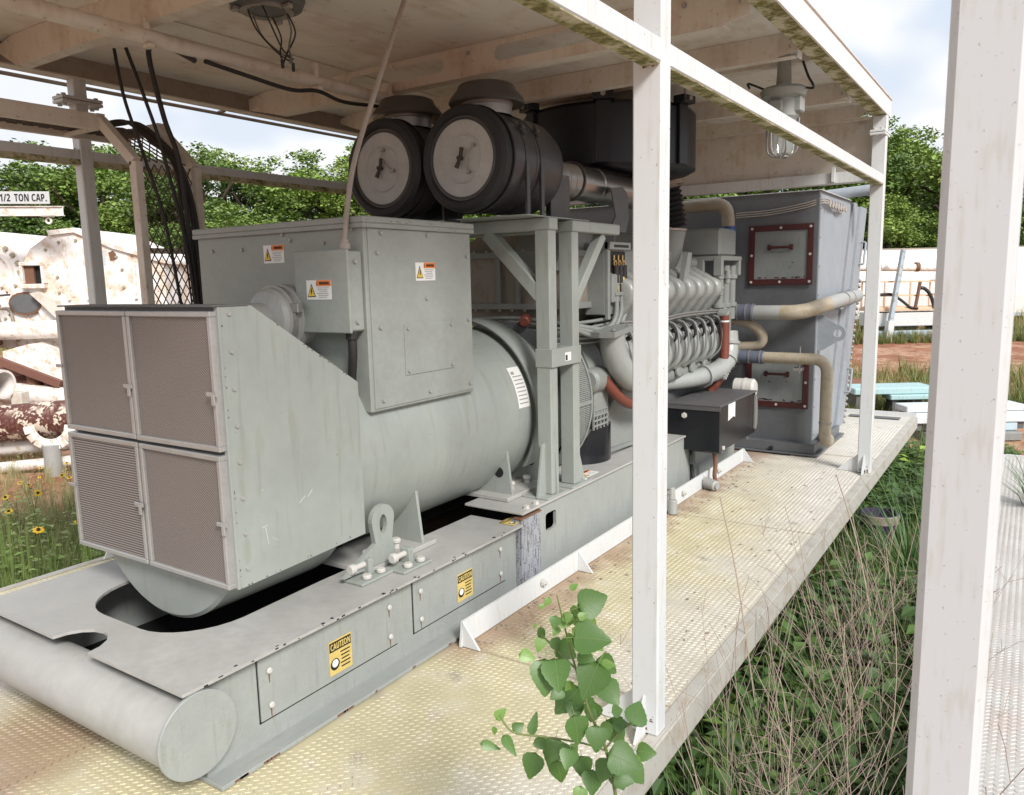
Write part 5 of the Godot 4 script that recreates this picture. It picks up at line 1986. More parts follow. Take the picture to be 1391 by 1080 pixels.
	box(s, Vector3(-2.42, 1.52, -6.9), Vector3(0.22, 0.2, 0.3), 0.03)
	box(s, Vector3(-2.4, 1.3, -6.9), Vector3(0.26, 0.3, 0.34), 0.05)
	cyl(s, Vector3(-2.3, 1.36, -6.75), Vector3(-2.2, 1.34, -6.75), 0.05, 16, 0.01)
	obj("thermostat_housing", s, M.grey_engine, gen)
	s = mb()
	tube(s, curve([Vector3(-2.75, 1.78, -6.3), Vector3(-2.6, 1.8, -6.55), Vector3(-2.5, 1.8, -6.68)]), 0.055, 16)
	obj("cross_pipe", s, M.grey_engine, gen)
	# red rubber hose with its white mark and black tie
	s = mb()
	tube(s, curve([Vector3(-2.22, 1.35, -6.68), Vector3(-2.215, 1.2, -6.68), Vector3(-2.21, 0.95, -6.66), Vector3(-2.23, 0.82, -6.62), Vector3(-2.3, 0.7, -6.58)]), 0.04, 14)
	var rh := obj("red_hose", s, M.hose_red, gen)
	s = mb()
	cyl(s, Vector3(-2.219, 1.31, -6.68), Vector3(-2.219, 1.295, -6.68), 0.0415, 14)
	obj("white_mark", s, M.paper, rh)
	s = mb()
	cyl(s, Vector3(-2.215, 0.88, -6.64), Vector3(-2.225, 0.83, -6.63), 0.046, 14)
	for k in 4:
		tube(s, [Vector3(-2.2, 0.86, -6.63), Vector3(-2.16 + 0.02 * k, 0.83 + 0.03 * k, -6.6 - 0.03 * k)], 0.006, 5)
	obj("cable_tie", s, M.cable, rh)
	s = mb()
	cyl(s, Vector3(-2.2, 0.7, -6.9), Vector3(-2.0, 0.7, -6.9), 0.085, 24, 0.02)
	lathe(s, [Vector2(0.086, 0.0), Vector2(0.09, 0.0), Vector2(0.09, 0.02), Vector2(0.086, 0.02)], along(Vector3(-2.1, 0.7, -6.9), Vector3.RIGHT), 24)
	obj("filter_canister", s, M.bolt_white, gen)
	# rear mounts, low body panels
	s = mb()
	span(s, Vector3(-2.42, 0.1, -6.6), Vector3(-2.27, 0.42, -5.1), 0.02)
	obj("oil_tank", s, M.grey_engine, gen)
	s = mb()
	for z in [-5.25, -5.95]:
		tube(s, curve([Vector3(-2.24, 0.5, z), Vector3(-2.22, 0.35, z + 0.02), Vector3(-2.23, 0.15, z - 0.02), Vector3(-2.2, 0.05, z)]), 0.016, 8)
	obj("drain_hose", s, M.cable, gen)

func battery_box() -> void:
	var t := thing("battery_box", "black steel battery box with a torn white label, beside the engine", "box", Vector3(-2.15, 0.33, -6.28))
	var s := mb()
	span(s, Vector3(-2.38, 0.335, -6.75), Vector3(-1.955, 0.69, -5.82), 0.004)
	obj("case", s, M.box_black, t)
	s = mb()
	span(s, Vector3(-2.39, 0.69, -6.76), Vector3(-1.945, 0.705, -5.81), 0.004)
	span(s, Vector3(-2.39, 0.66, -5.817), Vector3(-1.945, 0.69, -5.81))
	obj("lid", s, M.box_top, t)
	s = mb()
	prism(s, [Vector2(6.02, 0.69), Vector2(6.19, 0.69), Vector2(6.19, 0.56), Vector2(6.15, 0.575), Vector2(6.02, 0.555)], 0, 0.0015, Transform3D(FX, Vector3(-1.9545, 0, 0)))
	obj("torn_label", s, M.paper, t)
	s = mb()
	hexbolt(s, Vector3(-2.24, 0.61, -5.82), Vector3(0, 0, 1), 0.018, 0.02)
	box(s, Vector3(-1.95, 0.36, -5.9), Vector3(0.02, 0.03, 0.03), 0.004)
	obj("bolt", s, M.bolt_white, t)
	s = mb()
	for z in [-5.95, -6.6]:
		span(s, Vector3(-2.25, 0.19, z - 0.02), Vector3(-2.2, 0.335, z + 0.02), 0.003)
		span(s, Vector3(-2.4, 0.3, z - 0.02), Vector3(-1.97, 0.335, z + 0.02), 0.003)
	obj("bracket", s, M.grey_dark, t)
	s = mb()
	prism(s, [Vector2(6.7, 0.67), Vector2(6.745, 0.66), Vector2(6.77, 0.56), Vector2(6.77, 0.42), Vector2(6.74, 0.37), Vector2(6.7, 0.38)], 0.0, 0.014, Transform3D(FX, Vector3(-1.953, 0, 0)))
	obj("end_bracket", s, M.steel_dull, t)
	# drain valves on the deck beside the bar
	for q in [[-5.17, "upright grey drain valve at the toe bar, right beside the white front post", 1], [-5.95, "round grey drain valve lying against the toe bar below the battery box", 0]]:
		var z: float = q[0]
		var v := thing("drain_valve", q[1], "valve", Vector3(-2.07, 0.0, z), 0.0, "drain valves beside the toe bar")
		s = mb()
		if q[2] == 1:
			cyl(s, Vector3(-2.07, 0.004, z), Vector3(-2.07, 0.11, z), 0.032, 14, 0.005)
			cyl(s, Vector3(-2.075, 0.11, z), Vector3(-2.08, 0.2, z), 0.024, 14, 0.005)
			box(s, Vector3(-2.1, 0.17, z), Vector3(0.08, 0.05, 0.05), 0.01)
		else:
			cyl(s, Vector3(-2.11, 0.06, z), Vector3(-2.0, 0.045, z + 0.05), 0.042, 18, 0.008)
			cyl(s, Vector3(-2.0, 0.045, z + 0.05), Vector3(-1.985, 0.043, z + 0.057), 0.022, 14)
		obj("valve_body", s, M.pipe_grey, v)
		s = mb()
		if q[2] == 1:
			tube(s, [Vector3(-2.08, 0.19, z), Vector3(-2.09, 0.21, z + 0.08)], 0.008, 8)
		else:
			tube(s, curve([Vector3(-2.08, 0.3, z - 0.1), Vector3(-2.06, 0.2, z - 0.1), Vector3(-2.06, 0.1, z - 0.08), Vector3(-2.05, 0.04, z - 0.09)]), 0.018, 8)
		obj("handle" if q[2] == 1 else "rusty_tail", s, M.rust if q[2] == 0 else M.steel_dull, v)

func radiator() -> void:
	var t := thing("radiator_unit", "tall blue grey radiator cabinet with two maroon framed doors behind the engine", "radiator", Vector3(-2.94, 0, -8.3))
	var s := mb()
	var x1 := -1.66
	var x0 := -4.22
	var side := [Vector2(7.55, 0.12), Vector2(8.12, 0.12), Vector2(9.0, 2.43), Vector2(7.55, 2.43)]
	prism(s, side, x0 - x1, 0, Transform3D(FX, Vector3(x1, 0, 0)))
	var cab := obj("cabinet", s, M.radiator, t)
	s = mb()
	prism(s, [Vector2(7.57, 0.14), Vector2(8.1, 0.14), Vector2(8.96, 2.4), Vector2(7.57, 2.4)], 0, 0.008, Transform3D(FX, Vector3(x1, 0, 0)))
	obj("side_sheet", s, M.radiator_side_lit, t)
	s = mb()
	prism(s, [Vector2(8.14, 0.1), Vector2(8.34, 0.1), Vector2(9.24, 2.42), Vector2(9.02, 2.42)], -2.5, 0.02, Transform3D(FX, Vector3(x1, 0, 0)))
	prism(s, [Vector2(8.35, 0.1), Vector2(8.52, 0.1), Vector2(9.4, 2.4), Vector2(9.25, 2.4)], -2.5, 0.005, Transform3D(FX, Vector3(x1, 0, 0)))
	prism(s, [Vector2(8.53, 0.08), Vector2(8.9, 0.08), Vector2(9.75, 2.4), Vector2(9.41, 2.4)], -2.5, 0.03, Transform3D(FX, Vector3(x1, 0, 0)))
	obj("slanted_core", s, M.radiator_side_lit, t)
	s = mb()
	for k in 26:
		var f := k / 25.0
		var zc := lerpf(-8.93, -9.5, f)
		var y := lerpf(0.1, 1.6, f)
		box(s, Vector3(x1 + 0.02, y, zc), Vector3(0.05, 0.035, 0.06), 0.01, Basis(Vector3.RIGHT, -0.4))
	stuff(obj("core_fins", s, M.steel_dull, t))
	s = mb()
	span(s, Vector3(x0 - 0.05, 0.03, -8.6), Vector3(x1 + 0.05, 0.12, -7.47), 0.004)
	span(s, Vector3(x0 - 0.09, 0.012, -8.65), Vector3(x1 + 0.09, 0.03, -7.44), 0.003)
	obj("base_frame", s, M.radiator, t)
	s = mb()
	box(s, Vector3(-1.9, 0.008, -7.46), Vector3(0.16, 0.008, 0.06))
	box(s, Vector3(-2.0, 0.055, -7.458), Vector3(0.03, 0.03, 0.03))
	obj("shim", s, M.black, t)
	# access doors
	for q in [[1.87, 0.55], [0.69, 0.5]]:
		var c := Vector3(-1.985, q[0], -7.55)
		var h: float = q[1]
		var w := 0.585
		s = mb()
		box(s, c + Vector3(0, 0, 0.008), Vector3(w - 0.02, h - 0.02, 0.016), 0.002)
		var d := obj("access_door", s, M.radiator_door, t)
		s = mb()
		for k in [[0, 1], [0, -1], [1, 0], [-1, 0]]:
			box(s, c + Vector3(k[0] * (w - 0.055) * 0.5, k[1] * (h - 0.055) * 0.5, 0.021), Vector3(w if k[0] == 0 else 0.055, 0.055 if k[0] == 0 else h - 0.11, 0.012), 0.002)
		obj("door_frame", s, M.maroon, d)
		for k in [[1, 1], [1, -1], [-1, 1], [-1, -1], [0, 1], [0, -1], [1, 0], [-1, 0]]:
			bolt(c + Vector3(k[0] * (w - 0.055) * 0.5, k[1] * (h - 0.055) * 0.5, 0.027), Vector3(0, 0, 1), 0.01, 0.01, M.bolt_white, d, "bolt")
		s = mb()
		for sg in [-1, 1]:
			box(s, c + Vector3(sg * 0.1, 0.07, 0.03), Vector3(0.03, 0.05, 0.03), 0.004)
		tube(s, [c + Vector3(-0.1, 0.07, 0.045), c + Vector3(0.1, 0.07, 0.045)], 0.012, 8)
		obj("handle", s, M.maroon, d)
		s = mb()
		for i in 5:
			var p := Vector3(rv(-0.2, 0.2), rv(-0.2, 0.05), 0.0162)
			box(s, c + p, Vector3(rv(0.004, 0.03), rv(0.002, 0.012), 0.0008), 0.0, Basis(Vector3(0, 0, 1), rv(-0.6, 0.6)))
		for i in 12:
			box(s, c + Vector3(rv(-0.23, 0.23), -h * 0.5 + 0.062 + rv(0, 0.012), 0.0162), Vector3(rv(0.01, 0.04), 0.01, 0.0008))
		stuff(obj("scuffs", s, M.maroon, d))
	for k in 9:
		bolt(Vector3(x1 + 0.008, 0.2 + 0.26 * k, -7.59), Vector3.RIGHT, 0.01, 0.008, M.bolt_grey, t, "rivet")
	for y in [0.55, 1.9]:
		s = mb()
		tube(s, bend([Vector3(x1 + 0.03, y - 0.12, -8.85 - (y - 0.4) * 0.36), Vector3(x1 + 0.08, y - 0.12, -8.85 - (y - 0.4) * 0.36), Vector3(x1 + 0.08, y + 0.12, -8.94 - (y - 0.4) * 0.36), Vector3(x1 + 0.03, y + 0.12, -8.94 - (y - 0.4) * 0.36)], 0.02), 0.012, 8)
		obj("grab_handle", s, M.radiator_side_lit, t)
	# lifting lug at the side edge
	s = mb()
	var outer := []
	for k in 13:
		var a := -PI * 0.5 + PI * k / 12.0
		outer.append(Vector2(0.19 + 0.07 * cos(a), 1.0 + 0.075 * sin(a)))
	var half_t := [Vector2(0, 1.16), Vector2(0.19, 1.075)]
	var top_h := [Vector2(0, 1.16), Vector2(0.06, 1.16)]
	var bot_h := [Vector2(0, 0.84), Vector2(0.06, 0.84)]
	for k in 7:
		top_h.append(outer[12 - k])
		bot_h.append(outer[k])
	for k in 9:
		var a := PI * k / 8.0
		top_h.append(Vector2(0.19 + 0.036 * cos(a), 1.0 + 0.036 * sin(a)))
		bot_h.append(Vector2(0.19 + 0.036 * cos(a), 1.0 - 0.036 * sin(a)))
	top_h.append(Vector2(0, 1.0))
	bot_h.append(Vector2(0, 1.0))
	var lx := Transform3D(Basis(), Vector3(x1, 0.15, -7.6))
	prism(s, top_h, -0.01, 0.01, lx)
	prism(s, bot_h, -0.01, 0.01, lx)
	span(s, Vector3(x1, 0.95, -7.66), Vector3(x1 + 0.014, 1.4, -7.555), 0.002)
	obj("lifting_lug", s, M.radiator_side_lit, t)
	# coolant pipes
	s = mb()
	tube(s, bend([Vector3(-2.16, 1.35, -7.3), Vector3(-1.72, 1.35, -7.3), Vector3(-1.5, 1.44, -7.62), Vector3(-1.5, 1.46, -8.7), Vector3(-1.64, 1.46, -9.0)], 0.14), 0.065, 20)
	var up := obj("upper_pipe", s, M.pipe_grey, t)
	s = mb()
	tube(s, bend([Vector3(-1.9, 1.35, -7.3), Vector3(-1.72, 1.35, -7.3), Vector3(-1.55, 1.42, -7.55)], 0.14), 0.0665, 20, false)
	obj("stained_bend", s, M.pipe_tan, up)
	s = mb()
	cyl(s, Vector3(-2.4, 1.35, -7.3), Vector3(-2.14, 1.35, -7.3), 0.074, 20, 0.004)
	obj("rubber_sleeve", s, M.hose_blue, up)
	s = mb()
	for x in [-2.36, -2.3, -2.22, -2.16]:
		lathe(s, [Vector2(0.072, 0), Vector2(0.079, 0.0), Vector2(0.079, 0.014), Vector2(0.072, 0.014)], along(Vector3(x, 1.35, -7.3), Vector3.RIGHT), 20)
	lathe(s, [Vector2(0.064, 0), Vector2(0.07, 0.0), Vector2(0.07, 0.014), Vector2(0.064, 0.014)], along(Vector3(-1.5, 1.45, -7.9), Vector3(0, 0, -1)), 20)
	lathe(s, [Vector2(0.064, 0), Vector2(0.07, 0.0), Vector2(0.07, 0.014), Vector2(0.064, 0.014)], along(Vector3(-1.5, 1.45, -8.2), Vector3(0, 0, -1)), 20)
	obj("hose_clamp", s, M.steel_dull, up)
	s = mb()
	span(s, Vector3(-1.66, 1.36, -7.86), Vector3(-1.48, 1.38, -7.74), 0.002)
	obj("pipe_shelf", s, M.radiator_side_lit, up)
	s = mb()
	tube(s, bend([Vector3(-2.1, 0.93, -7.36), Vector3(-1.5, 0.93, -7.36), Vector3(-1.5, 0.17, -7.36), Vector3(-1.5, 0.15, -7.6), Vector3(-1.6, 0.15, -7.8)], 0.13), 0.052, 18)
	var lp := obj("lower_pipe", s, M.pipe_tan, t)
	s = mb()
	cyl(s, Vector3(-2.4, 0.93, -7.36), Vector3(-2.06, 0.93, -7.36), 0.06, 18, 0.004)
	obj("rubber_sleeve", s, M.hose_blue, lp)
	s = mb()
	for q in [[-2.3, 0], [-2.2, 0], [-2.1, 0]]:
		lathe(s, [Vector2(0.058, 0), Vector2(0.065, 0.0), Vector2(0.065, 0.012), Vector2(0.058, 0.012)], along(Vector3(q[0], 0.93, -7.36), Vector3.RIGHT), 18)
	lathe(s, [Vector2(0.05, 0), Vector2(0.057, 0.0), Vector2(0.057, 0.012), Vector2(0.05, 0.012)], along(Vector3(-1.5, 0.35, -7.36), Vector3.UP), 18)
	tube(s, [Vector3(-1.74, 1.04, -7.36), Vector3(-1.74, 0.8, -7.36)], 0.008, 6)
	box(s, Vector3(-1.76, 0.83, -7.4), Vector3(0.08, 0.03, 0.1), 0.003)
	obj("pipe_clip", s, M.steel_dull, lp)
	s = mb()
	tube(s, curve([Vector3(-2.36, 1.28, -7.34), Vector3(-2.2, 1.24, -7.36), Vector3(-2.1, 1.14, -7.4), Vector3(-2.12, 1.05, -7.42), Vector3(-2.25, 1.02, -7.42), Vector3(-2.45, 1.02, -7.4)]), 0.048, 16)
	obj("return_hose", s, M.pipe_tan, t)
	s = mb()
	tube(s, bend([Vector3(-2.9, 2.34, -7.3), Vector3(-2.42, 2.35, -7.3), Vector3(-2.4, 2.1, -7.3)], 0.12), 0.06, 18)
	var tp := obj("top_pipe", s, M.pipe_tan, t)
	s = mb()
	cyl(s, Vector3(-2.4, 2.14, -7.3), Vector3(-2.4, 2.02, -7.3), 0.066, 18)
	obj("blue_sleeve", s, M.hose_blue_bright, tp)
	# wires slung along the top edge
	s = mb()
	for k in 3:
		var o := 0.02 * k
		tube(s, curve([Vector3(-2.4, 2.27 - o, -7.5), Vector3(-2.1, 2.28 - o, -7.53), Vector3(-1.8, 2.32 - o, -7.54), Vector3(-1.63, 2.36 - o, -7.6), Vector3(-1.62, 2.33 - o, -7.9), Vector3(-1.61, 2.27 + o, -8.2), Vector3(-1.62, 2.33, -8.5)]), 0.006, 6)
	for k in 7:
		tube(s, curve([Vector3(-1.62, 2.36, -7.66 - 0.12 * k), Vector3(-1.6, 2.29, -7.7 - 0.12 * k), Vector3(-1.61, 2.34, -7.76 - 0.12 * k)]), 0.006, 6)
	obj("wire_bundle", s, M.conduit, t)
	s = mb()
	span(s, Vector3(x0, 2.43, -8.95), Vector3(x1 + 0.02, 2.436, -7.53), 0.001)
	obj("top_sheet", s, M.white, t)
	# small grey drain elbow on the rear top corner
	s = mb()
	tube(s, bend([Vector3(-1.9, 2.5, -8.9), Vector3(-1.4, 2.53, -8.9), Vector3(-1.4, 2.3, -8.9)], 0.1), 0.055, 16)
	obj("vent_pipe", s, M.radiator_side_lit, t)

func silencer() -> void:
	var t := thing("exhaust_silencer", "large flat dark navy drum hung under the canopy behind the air cleaners", "silencer", Vector3(-2.72, 2.42, -5.35))
	var s := mb()
	lathe(s, [Vector2(0.0, 0), Vector2(0.6, 0), Vector2(0.64, 0.02), Vector2(0.64, 0.4), Vector2(0.62, 0.425), Vector2(0.0, 0.43)], Transform3D(Basis(), Vector3(-2.72, 2.44, -5.45)), 64)
	obj("drum", s, M.navy, t)
	for a in [1.15, -0.2, 2.6, 4.2]:
		s = mb()
		var d := Vector3(cos(a), 0, -sin(a))
		d.z = -d.z if a == 1.15 else d.z
		var side := d.cross(Vector3.UP)
		var b := Basis(side, Vector3.UP, d)
		box(s, Vector3(-2.72, 2.66, -5.45) + d * 0.645, Vector3(0.1, 0.4, 0.03), 0.004, b)
		box(s, Vector3(-2.72, 2.885, -5.45) + d * 0.66, Vector3(0.14, 0.05, 0.09), 0.004, b)
		obj("hanger_bracket", s, M.navy, t)
		s = mb()
		tube(s, [Vector3(-2.72, 2.89, -5.45) + d * 0.665, Vector3(-2.72, 3.029, -5.45) + d * 0.665], 0.01, 8)
		hexbolt(s, Vector3(-2.72, 2.89, -5.45) + d * 0.7, d, 0.018, 0.015)
		obj("hanger_rod", s, M.steel_dull, t)
	s = mb()
	cyl(s, Vector3(-2.62, 2.44, -5.8), Vector3(-2.62, 2.4, -5.8), 0.17, 24)
	obj("inlet_flange", s, M.rail_brown, t)

const YAW := 0.58683      # the yard beyond is built along the line of sight of a person on the deck

func lamps_and_cables() -> void:
	var t := thing("ceiling_fixture", "round grey junction fixture under the canopy with loose wires dangling from it", "light", Vector3(-3.02, 3.0, -2.58))
	var s := mb()
	lathe(s, [Vector2(0, -0.06), Vector2(0.1, -0.06), Vector2(0.16, -0.045), Vector2(0.175, -0.01), Vector2(0.17, 0.0), Vector2(0.06, 0.01), Vector2(0.05, 0.029), Vector2(0, 0.029)], Transform3D(Basis(), Vector3(-3.02, 3.0, -2.58)), 36)
	obj("housing", s, M.grey_dark, t)
	s = mb()
	lathe(s, [Vector2(0.085, -0.062), Vector2(0.12, -0.066), Vector2(0.12, -0.05)], Transform3D(Basis(), Vector3(-3.02, 3.0, -2.58)), 30)
	for k in 3:
		box(s, Vector3(-3.02, 2.935, -2.58) + Vector3(cos(k * 2.1) * 0.14, 0, sin(k * 2.1) * 0.14), Vector3(0.04, 0.02, 0.03), 0.003)
	obj("trim_ring", s, M.steel_dull, t)
	for k in 6:
		s = mb()
		var a := Vector3(-3.02 + 0.1 * cos(k * 1.05), 2.945, -2.58 + 0.08 * sin(k * 1.05))
		var e := Vector3(-3.06 - 0.015 * k, 2.79 - 0.012 * (k % 3), -2.74 - 0.02 * (k % 4))
		tube(s, curve([a, a + Vector3(0.02, -0.09, -0.03), a.lerp(e, 0.6) + Vector3(0.01, -0.05, 0), e]), 0.004, 6)
		if k % 2 == 0:
			tube(s, [e, e + Vector3(-0.012, -0.035, -0.012)], 0.008, 6)
		obj("loose_wire", s, M.cable if k % 3 else M.grey_dark, t)
	# caged lamp under the far bay
	t = thing("caged_lamp", "grey caged bulkhead lamp with glass jar hanging from the canopy at the far end", "light", Vector3(-1.38, 2.42, -5.2))
	var c := Vector3(-1.38, 2.42, -5.2)
	s = mb()
	lathe(s, [Vector2(0.0, 0.24), Vector2(0.085, 0.24), Vector2(0.1, 0.26), Vector2(0.1, 0.37), Vector2(0.14, 0.39), Vector2(0.15, 0.43), Vector2(0.13, 0.45), Vector2(0.05, 0.47), Vector2(0.04, 0.655), Vector2(0, 0.655)], Transform3D(Basis(), c), 28)
	box(s, c + Vector3(0.1, 0.33, 0), Vector3(0.06, 0.1, 0.1), 0.01)
	box(s, c + Vector3(-0.02, 0.32, 0.1), Vector3(0.09, 0.08, 0.05), 0.01)
	obj("housing", s, M.grey_clean, t)
	s = mb()
	lathe(s, [Vector2(0.0, 0.02), Vector2(0.06, 0.025), Vector2(0.078, 0.06), Vector2(0.085, 0.24)], Transform3D(Basis(), c), 24)
	obj("glass_jar", s, M.glass, t)
	s = mb()
	cyl(s, c + Vector3(0, 0.24, 0), c + Vector3(0, 0.14, 0), 0.035, 16, 0.01)
	obj("lamp_holder", s, M.grey_dark, t)
	s = mb()
	for k in 6:
		var a := TAU * k / 6
		var d := Vector3(cos(a), 0, sin(a))
		tube(s, bend([c + d * 0.105 + Vector3(0, 0.25, 0), c + d * 0.1 + Vector3(0, 0.03, 0), c + Vector3(0, 0.0, 0) + d * 0.03], 0.04), 0.007, 6)
	lathe(s, [Vector2(0.03, 0.0), Vector2(0.045, 0.0), Vector2(0.045, 0.01), Vector2(0.03, 0.01)], Transform3D(Basis(), c), 16)
	obj("wire_cage", s, M.steel_dull, t)
	s = mb()
	tube(s, curve([c + Vector3(0.12, 0.44, 0), c + Vector3(0.2, 0.42, 0.03), c + Vector3(0.16, 0.5, 0.02), c + Vector3(0.12, 0.6, 0)]), 0.008, 6)
	tube(s, curve([c + Vector3(-0.1, 0.44, 0.05), c + Vector3(-0.22, 0.5, 0.05), c + Vector3(-0.2, 0.46, 0.1)]), 0.008, 6)
	obj("supply_cable", s, M.cable, t)
	t.scale = Vector3.ONE * 0.93
	# cable tray: horizontal run, 45 degree drop, vertical ladder with expanded metal
	var tray := thing("cable_tray", "cream framed cable tray of brown expanded metal bending down beside the left post", "cable tray", Vector3(-4.1, 0, -2.72))
	s = mb()
	var zn := -2.54
	var zfar := -2.9
	for z in [zn, zfar]:
		for q in [[Vector3(-4.4, 2.62, z), Vector3(-4.1, 2.37, z)], [Vector3(-4.1, 2.375, z), Vector3(-4.1, 0.02, z)], [Vector3(-4.72, 2.63, z), Vector3(-4.39, 2.63, z)]]:
			bar(s, q[0], q[1], 0.045, 0.06, Vector3(1, 0, 0) if absf((q[1] - q[0]).normalized().y) > 0.9 else Vector3.UP, 0.003)
	for x in [-4.4, -4.72]:
		bar(s, Vector3(x, 2.61, 0.4), Vector3(x, 2.61, zn + 0.02 if x > -4.6 else zfar), 0.03, 0.09, Vector3.UP, 0.003)
	for z in [-0.9, -1.7, -2.5]:
		bar(s, Vector3(-4.71, 2.575, z), Vector3(-4.41, 2.575, z), 0.03, 0.02, Vector3.UP, 0.002)
	for y in [0.3, 1.1, 1.9]:
		bar(s, Vector3(-4.12, y, zn), Vector3(-4.12, y, zfar), 0.02, 0.03, Vector3.UP, 0.002)
	obj("tray_frame", s, M.beige, tray)
	s = mb()
	var sheets := [[Vector3(-4.105, 2.37, zn), Vector3(0, -1, 0), 2.3], [Vector3(-4.4, 2.6, zn), Vector3(0.3, -0.25, 0).normalized(), 0.38]]
	for q in sheets:
		expanded(s, q[0], q[1], Vector3(0, 0, -1), q[2], 0.36, 0.082, 0.045)
	expanded(s, Vector3(-4.4, 2.6, 0.0), Vector3(0, 0, -1), Vector3(-1, 0, 0), 2.9, 0.32, 0.082, 0.045)
	stuff(obj("expanded_metal", s, M.mesh_brown, tray))
	# black cables
	var runs := [
		[[Vector3(-4.14, 2.95, -2.5), Vector3(-4.12, 2.7, -2.52), Vector3(-4.08, 2.4, -2.58), Vector3(-4.05, 2.0, -2.66), Vector3(-4.06, 1.2, -2.74), Vector3(-4.06, 0.05, -2.74)], 0.009, "thin black cable dropping from the canopy, left one of the pair at the tray"],
		[[Vector3(-4.08, 2.95, -2.53), Vector3(-4.03, 2.7, -2.58), Vector3(-4.02, 2.4, -2.66), Vector3(-4.04, 1.8, -2.78), Vector3(-4.05, 1.0, -2.82), Vector3(-4.05, 0.05, -2.8)], 0.0095, "thin black cable dropping from the canopy, right one of the pair at the tray"],
		[[Vector3(-3.4, 2.76, -2.45), Vector3(-3.72, 2.9, -2.5), Vector3(-3.9, 2.93, -2.55), Vector3(-3.98, 2.85, -2.6), Vector3(-3.99, 2.6, -2.66), Vector3(-4.0, 2.35, -2.74), Vector3(-4.05, 1.8, -2.8), Vector3(-4.06, 1.0, -2.82), Vector3(-4.05, 0.05, -2.82)], 0.0135, "thick black hooked cable that leaves the conduit pipe and drops to the tray"]]
	for q in runs:
		var cb := thing("hanging_cable", q[2], "cable", Vector3(-4.05, 0.05, -2.8), 0.0, "cables dropping from the canopy to the tray")
		s = mb()
		tube(s, curve(q[0], 8), q[1], 8)
		obj("sheath", s, M.cable, cb)
	var bun := thing("cable_bundle", "bundle of brown and black cables lying over the tray and down its face", "cable", Vector3(-4.05, 0.05, -2.85))
	for k in 12:
		s = mb()
		var o := rv(-0.05, 0.06)
		tube(s, curve([Vector3(-4.66, 2.625 + 0.004 * (k % 3), -2.62 - o), Vector3(-4.5, 2.64, -2.66 - o), Vector3(-4.36, 2.63, -2.69 - o), Vector3(-4.2, 2.51, -2.73 - o), Vector3(-4.06, 2.36, -2.76 - o * 0.6), Vector3(-4.04 - 0.02 * (k % 3), 2.0, -2.81 - o), Vector3(-4.04 - 0.02 * (k % 3), 1.2, -2.83 - o * 0.5), Vector3(-4.05, 0.05, -2.82 - o * 0.4)], 6), rv(0.005, 0.009), 7)
		obj("cable", s, M.cable_brown if k % 3 else M.cable, bun)
	var lng := thing("strung_cable", "black cable strung loosely along the conduit pipe under the canopy", "cable", Vector3(-3.42, 2.7, -3.0))
	s = mb()
	tube(s, curve([Vector3(-3.39, 2.765, -2.5), Vector3(-3.375, 2.74, -2.75), Vector3(-3.36, 2.72, -3.0), Vector3(-3.37, 2.75, -3.2), Vector3(-3.37, 2.725, -3.4), Vector3(-3.38, 2.755, -3.8), Vector3(-3.42, 2.74, -4.2), Vector3(-3.4, 2.8, -4.7)]), 0.011, 8)
	obj("sheath", s, M.cable, lng)

# expanded metal: diamond cells of twisted strands, from a corner along u (length) and v (width)
func expanded(s: SurfaceTool, o: Vector3, u: Vector3, v: Vector3, lu: float, lv: float, cu: float, cv: float) -> void:
	var n := u.cross(v).normalized()
	s.set_smooth_group(-1)
	var nu := int(lu / cu)
	var nv := int(lv / cv)
	for i in nu:
		for k in nv:
			var p := o + u * (i * cu) + v * ((k + 0.5) * cv)
			var a := [p, p + u * cu * 0.5 + v * cv * 0.5, p + u * cu, p + u * cu * 0.5 - v * cv * 0.5]
			for j in 4:
				var e0: Vector3 = a[j]
				var e1: Vector3 = a[(j + 1) % 4]
				var d := (e1 - e0).normalized()
				var w := d.cross(n) * 0.0036
				var hh := n * 0.0034
				quad(s, e0 + hh, e0 - w - hh, e1 - w - hh, e1 + hh)
				quad(s, e0 + w - hh, e0 + hh, e1 + hh, e1 + w - hh)
				quad(s, e0 - w - hh, e0 + w - hh, e1 + w - hh, e1 - w - hh)

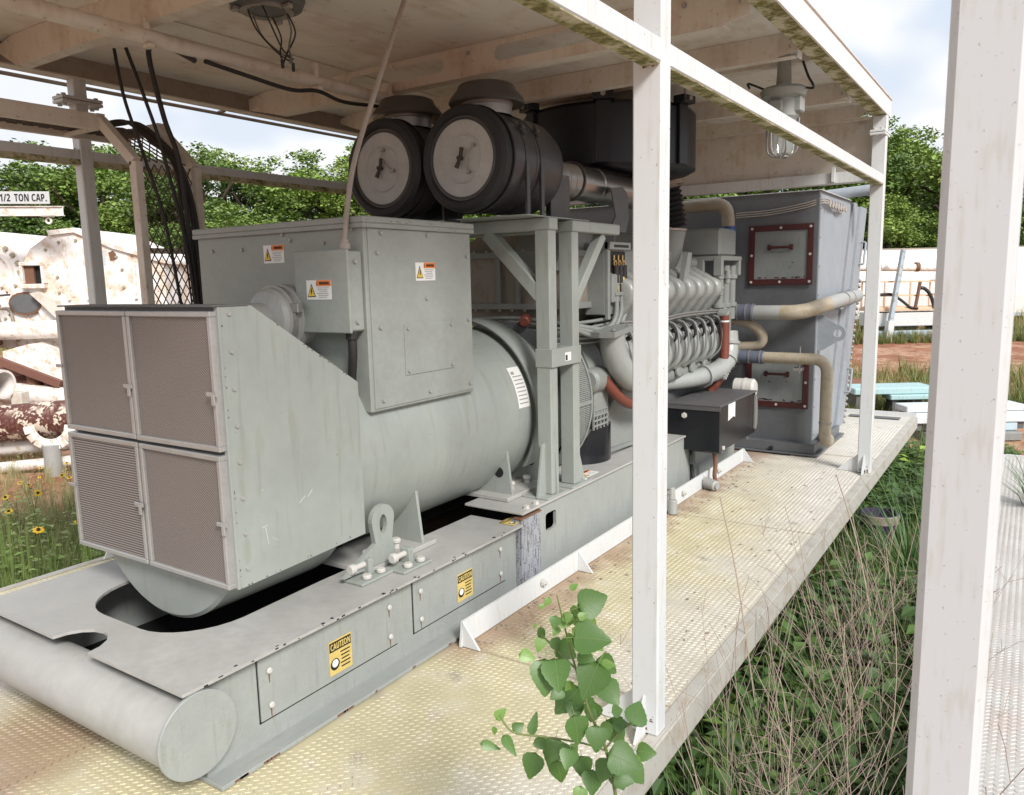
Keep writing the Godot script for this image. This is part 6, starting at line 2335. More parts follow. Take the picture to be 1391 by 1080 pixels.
# ---------------------------------------------------------------- yard to the left
func left_yard() -> void:
	# white pump skid: gabled housing, domed casing, sloping hood, window
	var t := thing("pump_unit", "rust stained white pump unit with a gabled housing, domed casing and small window", "pump", Vector3(-13.6, -0.62, -6.43), YAW, "", false)
	var k := 1.0 / 81.8
	var px := func(u: float, v: float) -> Vector2: return Vector2((u - 60.0) * k, 0.55 + (540.0 - v) * k)
	var poly := func(list: Array) -> Array:
		var o := []
		for q in list:
			o.append(px.call(q[0], q[1]))
		return o
	var s := mb()
	prism(s, poly.call([[70, 360], [80, 343], [108, 325], [140, 322], [185, 343], [250, 364], [250, 560], [88, 560], [88, 440], [72, 395]]), -1.6, 0.35)
	var h := obj("gabled_housing", s, M.rusty_white, t)
	s = mb()
	prism(s, poly.call([[106, 321], [140, 318], [187, 340], [255, 362], [255, 366], [187, 345], [140, 324], [108, 327]]), -1.65, 0.4)
	obj("roof_edge", s, M.rusty_white_fine, h)
	s = mb()
	prism(s, poly.call([[158, 347], [176, 347], [176, 366], [158, 366]]), 0.351, 0.356)
	obj("data_plate", s, M.white_plain, h)
	s = mb()
	prism(s, poly.call([[180, 350], [186, 348], [190, 352], [188, 360], [182, 361]]), 0.351, 0.354)
	obj("rust_patch", s, M.rust, h)
	s = mb()
	for q in [[68, 98, 360, 365], [68, 98, 388, 394], [68, 72, 365, 388], [95, 99, 365, 388]]:
		var a: Vector2 = px.call(q[0], q[2])
		var b: Vector2 = px.call(q[1], q[3])
		span(s, Vector3(a.x, b.y, 0.3), Vector3(b.x, a.y, 0.46), 0.01)
	var wf := obj("window_frame", s, M.rusty_white_fine, t)
	s = mb()
	prism(s, poly.call([[72, 365], [84, 365], [84, 388], [72, 388]]), 0.36, 0.4)
	obj("brown_plate", s, M.rust, wf)
	s = mb()
	prism(s, poly.call([[84, 365], [95, 365], [95, 388], [84, 388]]), 0.352, 0.36)
	obj("opening", s, M.void, wf)
	# domed casing: a drum lying across
	s = mb()
	var dm: Vector2 = px.call(14, 372)
	cyl(s, Vector3(dm.x, dm.y, -1.5), Vector3(dm.x, dm.y, 0.1), 0.66, 40, 0.14)
	cyl(s, Vector3(dm.x - 0.9, dm.y - 0.1, -1.3), Vector3(dm.x - 0.9, dm.y - 0.1, -0.5), 0.6, 36, 0.1)
	obj("domed_casing", s, M.rusty_white, t)
	s = mb()
	prism(s, poly.call([[-60, 345], [40, 335], [52, 344], [76, 346], [72, 362], [50, 384], [-60, 400]]), -1.3, -0.05)
	obj("sloping_hood", s, M.peeling, t)
	s = mb()
	prism(s, poly.call([[-70, 388], [48, 384], [72, 372], [90, 395], [112, 412], [112, 470], [-70, 470]]), -1.2, 0.3)
	var cr := obj("crank_case", s, M.rusty_white_fine, t)
	s = mb()
	var ov := []
	var ov2 := []
	for i in 16:
		var a := TAU * i / 16
		var q := Vector2(66 + 22 * cos(a) * (1.0 if absf(cos(a)) < 0.8 else 0.97), 413 + 15 * sin(a))
		ov.append(px.call(q.x, q.y))
		ov2.append(px.call(66 + (q.x - 66) * 0.87, 413 + (q.y - 413) * 0.82))
	prism(s, ov, 0.3, 0.36)
	obj("opening_rim", s, M.rust, cr)
	s = mb()
	prism(s, ov2, 0.361, 0.366)
	obj("opening", s, M.grey_dark, cr)
	s = mb()
	for i in 26:
		var q: Vector2 = px.call(rv(-10, 90), rv(395, 436))
		cyl(s, Vector3(q.x, q.y, 0.3), Vector3(q.x, q.y, 0.304 + 0.01 * rng.randf()), rv(0.006, 0.02), 6)
	stuff(obj("rust_pits", s, M.rust, cr))
	s = mb()
	prism(s, poly.call([[90, 398], [112, 410], [118, 440], [96, 416], [80, 400]]), 0.31, 0.5)
	obj("angled_bracket", s, M.beige, t)
	# cover bolts, lugs, ribs and a bleed pipe
	for q in [[100, 345], [118, 336], [140, 334], [165, 345], [190, 356], [112, 380], [112, 400], [150, 385], [170, 395], [196, 372], [196, 395], [20, 395], [36, 392], [54, 390], [30, 415], [10, 425], [36, 432]]:
		var at: Vector2 = px.call(q[0], q[1])
		bolt(Vector3(at.x, at.y, 0.35 if q[0] > 90 else 0.3), Vector3(0, 0, 1), 0.02, 0.03, M.pipe_tan, h)
	s = mb()
	for u in [125, 150, 212]:
		var a: Vector2 = px.call(u, 410)
		var b: Vector2 = px.call(u, 332 if u < 160 else 366)
		span(s, Vector3(a.x - 0.02, a.y, 0.35), Vector3(a.x + 0.02, b.y, 0.4), 0.004)
	obj("stiffening_rib", s, M.rusty_white_fine, h)
	s = mb()
	span(s, Vector3(-0.55, 2.28, -0.3), Vector3(-0.25, 2.5, -0.25), 0.01)
	span(s, Vector3(-1.0, 2.15, -0.42), Vector3(-0.2, 2.19, -0.2), 0.01)
	cyl(s, Vector3(-0.7, 2.2, -0.4), Vector3(-0.7, 2.75, -0.4), 0.05, 12)
	cyl(s, Vector3(-0.05, 2.25, -0.1), Vector3(-0.05, 2.5, -0.1), 0.04, 12)
	obj("lifting_lug", s, M.rusty_white_fine, t)
	s = mb()
	for i in 11:
		var a := PI * i / 10.0
		hexbolt(s, Vector3(dm.x + cos(a) * 0.46, dm.y + sin(a) * 0.46, 0.1), Vector3(0, 0, 1), 0.035, 0.04)
	obj("casing_bolt", s, M.pipe_tan, t)
	s = mb()
	lathe(s, [Vector2(0.3, 0), Vector2(0.36, 0), Vector2(0.36, 0.04), Vector2(0.3, 0.04)], along(Vector3(dm.x, dm.y, 0.1), Vector3(0, 0, 1)), 40)
	obj("casing_flange", s, M.peeling, t)
	s = mb()
	tube(s, bend([Vector3(-0.9, 1.95, 0.15), Vector3(-0.2, 2.05, 0.32), Vector3(-0.15, 1.9, 0.36), Vector3(-0.1, 1.5, 0.36)], 0.1), 0.025, 8)
	tube(s, [Vector3(-1.1, 1.7, 0.33), Vector3(0.4, 1.66, 0.36)], 0.03, 8)
	obj("bleed_pipe", s, M.rail_brown, t)
	s = mb()
	for x in [-0.6, 0.4, 1.6]:
		span(s, Vector3(x - 0.1, 0.0, -1.0), Vector3(x + 0.1, 0.9, 0.0))
	span(s, Vector3(-1.5, 0.55, -1.3), Vector3(2.3, 0.8, 0.1))
	obj("support_frame", s, M.brown_red, t)
	# pipeline with a blue butterfly valve in front of the pump
	t = thing("valve_pipe", "white flanged pipe with a blue butterfly valve and dark lever", "pipe", Vector3(-13.28, -0.62, -5.93), YAW, "", false)
	var vy := 1.72
	s = mb()
	tube(s, [Vector3(-1.2, vy - 0.05, 0), Vector3(1.6, vy, 0)], 0.14, 20)
	obj("pipe_run", s, M.rusty_white_fine, t)
	for q in [[-0.6, -0.52], [-0.36, -0.29]]:
		s = mb()
		cyl(s, Vector3(q[0], vy - 0.03, 0), Vector3(q[1], vy - 0.03, 0), 0.27, 30, 0.01)
		var fl := obj("flange", s, M.rusty_white_fine, t)
		for j in 8:
			var a := TAU * (j + 0.5) / 8
			bolt(Vector3(q[1], vy - 0.03 + 0.2 * sin(a), 0.2 * cos(a)), Vector3.RIGHT, 0.035, 0.04, M.rust, fl, "bolt")
	s = mb()
	cyl(s, Vector3(-0.515, vy - 0.03, 0), Vector3(-0.365, vy - 0.03, 0), 0.235, 30, 0.02)
	cyl(s, Vector3(-0.44, vy + 0.18, 0), Vector3(-0.44, vy + 0.46, 0), 0.06, 16)
	cyl(s, Vector3(-0.44, vy + 0.42, 0), Vector3(-0.44, vy + 0.46, 0), 0.1, 16)
	obj("valve_body", s, M.blue, t)
	s = mb()
	bar(s, Vector3(-0.56, vy + 0.49, 0.02), Vector3(0.02, vy + 0.53, 0.02), 0.05, 0.03)
	obj("lever", s, M.cable_brown, t)
	s = mb()
	for x in [-0.9, 1.0]:
		span(s, Vector3(x - 0.05, 0, -0.05), Vector3(x + 0.05, vy - 0.12, 0.05))
	obj("pipe_stand", s, M.brown_red, t)
	# inclined white channel with a brown underside, on stub legs
	t = thing("inclined_chute", "white steel chute with a brown red lower edge on stub legs, below the valve pipe", "chute", Vector3(-12.6, -0.62, -5.95), YAW, "", false)
	s = mb()
	prism(s, [Vector2(-0.55, 1.4), Vector2(-0.15, 1.5), Vector2(0.22, 1.28), Vector2(0.6, 1.24), Vector2(0.6, 0.9), Vector2(0.25, 0.92), Vector2(-0.55, 1.28)], -0.9, 0.0)
	obj("channel", s, M.rusty_white_fine, t)
	s = mb()
	bar(s, Vector3(-0.6, 1.26, 0.02), Vector3(0.3, 0.88, 0.02), 0.1, 0.12)
	bar(s, Vector3(-1.6, 1.0, -0.3), Vector3(-0.2, 1.1, -0.3), 0.3, 0.14)
	obj("lower_edge", s, M.brown_red, t)
	s = mb()
	for x in [-0.2, 0.06, 0.5]:
		cyl(s, Vector3(x, 0, -0.15), Vector3(x, 1.05, -0.15), 0.11, 14)
	obj("leg", s, M.rust, t)
	# stack of old pipes
	var pipes := [
		["rusty_pipe", "thick rusty brown pipe with flaking pale paint, nearest of the pipes", Vector3(-10.56, 0.04, -4.82), 0.235, 3.4, 0.13, "rust_pipe", false],
		["white_pipe", "slim rust stained white pipe below the thick brown pipe", Vector3(-10.7, -0.29, -4.9), 0.115, 3.4, 0.13, "rusty_white_fine", false],
		["kerb_pipe", "thin pale pipe lying on the ground among the yellow flowers", Vector3(-10.5, -0.5, -4.7), 0.07, 3.4, 0.16, "rusty_white_fine", false],
		["open_pipe", "cream pipe with a dark open end behind the thick brown pipe", Vector3(-12.55, 0.4, -5.3), 0.21, 1.5, -0.08, "peeling", true],
		["grey_pipe", "flaking pale pipe behind the open cream pipe", Vector3(-12.6, 0.1, -6.2), 0.16, 2.6, -0.12, "rusty_white_fine", true]]
	for q in pipes:
		t = thing(q[0], q[1], "pipe", q[2], YAW, "old pipes stacked in the yard", false)
		s = mb()
		var half: float = q[4] * 0.5
		var rise: float = q[5] * 0.5
		var a := Vector3(-half, -rise * half, 0)
		var b := Vector3(half, rise * half, 0)
		if q[7]:
			b = Vector3(half * 0.35, rise * half, 0.25)
			var xf := along(a, b - a)
			var L := a.distance_to(b)
			lathe(s, [Vector2(0, 0), Vector2(q[3], 0), Vector2(q[3], L), Vector2(q[3] * 0.84, L), Vector2(q[3] * 0.84, L - 0.5)], xf, 26)
		else:
			tube(s, [a, b], q[3], 26)
		obj("pipe_wall", s, M[q[6]], t)
		if q[7]:
			s = mb()
			cyl(s, b - (b - a).normalized() * 0.5, b - (b - a).normalized() * 0.48, q[3] * 0.83, 20)
			obj("dark_bore", s, M.void, t)
		s = mb()
		var drop: float = (q[2] as Vector3).y + 0.62 - q[3]
		if drop > 0.05:
			for x in [-half * 0.6, half * 0.42]:
				box(s, Vector3(x, -q[3] - drop * 0.5 + 0.02, 0), Vector3(0.16, drop + 0.04, 0.2), 0.01)
			obj("pipe_block", s, M.beige, t)
	t = thing("pipe_prop", "short pale post with a saddle propping the thick brown pipe", "post", Vector3(-10.16, -0.62, -4.88), YAW, "", false)
	s = mb()
	cyl(s, Vector3(0, 0, 0.1), Vector3(0, 0.4, 0.1), 0.1, 18)
	obj("stub", s, M.pipe_grey, t)
	s = mb()
	for j in 8:
		var a := PI + PI * j / 8
		var b := PI + PI * (j + 1) / 8
		bar(s, Vector3(cos(a) * 0.26, 0.64 + sin(a) * 0.24, 0.1), Vector3(cos(b) * 0.26, 0.64 + sin(b) * 0.24, 0.1), 0.14, 0.02, Vector3(0, 0, 1))
	obj("saddle", s, M.rusty_white_fine, t)
	# jib crane arm with its capacity board
	t = thing("jib_crane", "white jib crane arm with a board lettered 1/2 TON CAP. and a trolley hook", "crane", Vector3(-13.39, -0.62, -5.45), YAW, "", false)
	s = mb()
	span(s, Vector3(-0.15, 0, -0.08), Vector3(0.01, 3.9, 0.08), 0.01)
	obj("mast", s, M.rusty_white_fine, t)
	s = mb()
	bar(s, Vector3(-0.1, 3.56, 0), Vector3(1.52, 3.53, 0), 0.08, 0.012)
	bar(s, Vector3(-0.1, 3.49, 0), Vector3(1.52, 3.46, 0), 0.02, 0.13)
	bar(s, Vector3(-0.1, 3.43, 0), Vector3(1.52, 3.4, 0), 0.08, 0.012)
	obj("beam", s, M.rusty_white_fine, t)
	s = mb()
	box(s, Vector3(1.27, 3.42, 0), Vector3(0.18, 0.06, 0.14), 0.01)
	lathe(s, [Vector2(0.025, -0.012), Vector2(0.05, -0.012), Vector2(0.05, 0.012), Vector2(0.025, 0.012)], along(Vector3(1.29, 3.33, 0), Vector3(0, 0, 1)), 16)
	obj("trolley_hook", s, M.rusty_white_fine, t)
	var am := ArrayMesh.new()
	s = mb()
	var bx := Transform3D(Basis(Vector3(0, 0, 1), -0.02), Vector3(0.98, 3.665, 0.045))
	box(s, bx.origin, Vector3(0.76, 0.18, 0.02), 0.004, bx.basis)
	add_surf(am, s, M.white_plain)
	letters(am, "1/2  TON CAP.", 0.69, 0.11, bx * Transform3D(Basis(), Vector3(0.0, 0, 0.0125)), M.ink, 0.004)
	var mi := MeshInstance3D.new()
	mi.mesh = am
	put(mi, "capacity_board", t)

# ---------------------------------------------------------------- yard to the right
func right_yard() -> void:
	var s: SurfaceTool
	# long white tank trailer at the back
	var t := thing("tank_trailer", "long plain white tank trailer standing in front of the trees on the right", "trailer", Vector3(-4.2, -0.62, -39.4), YAW, "", false)
	s = mb()
	prism(s, [Vector2(-1.3, 0.45), Vector2(1.3, 0.45), Vector2(1.4, 1.2), Vector2(1.35, 2.2), Vector2(1.0, 3.0), Vector2(0.5, 3.22), Vector2(-0.5, 3.22), Vector2(-1.0, 3.0), Vector2(-1.35, 2.2), Vector2(-1.4, 1.2)], -9.0, 9.0, Transform3D(Basis(Vector3(0, 0, -1), Vector3.UP, Vector3(1, 0, 0)), Vector3(0, 0, 0)))
	var shell := obj("tank_shell", s, M.tank_white, t)
	s = mb()
	bar(s, Vector3(-9, 3.26, 0.3), Vector3(9, 3.26, 0.3), 0.12, 0.07)
	obj("top_walkway", s, M.rail_brown, shell)
	s = mb()
	bar(s, Vector3(-9, 0.45, 1.2), Vector3(9, 0.45, 1.2), 0.2, 0.3)
	obj("chassis", s, M.blue_beam, t)
	for x in [-6.5, -5.4, 5.5, 6.6]:
		s = mb()
		cyl(s, Vector3(x, 0.48, 0.7), Vector3(x, 0.48, 1.0), 0.48, 24, 0.05)
		obj("wheel", s, M.rubber, t)
	# boom of a lift with its orange basket
	t = thing("boom_lift", "white boom with dark bands over an orange railed basket, in front of the tank trailer", "lift", Vector3(-3.33, -0.62, -29.1), YAW, "", false)
	s = mb()
	tube(s, [Vector3(-3.2, 2.5, -0.4), Vector3(2.6, 2.36, -0.4)], 0.13, 16)
	var boom := obj("boom", s, M.rusty_white_fine, t)
	s = mb()
	for x in [-1.02, 0.27]:
		cyl(s, Vector3(x - 0.06, 2.44, -0.4), Vector3(x + 0.06, 2.435, -0.4), 0.16, 16)
	obj("band", s, M.rust, boom)
	s = mb()
	for y in [1.98, 1.52, 1.12]:
		for z in [0.0, -0.9]:
			bar(s, Vector3(-1.3, y, z), Vector3(1.02, y - 0.03, z), 0.04, 0.05)
		for x in [-1.3, 1.02]:
			bar(s, Vector3(x, y, 0), Vector3(x, y, -0.9), 0.04, 0.05)
	for x in [-1.3, -0.95, -0.1, 1.02]:
		for z in [0.0, -0.9]:
			bar(s, Vector3(x, 1.1, z), Vector3(x, 1.99, z), 0.05, 0.05)
	obj("basket_rail", s, M.lift_orange, t)
	s = mb()
	span(s, Vector3(-1.35, 1.0, -0.95), Vector3(1.05, 1.1, 0.05), 0.01)
	obj("basket_floor", s, M.lift_orange, t)
	s = mb()
	span(s, Vector3(-1.4, 0.5, -0.8), Vector3(1.1, 0.95, 0.0), 0.02)
	obj("chassis", s, M.white, t)
	s = mb()
	span(s, Vector3(-1.4, 0.0, -0.7), Vector3(-1.1, 0.5, -0.1), 0.05)
	span(s, Vector3(0.8, 0.0, -0.7), Vector3(1.1, 0.5, -0.1), 0.05)
	obj("wheel", s, M.rubber, t)
	s = mb()
	tube(s, curve([Vector3(-1.2, 1.55, 0.05), Vector3(-0.75, 1.56, 0.05), Vector3(-0.4, 1.35, 0.05), Vector3(-0.1, 1.12, 0.05), Vector3(0.15, 1.08, 0.05)]), 0.045, 8)
	obj("hose", s, M.cable, t)
	s = mb()
	tube(s, curve([Vector3(0.2, 1.75, 0.05), Vector3(0.35, 1.72, 0.05), Vector3(0.55, 1.5, 0.05), Vector3(0.7, 1.1, 0.05)]), 0.06, 8)
	obj("hose", s, M.cable, t)
	s = mb()
	tube(s, [Vector3(0.05, 1.1, 0.08), Vector3(0.17, 1.95, 0.08)], 0.055, 8)
	obj("brown_strut", s, M.rust, t)
	# blue and white beam on the ground with a concrete block and a leaning mast
	t = thing("steel_beam", "weathered blue and white steel beam with a round end, lying in front of the lift", "beam", Vector3(-3.64, -0.62, -29.97), YAW, "", false)
	s = mb()
	span(s, Vector3(-1.6, 0.02, 0.8), Vector3(0.75, 0.36, 1.1), 0.02)
	obj("web", s, M.blue_beam, t)
	s = mb()
	cyl(s, Vector3(0.75, 0.2, 0.78), Vector3(0.95, 0.2, 0.78), 0.2, 20, 0.02)
	obj("end_drum", s, M.blue_beam, t)
	t = thing("concrete_block", "low grey concrete block behind the blue and white beam", "block", Vector3(-4.1, -0.62, -29.9), YAW, "", false)
	s = mb()
	span(s, Vector3(-0.7, 0.34, -0.2), Vector3(0.75, 0.88, 0.5), 0.03)
	span(s, Vector3(-0.7, 0, -0.2), Vector3(0.75, 0.34, 0.5), 0.03)
	obj("block_body", s, M.pipe_tan, t)
	t = thing("leaning_mast", "slim pale blue post leaning beside the orange basket", "post", Vector3(-3.95, -0.62, -28.6), YAW, "", false)
	s = mb()
	bar(s, Vector3(-0.1, 0.3, 0.2), Vector3(0.26, 3.0, 0.2), 0.12, 0.17, Vector3(0, 0, 1))
	obj("channel", s, M.blue_beam, t)
	s = mb()
	bar(s, Vector3(-0.12, 0.0, 0.2), Vector3(-0.05, 0.7, 0.2), 0.2, 0.24, Vector3(0, 0, 1))
	obj("foot_sleeve", s, M.white, t)
	# planks and blocks just beyond the deck
	var stackc := Vector3(-1.2, -0.62, -12.15)
	for q in [
		["plank", "teal board lying furthest back beyond the far end of the deck", -0.62, 0.62, 0.5, 0.6, -1.3, -0.75, "teal"],
		["plank", "narrow pale teal board beside the white planks", -0.1, 1.4, 0.42, 0.5, -1.0, -0.7, "teal"],
		["plank", "upper white plank of the stack beyond the deck corner", -0.16, 1.5, 0.33, 0.43, -0.45, -0.1, "plank_white"],
		["plank", "lower white plank of the stack beyond the deck corner", -0.22, 1.5, 0.24, 0.34, -0.08, 0.26, "plank_white"],
		["block", "grey block under the white planks", -0.04, 1.2, 0.12, 0.24, -0.3, 0.24, "pale_blue"],
		["block", "dark grey block lowest of the stack beyond the deck corner", -0.08, 1.2, 0.0, 0.12, -0.4, 0.36, "grey_engine"]]:
		t = thing(q[0], q[1], "plank" if q[0] == "plank" else "block", stackc, YAW, "boards and blocks stacked beyond the deck", false)
		s = mb()
		span(s, Vector3(q[2], q[4], q[6]), Vector3(q[3], q[5] - 0.003, q[7]), 0.012)
		obj("board", s, M[q[8]], t)
		if q[0] == "plank":
			s = mb()
			span(s, Vector3(q[2] + 0.05, q[4] - 0.1, q[6] + 0.05), Vector3(q[2] + 0.12, q[4], q[7] - 0.05))
			span(s, Vector3(q[3] - 0.3, q[4] - 0.1, q[6] + 0.05), Vector3(q[3] - 0.2, q[4], q[7] - 0.05))
			if q[4] > 0.4:
				span(s, Vector3(q[2] + 0.05, 0.0, q[6] + 0.05), Vector3(q[2] + 0.2, q[4] - 0.1, q[7] - 0.05))
				span(s, Vector3(q[3] - 0.35, 0.0, q[6] + 0.05), Vector3(q[3] - 0.2, q[4] - 0.1, q[7] - 0.05))
			obj("batten", s, M.grey_dark, t)
	# old motor on the ground behind the teal board
	t = thing("rusty_motor", "small rusty round motor behind the deck post, by the teal board", "motor", Vector3(-2.25, -0.62, -13.2), YAW, "", false)
	s = mb()
	cyl(s, Vector3(-0.25, 0.5, 0), Vector3(0.15, 0.5, 0), 0.16, 20, 0.02)
	span(s, Vector3(-0.2, 0.0, -0.12), Vector3(0.1, 0.36, 0.12))
	obj("casing", s, M.rust, t)
	s = mb()
	lathe(s, [Vector2(0.07, -0.03), Vector2(0.1, -0.03), Vector2(0.1, 0.03), Vector2(0.07, 0.03)], along(Vector3(0.24, 0.48, 0.05), Vector3(0.3, 0, 1)), 18)
	obj("ring", s, M.rust, t)
	# purple bucket in the gap
	t = thing("bucket", "dark purple plastic bucket with a dirty rim, standing in the weeds beside the deck", "bucket", Vector3(-0.94, -0.58, -6.8), 0.0, "", false)
	s = mb()
	lathe(s, [Vector2(0, 0.0), Vector2(0.115, 0.0), Vector2(0.14, 0.25), Vector2(0.147, 0.25), Vector2(0.15, 0.33), Vector2(0.14, 0.335), Vector2(0.132, 0.26), Vector2(0.108, 0.02), Vector2(0, 0.02)], Transform3D(), 36)
	obj("pail", s, M.bucket, t)
	s = mb()
	lathe(s, [Vector2(0.1475, 0.26), Vector2(0.152, 0.262), Vector2(0.154, 0.325), Vector2(0.15, 0.33)], Transform3D(), 36)
	obj("dirty_rim", s, M.rail_brown, t)

# ---------------------------------------------------------------- trees
func make_tree(kind: int, label: String) -> Node3D:
	var r := RandomNumberGenerator.new()
	r.seed = 700 + kind
	var t := thing("broadleaf_tree", label, "tree", Vector3(), 0.0, "trees along the back of the yard", false)
	var h := 10.0
	var s := mb()
	var limbs := []
	tube(s, curve([Vector3(0, -0.2, 0), Vector3(0.1, 2.0, 0.05), Vector3(-0.1, 4.5, 0.1), Vector3(0.1, 7.5, 0)]), 0.2, 10, true, [])
	for i in 9:
		var a := i * 2.4
		var y := 1.6 + i * 0.62
		var e := Vector3(cos(a) * rv(1.5, 2.6), y + rv(1.0, 2.2), sin(a) * rv(1.5, 2.6))
		tube(s, curve([Vector3(0, y, 0), Vector3(0, y, 0).lerp(e, 0.5) + Vector3(0, -0.15, 0), e], 4), 0.08, 6)
		limbs.append(e)
	obj("trunk", s, M.bark, t)
	var lobes := []
	for i in 30:
		var y := r.randf_range(0.8, 9.3) if i < 25 else r.randf_range(8.2, 10.2)
		var wide: float = 2.8 * sqrt(maxf(0.05, 1.0 - pow((y - 4.6) / 5.4, 2.0)))
		var a := i * 2.39996
		var rr := wide * r.randf_range(0.35, 1.0)
		lobes.append([Vector3(cos(a) * rr, y, sin(a) * rr), r.randf_range(0.55, 1.4) if i < 25 else r.randf_range(0.3, 0.6), r.randf()])
	var v := PackedVector3Array()
	var nn := PackedVector3Array()
	var cc := PackedColorArray()
	for q in lobes:
		var base := Color(0.14, 0.215, 0.042).lerp(Color(0.22, 0.315, 0.07), q[2])
		if kind == 1:
			base = Color(0.19, 0.27, 0.055).lerp(Color(0.27, 0.36, 0.085), q[2])
		elif kind == 2:
			base = Color(0.09, 0.155, 0.036).lerp(Color(0.16, 0.245, 0.055), q[2])
		for i in int(36 * q[1] * q[1]):
			# a spray of leaves round a twig end
			var z := r.randf_range(-1, 1)
			var a := r.randf_range(0, TAU)
			var f := sqrt(1 - z * z)
			var c: Vector3 = q[0] + Vector3(f * cos(a), z * 0.8, f * sin(a)) * (q[1] * pow(r.randf(), 0.3))
			var tone := base * r.randf_range(0.7, 1.3)
			for m in 22:
				var p := c + Vector3(r.randf_range(-1, 1), r.randf_range(-0.6, 0.6), r.randf_range(-1, 1)) * 0.3
				var d := Vector3(r.randf_range(-1, 1), r.randf_range(-0.8, 0.4), r.randf_range(-1, 1)).normalized()
				var n := (Vector3(r.randf_range(-1, 1), r.randf_range(0.2, 1.6), r.randf_range(-1, 1)))
				n = (n - d * n.dot(d)).normalized()
				var w := d.cross(n)
				var l := r.randf_range(0.09, 0.25)
				var p1 := p + d * l * 0.45 + w * l * 0.34
				var p2 := p + d * l
				var p3 := p + d * l * 0.45 - w * l * 0.34
				for e in [p, p2, p1, p, p3, p2]:
					v.append(e)
					nn.append(n)
					cc.append(tone)
	var arr := []
	arr.resize(Mesh.ARRAY_MAX)
	arr[Mesh.ARRAY_VERTEX] = v
	arr[Mesh.ARRAY_NORMAL] = nn
	arr[Mesh.ARRAY_COLOR] = cc
	var am := ArrayMesh.new()
	am.add_surface_from_arrays(Mesh.PRIMITIVE_TRIANGLES, arr)
	am.surface_set_material(0, M.leafy)
	var mi := MeshInstance3D.new()
	mi.mesh = am
	put(mi, "crown", t)
	return t

func trees() -> void:
	var tints := ["mid green", "light yellow green", "dark green"]
	var rows := ["tree of the rearmost row", "tree of the front row", "low bush"]
	var marks := [[-2000, -40, "beyond the left edge of the view"], [-40, 62, "behind the jib crane board"], [62, 128, "behind the left white post"], [128, 190, "between left post and cable tray"], [190, 275, "seen through the cable tray"], [275, 375, "above the left half of the control box"], [375, 480, "just left of the round air cleaners"], [480, 1195, "hidden behind the generator"], [1195, 1235, "close beside the far white post"], [1235, 1275, "above the orange basket"], [1275, 1400, "next to the big white post at right"], [1400, 4000, "beyond the right edge of the view"]]
	var protos := []
	for k in 3:
		protos.append(make_tree(k, "tree"))
	var used := [false, false, false]
	var fwd := Vector3(-sin(YAW), 0, -cos(YAW))
	var rgt := Vector3(cos(YAW), 0, -sin(YAW))
	var r := RandomNumberGenerator.new()
	r.seed = 99
	var spots := []
	# rows across the back: distance, sideways, height
	var i := 0
	for row in [[50.0, 3.1, 1.0, 0], [44.5, 3.2, 0.9, 1], [38.5, 3.9, 0.55, 2]]:
		var x := -54.0
		while x < 32.0:
			x += row[1] * r.randf_range(0.8, 1.25)
			if row[3] == 2 and (x > 2.0 and x < 16.0):
				continue
			spots.append([row[0] + r.randf_range(-2, 2), x, row[2] * r.randf_range(0.84, 1.14), row[3]])
	for q in spots:
		var kind: int = [0, 2, 0, 1, 2, 0, 1][i % 7]
		i += 1
		var t: Node3D = protos[kind]
		if used[kind]:
			t = protos[kind].duplicate()
			t.name = numbered("broadleaf_tree")
			add_child(t)
		used[kind] = true
		var sc: float = q[2]
		if q[1] > 15.0:
			sc *= 1.1
		t.position = fwd * q[0] + rgt * q[1] + Vector3(0, -0.65, 0)
		t.rotation.y = r.randf_range(0, TAU)
		var wide: float = sc * r.randf_range(1.15, 1.5)
		t.scale = Vector3(wide, sc, wide)
		var at_u: float = 695.0 + 1064.0 * q[1] / q[0]
		for mk_ in marks:
			if at_u >= mk_[0] and at_u < mk_[1]:
				t.set_meta("label", "%s %s %s" % [tints[kind], rows[q[3]], mk_[2]])

# ---------------------------------------------------------------- weeds
func tuft_mesh(n: int, h: float, lean: float, wdt: float, seed_: int) -> ArrayMesh:
	var r := RandomNumberGenerator.new()
	r.seed = seed_
	var s := mb()
	s.set_smooth_group(-1)
	for i in n:
		var a := r.randf_range(0, TAU)
		var d := Vector3(cos(a), 0, sin(a))
		var side := Vector3(-d.z, 0, d.x) * wdt * 0.5
		var p := d * r.randf_range(0, 0.05)
		var hh := h * r.randf_range(0.55, 1.15)
		var l := lean * r.randf_range(0.3, 1.2)
		var prev := p
		for k in 3:
			var f := (k + 1) / 3.0
			var nx := p + d * (l * f * f) + Vector3.UP * hh * (f - 0.25 * f * f * l / maxf(h, 0.01))
			var w0 := side * (1.0 - k / 3.0)
			var w1 := side * (1.0 - f)
			if k < 2:
				quad(s, prev - w0, prev + w0, nx + w1, nx - w1)
			else:
				tri(s, prev - w0, prev + w0, nx)
			prev = nx
	return done(s, M.leafy)

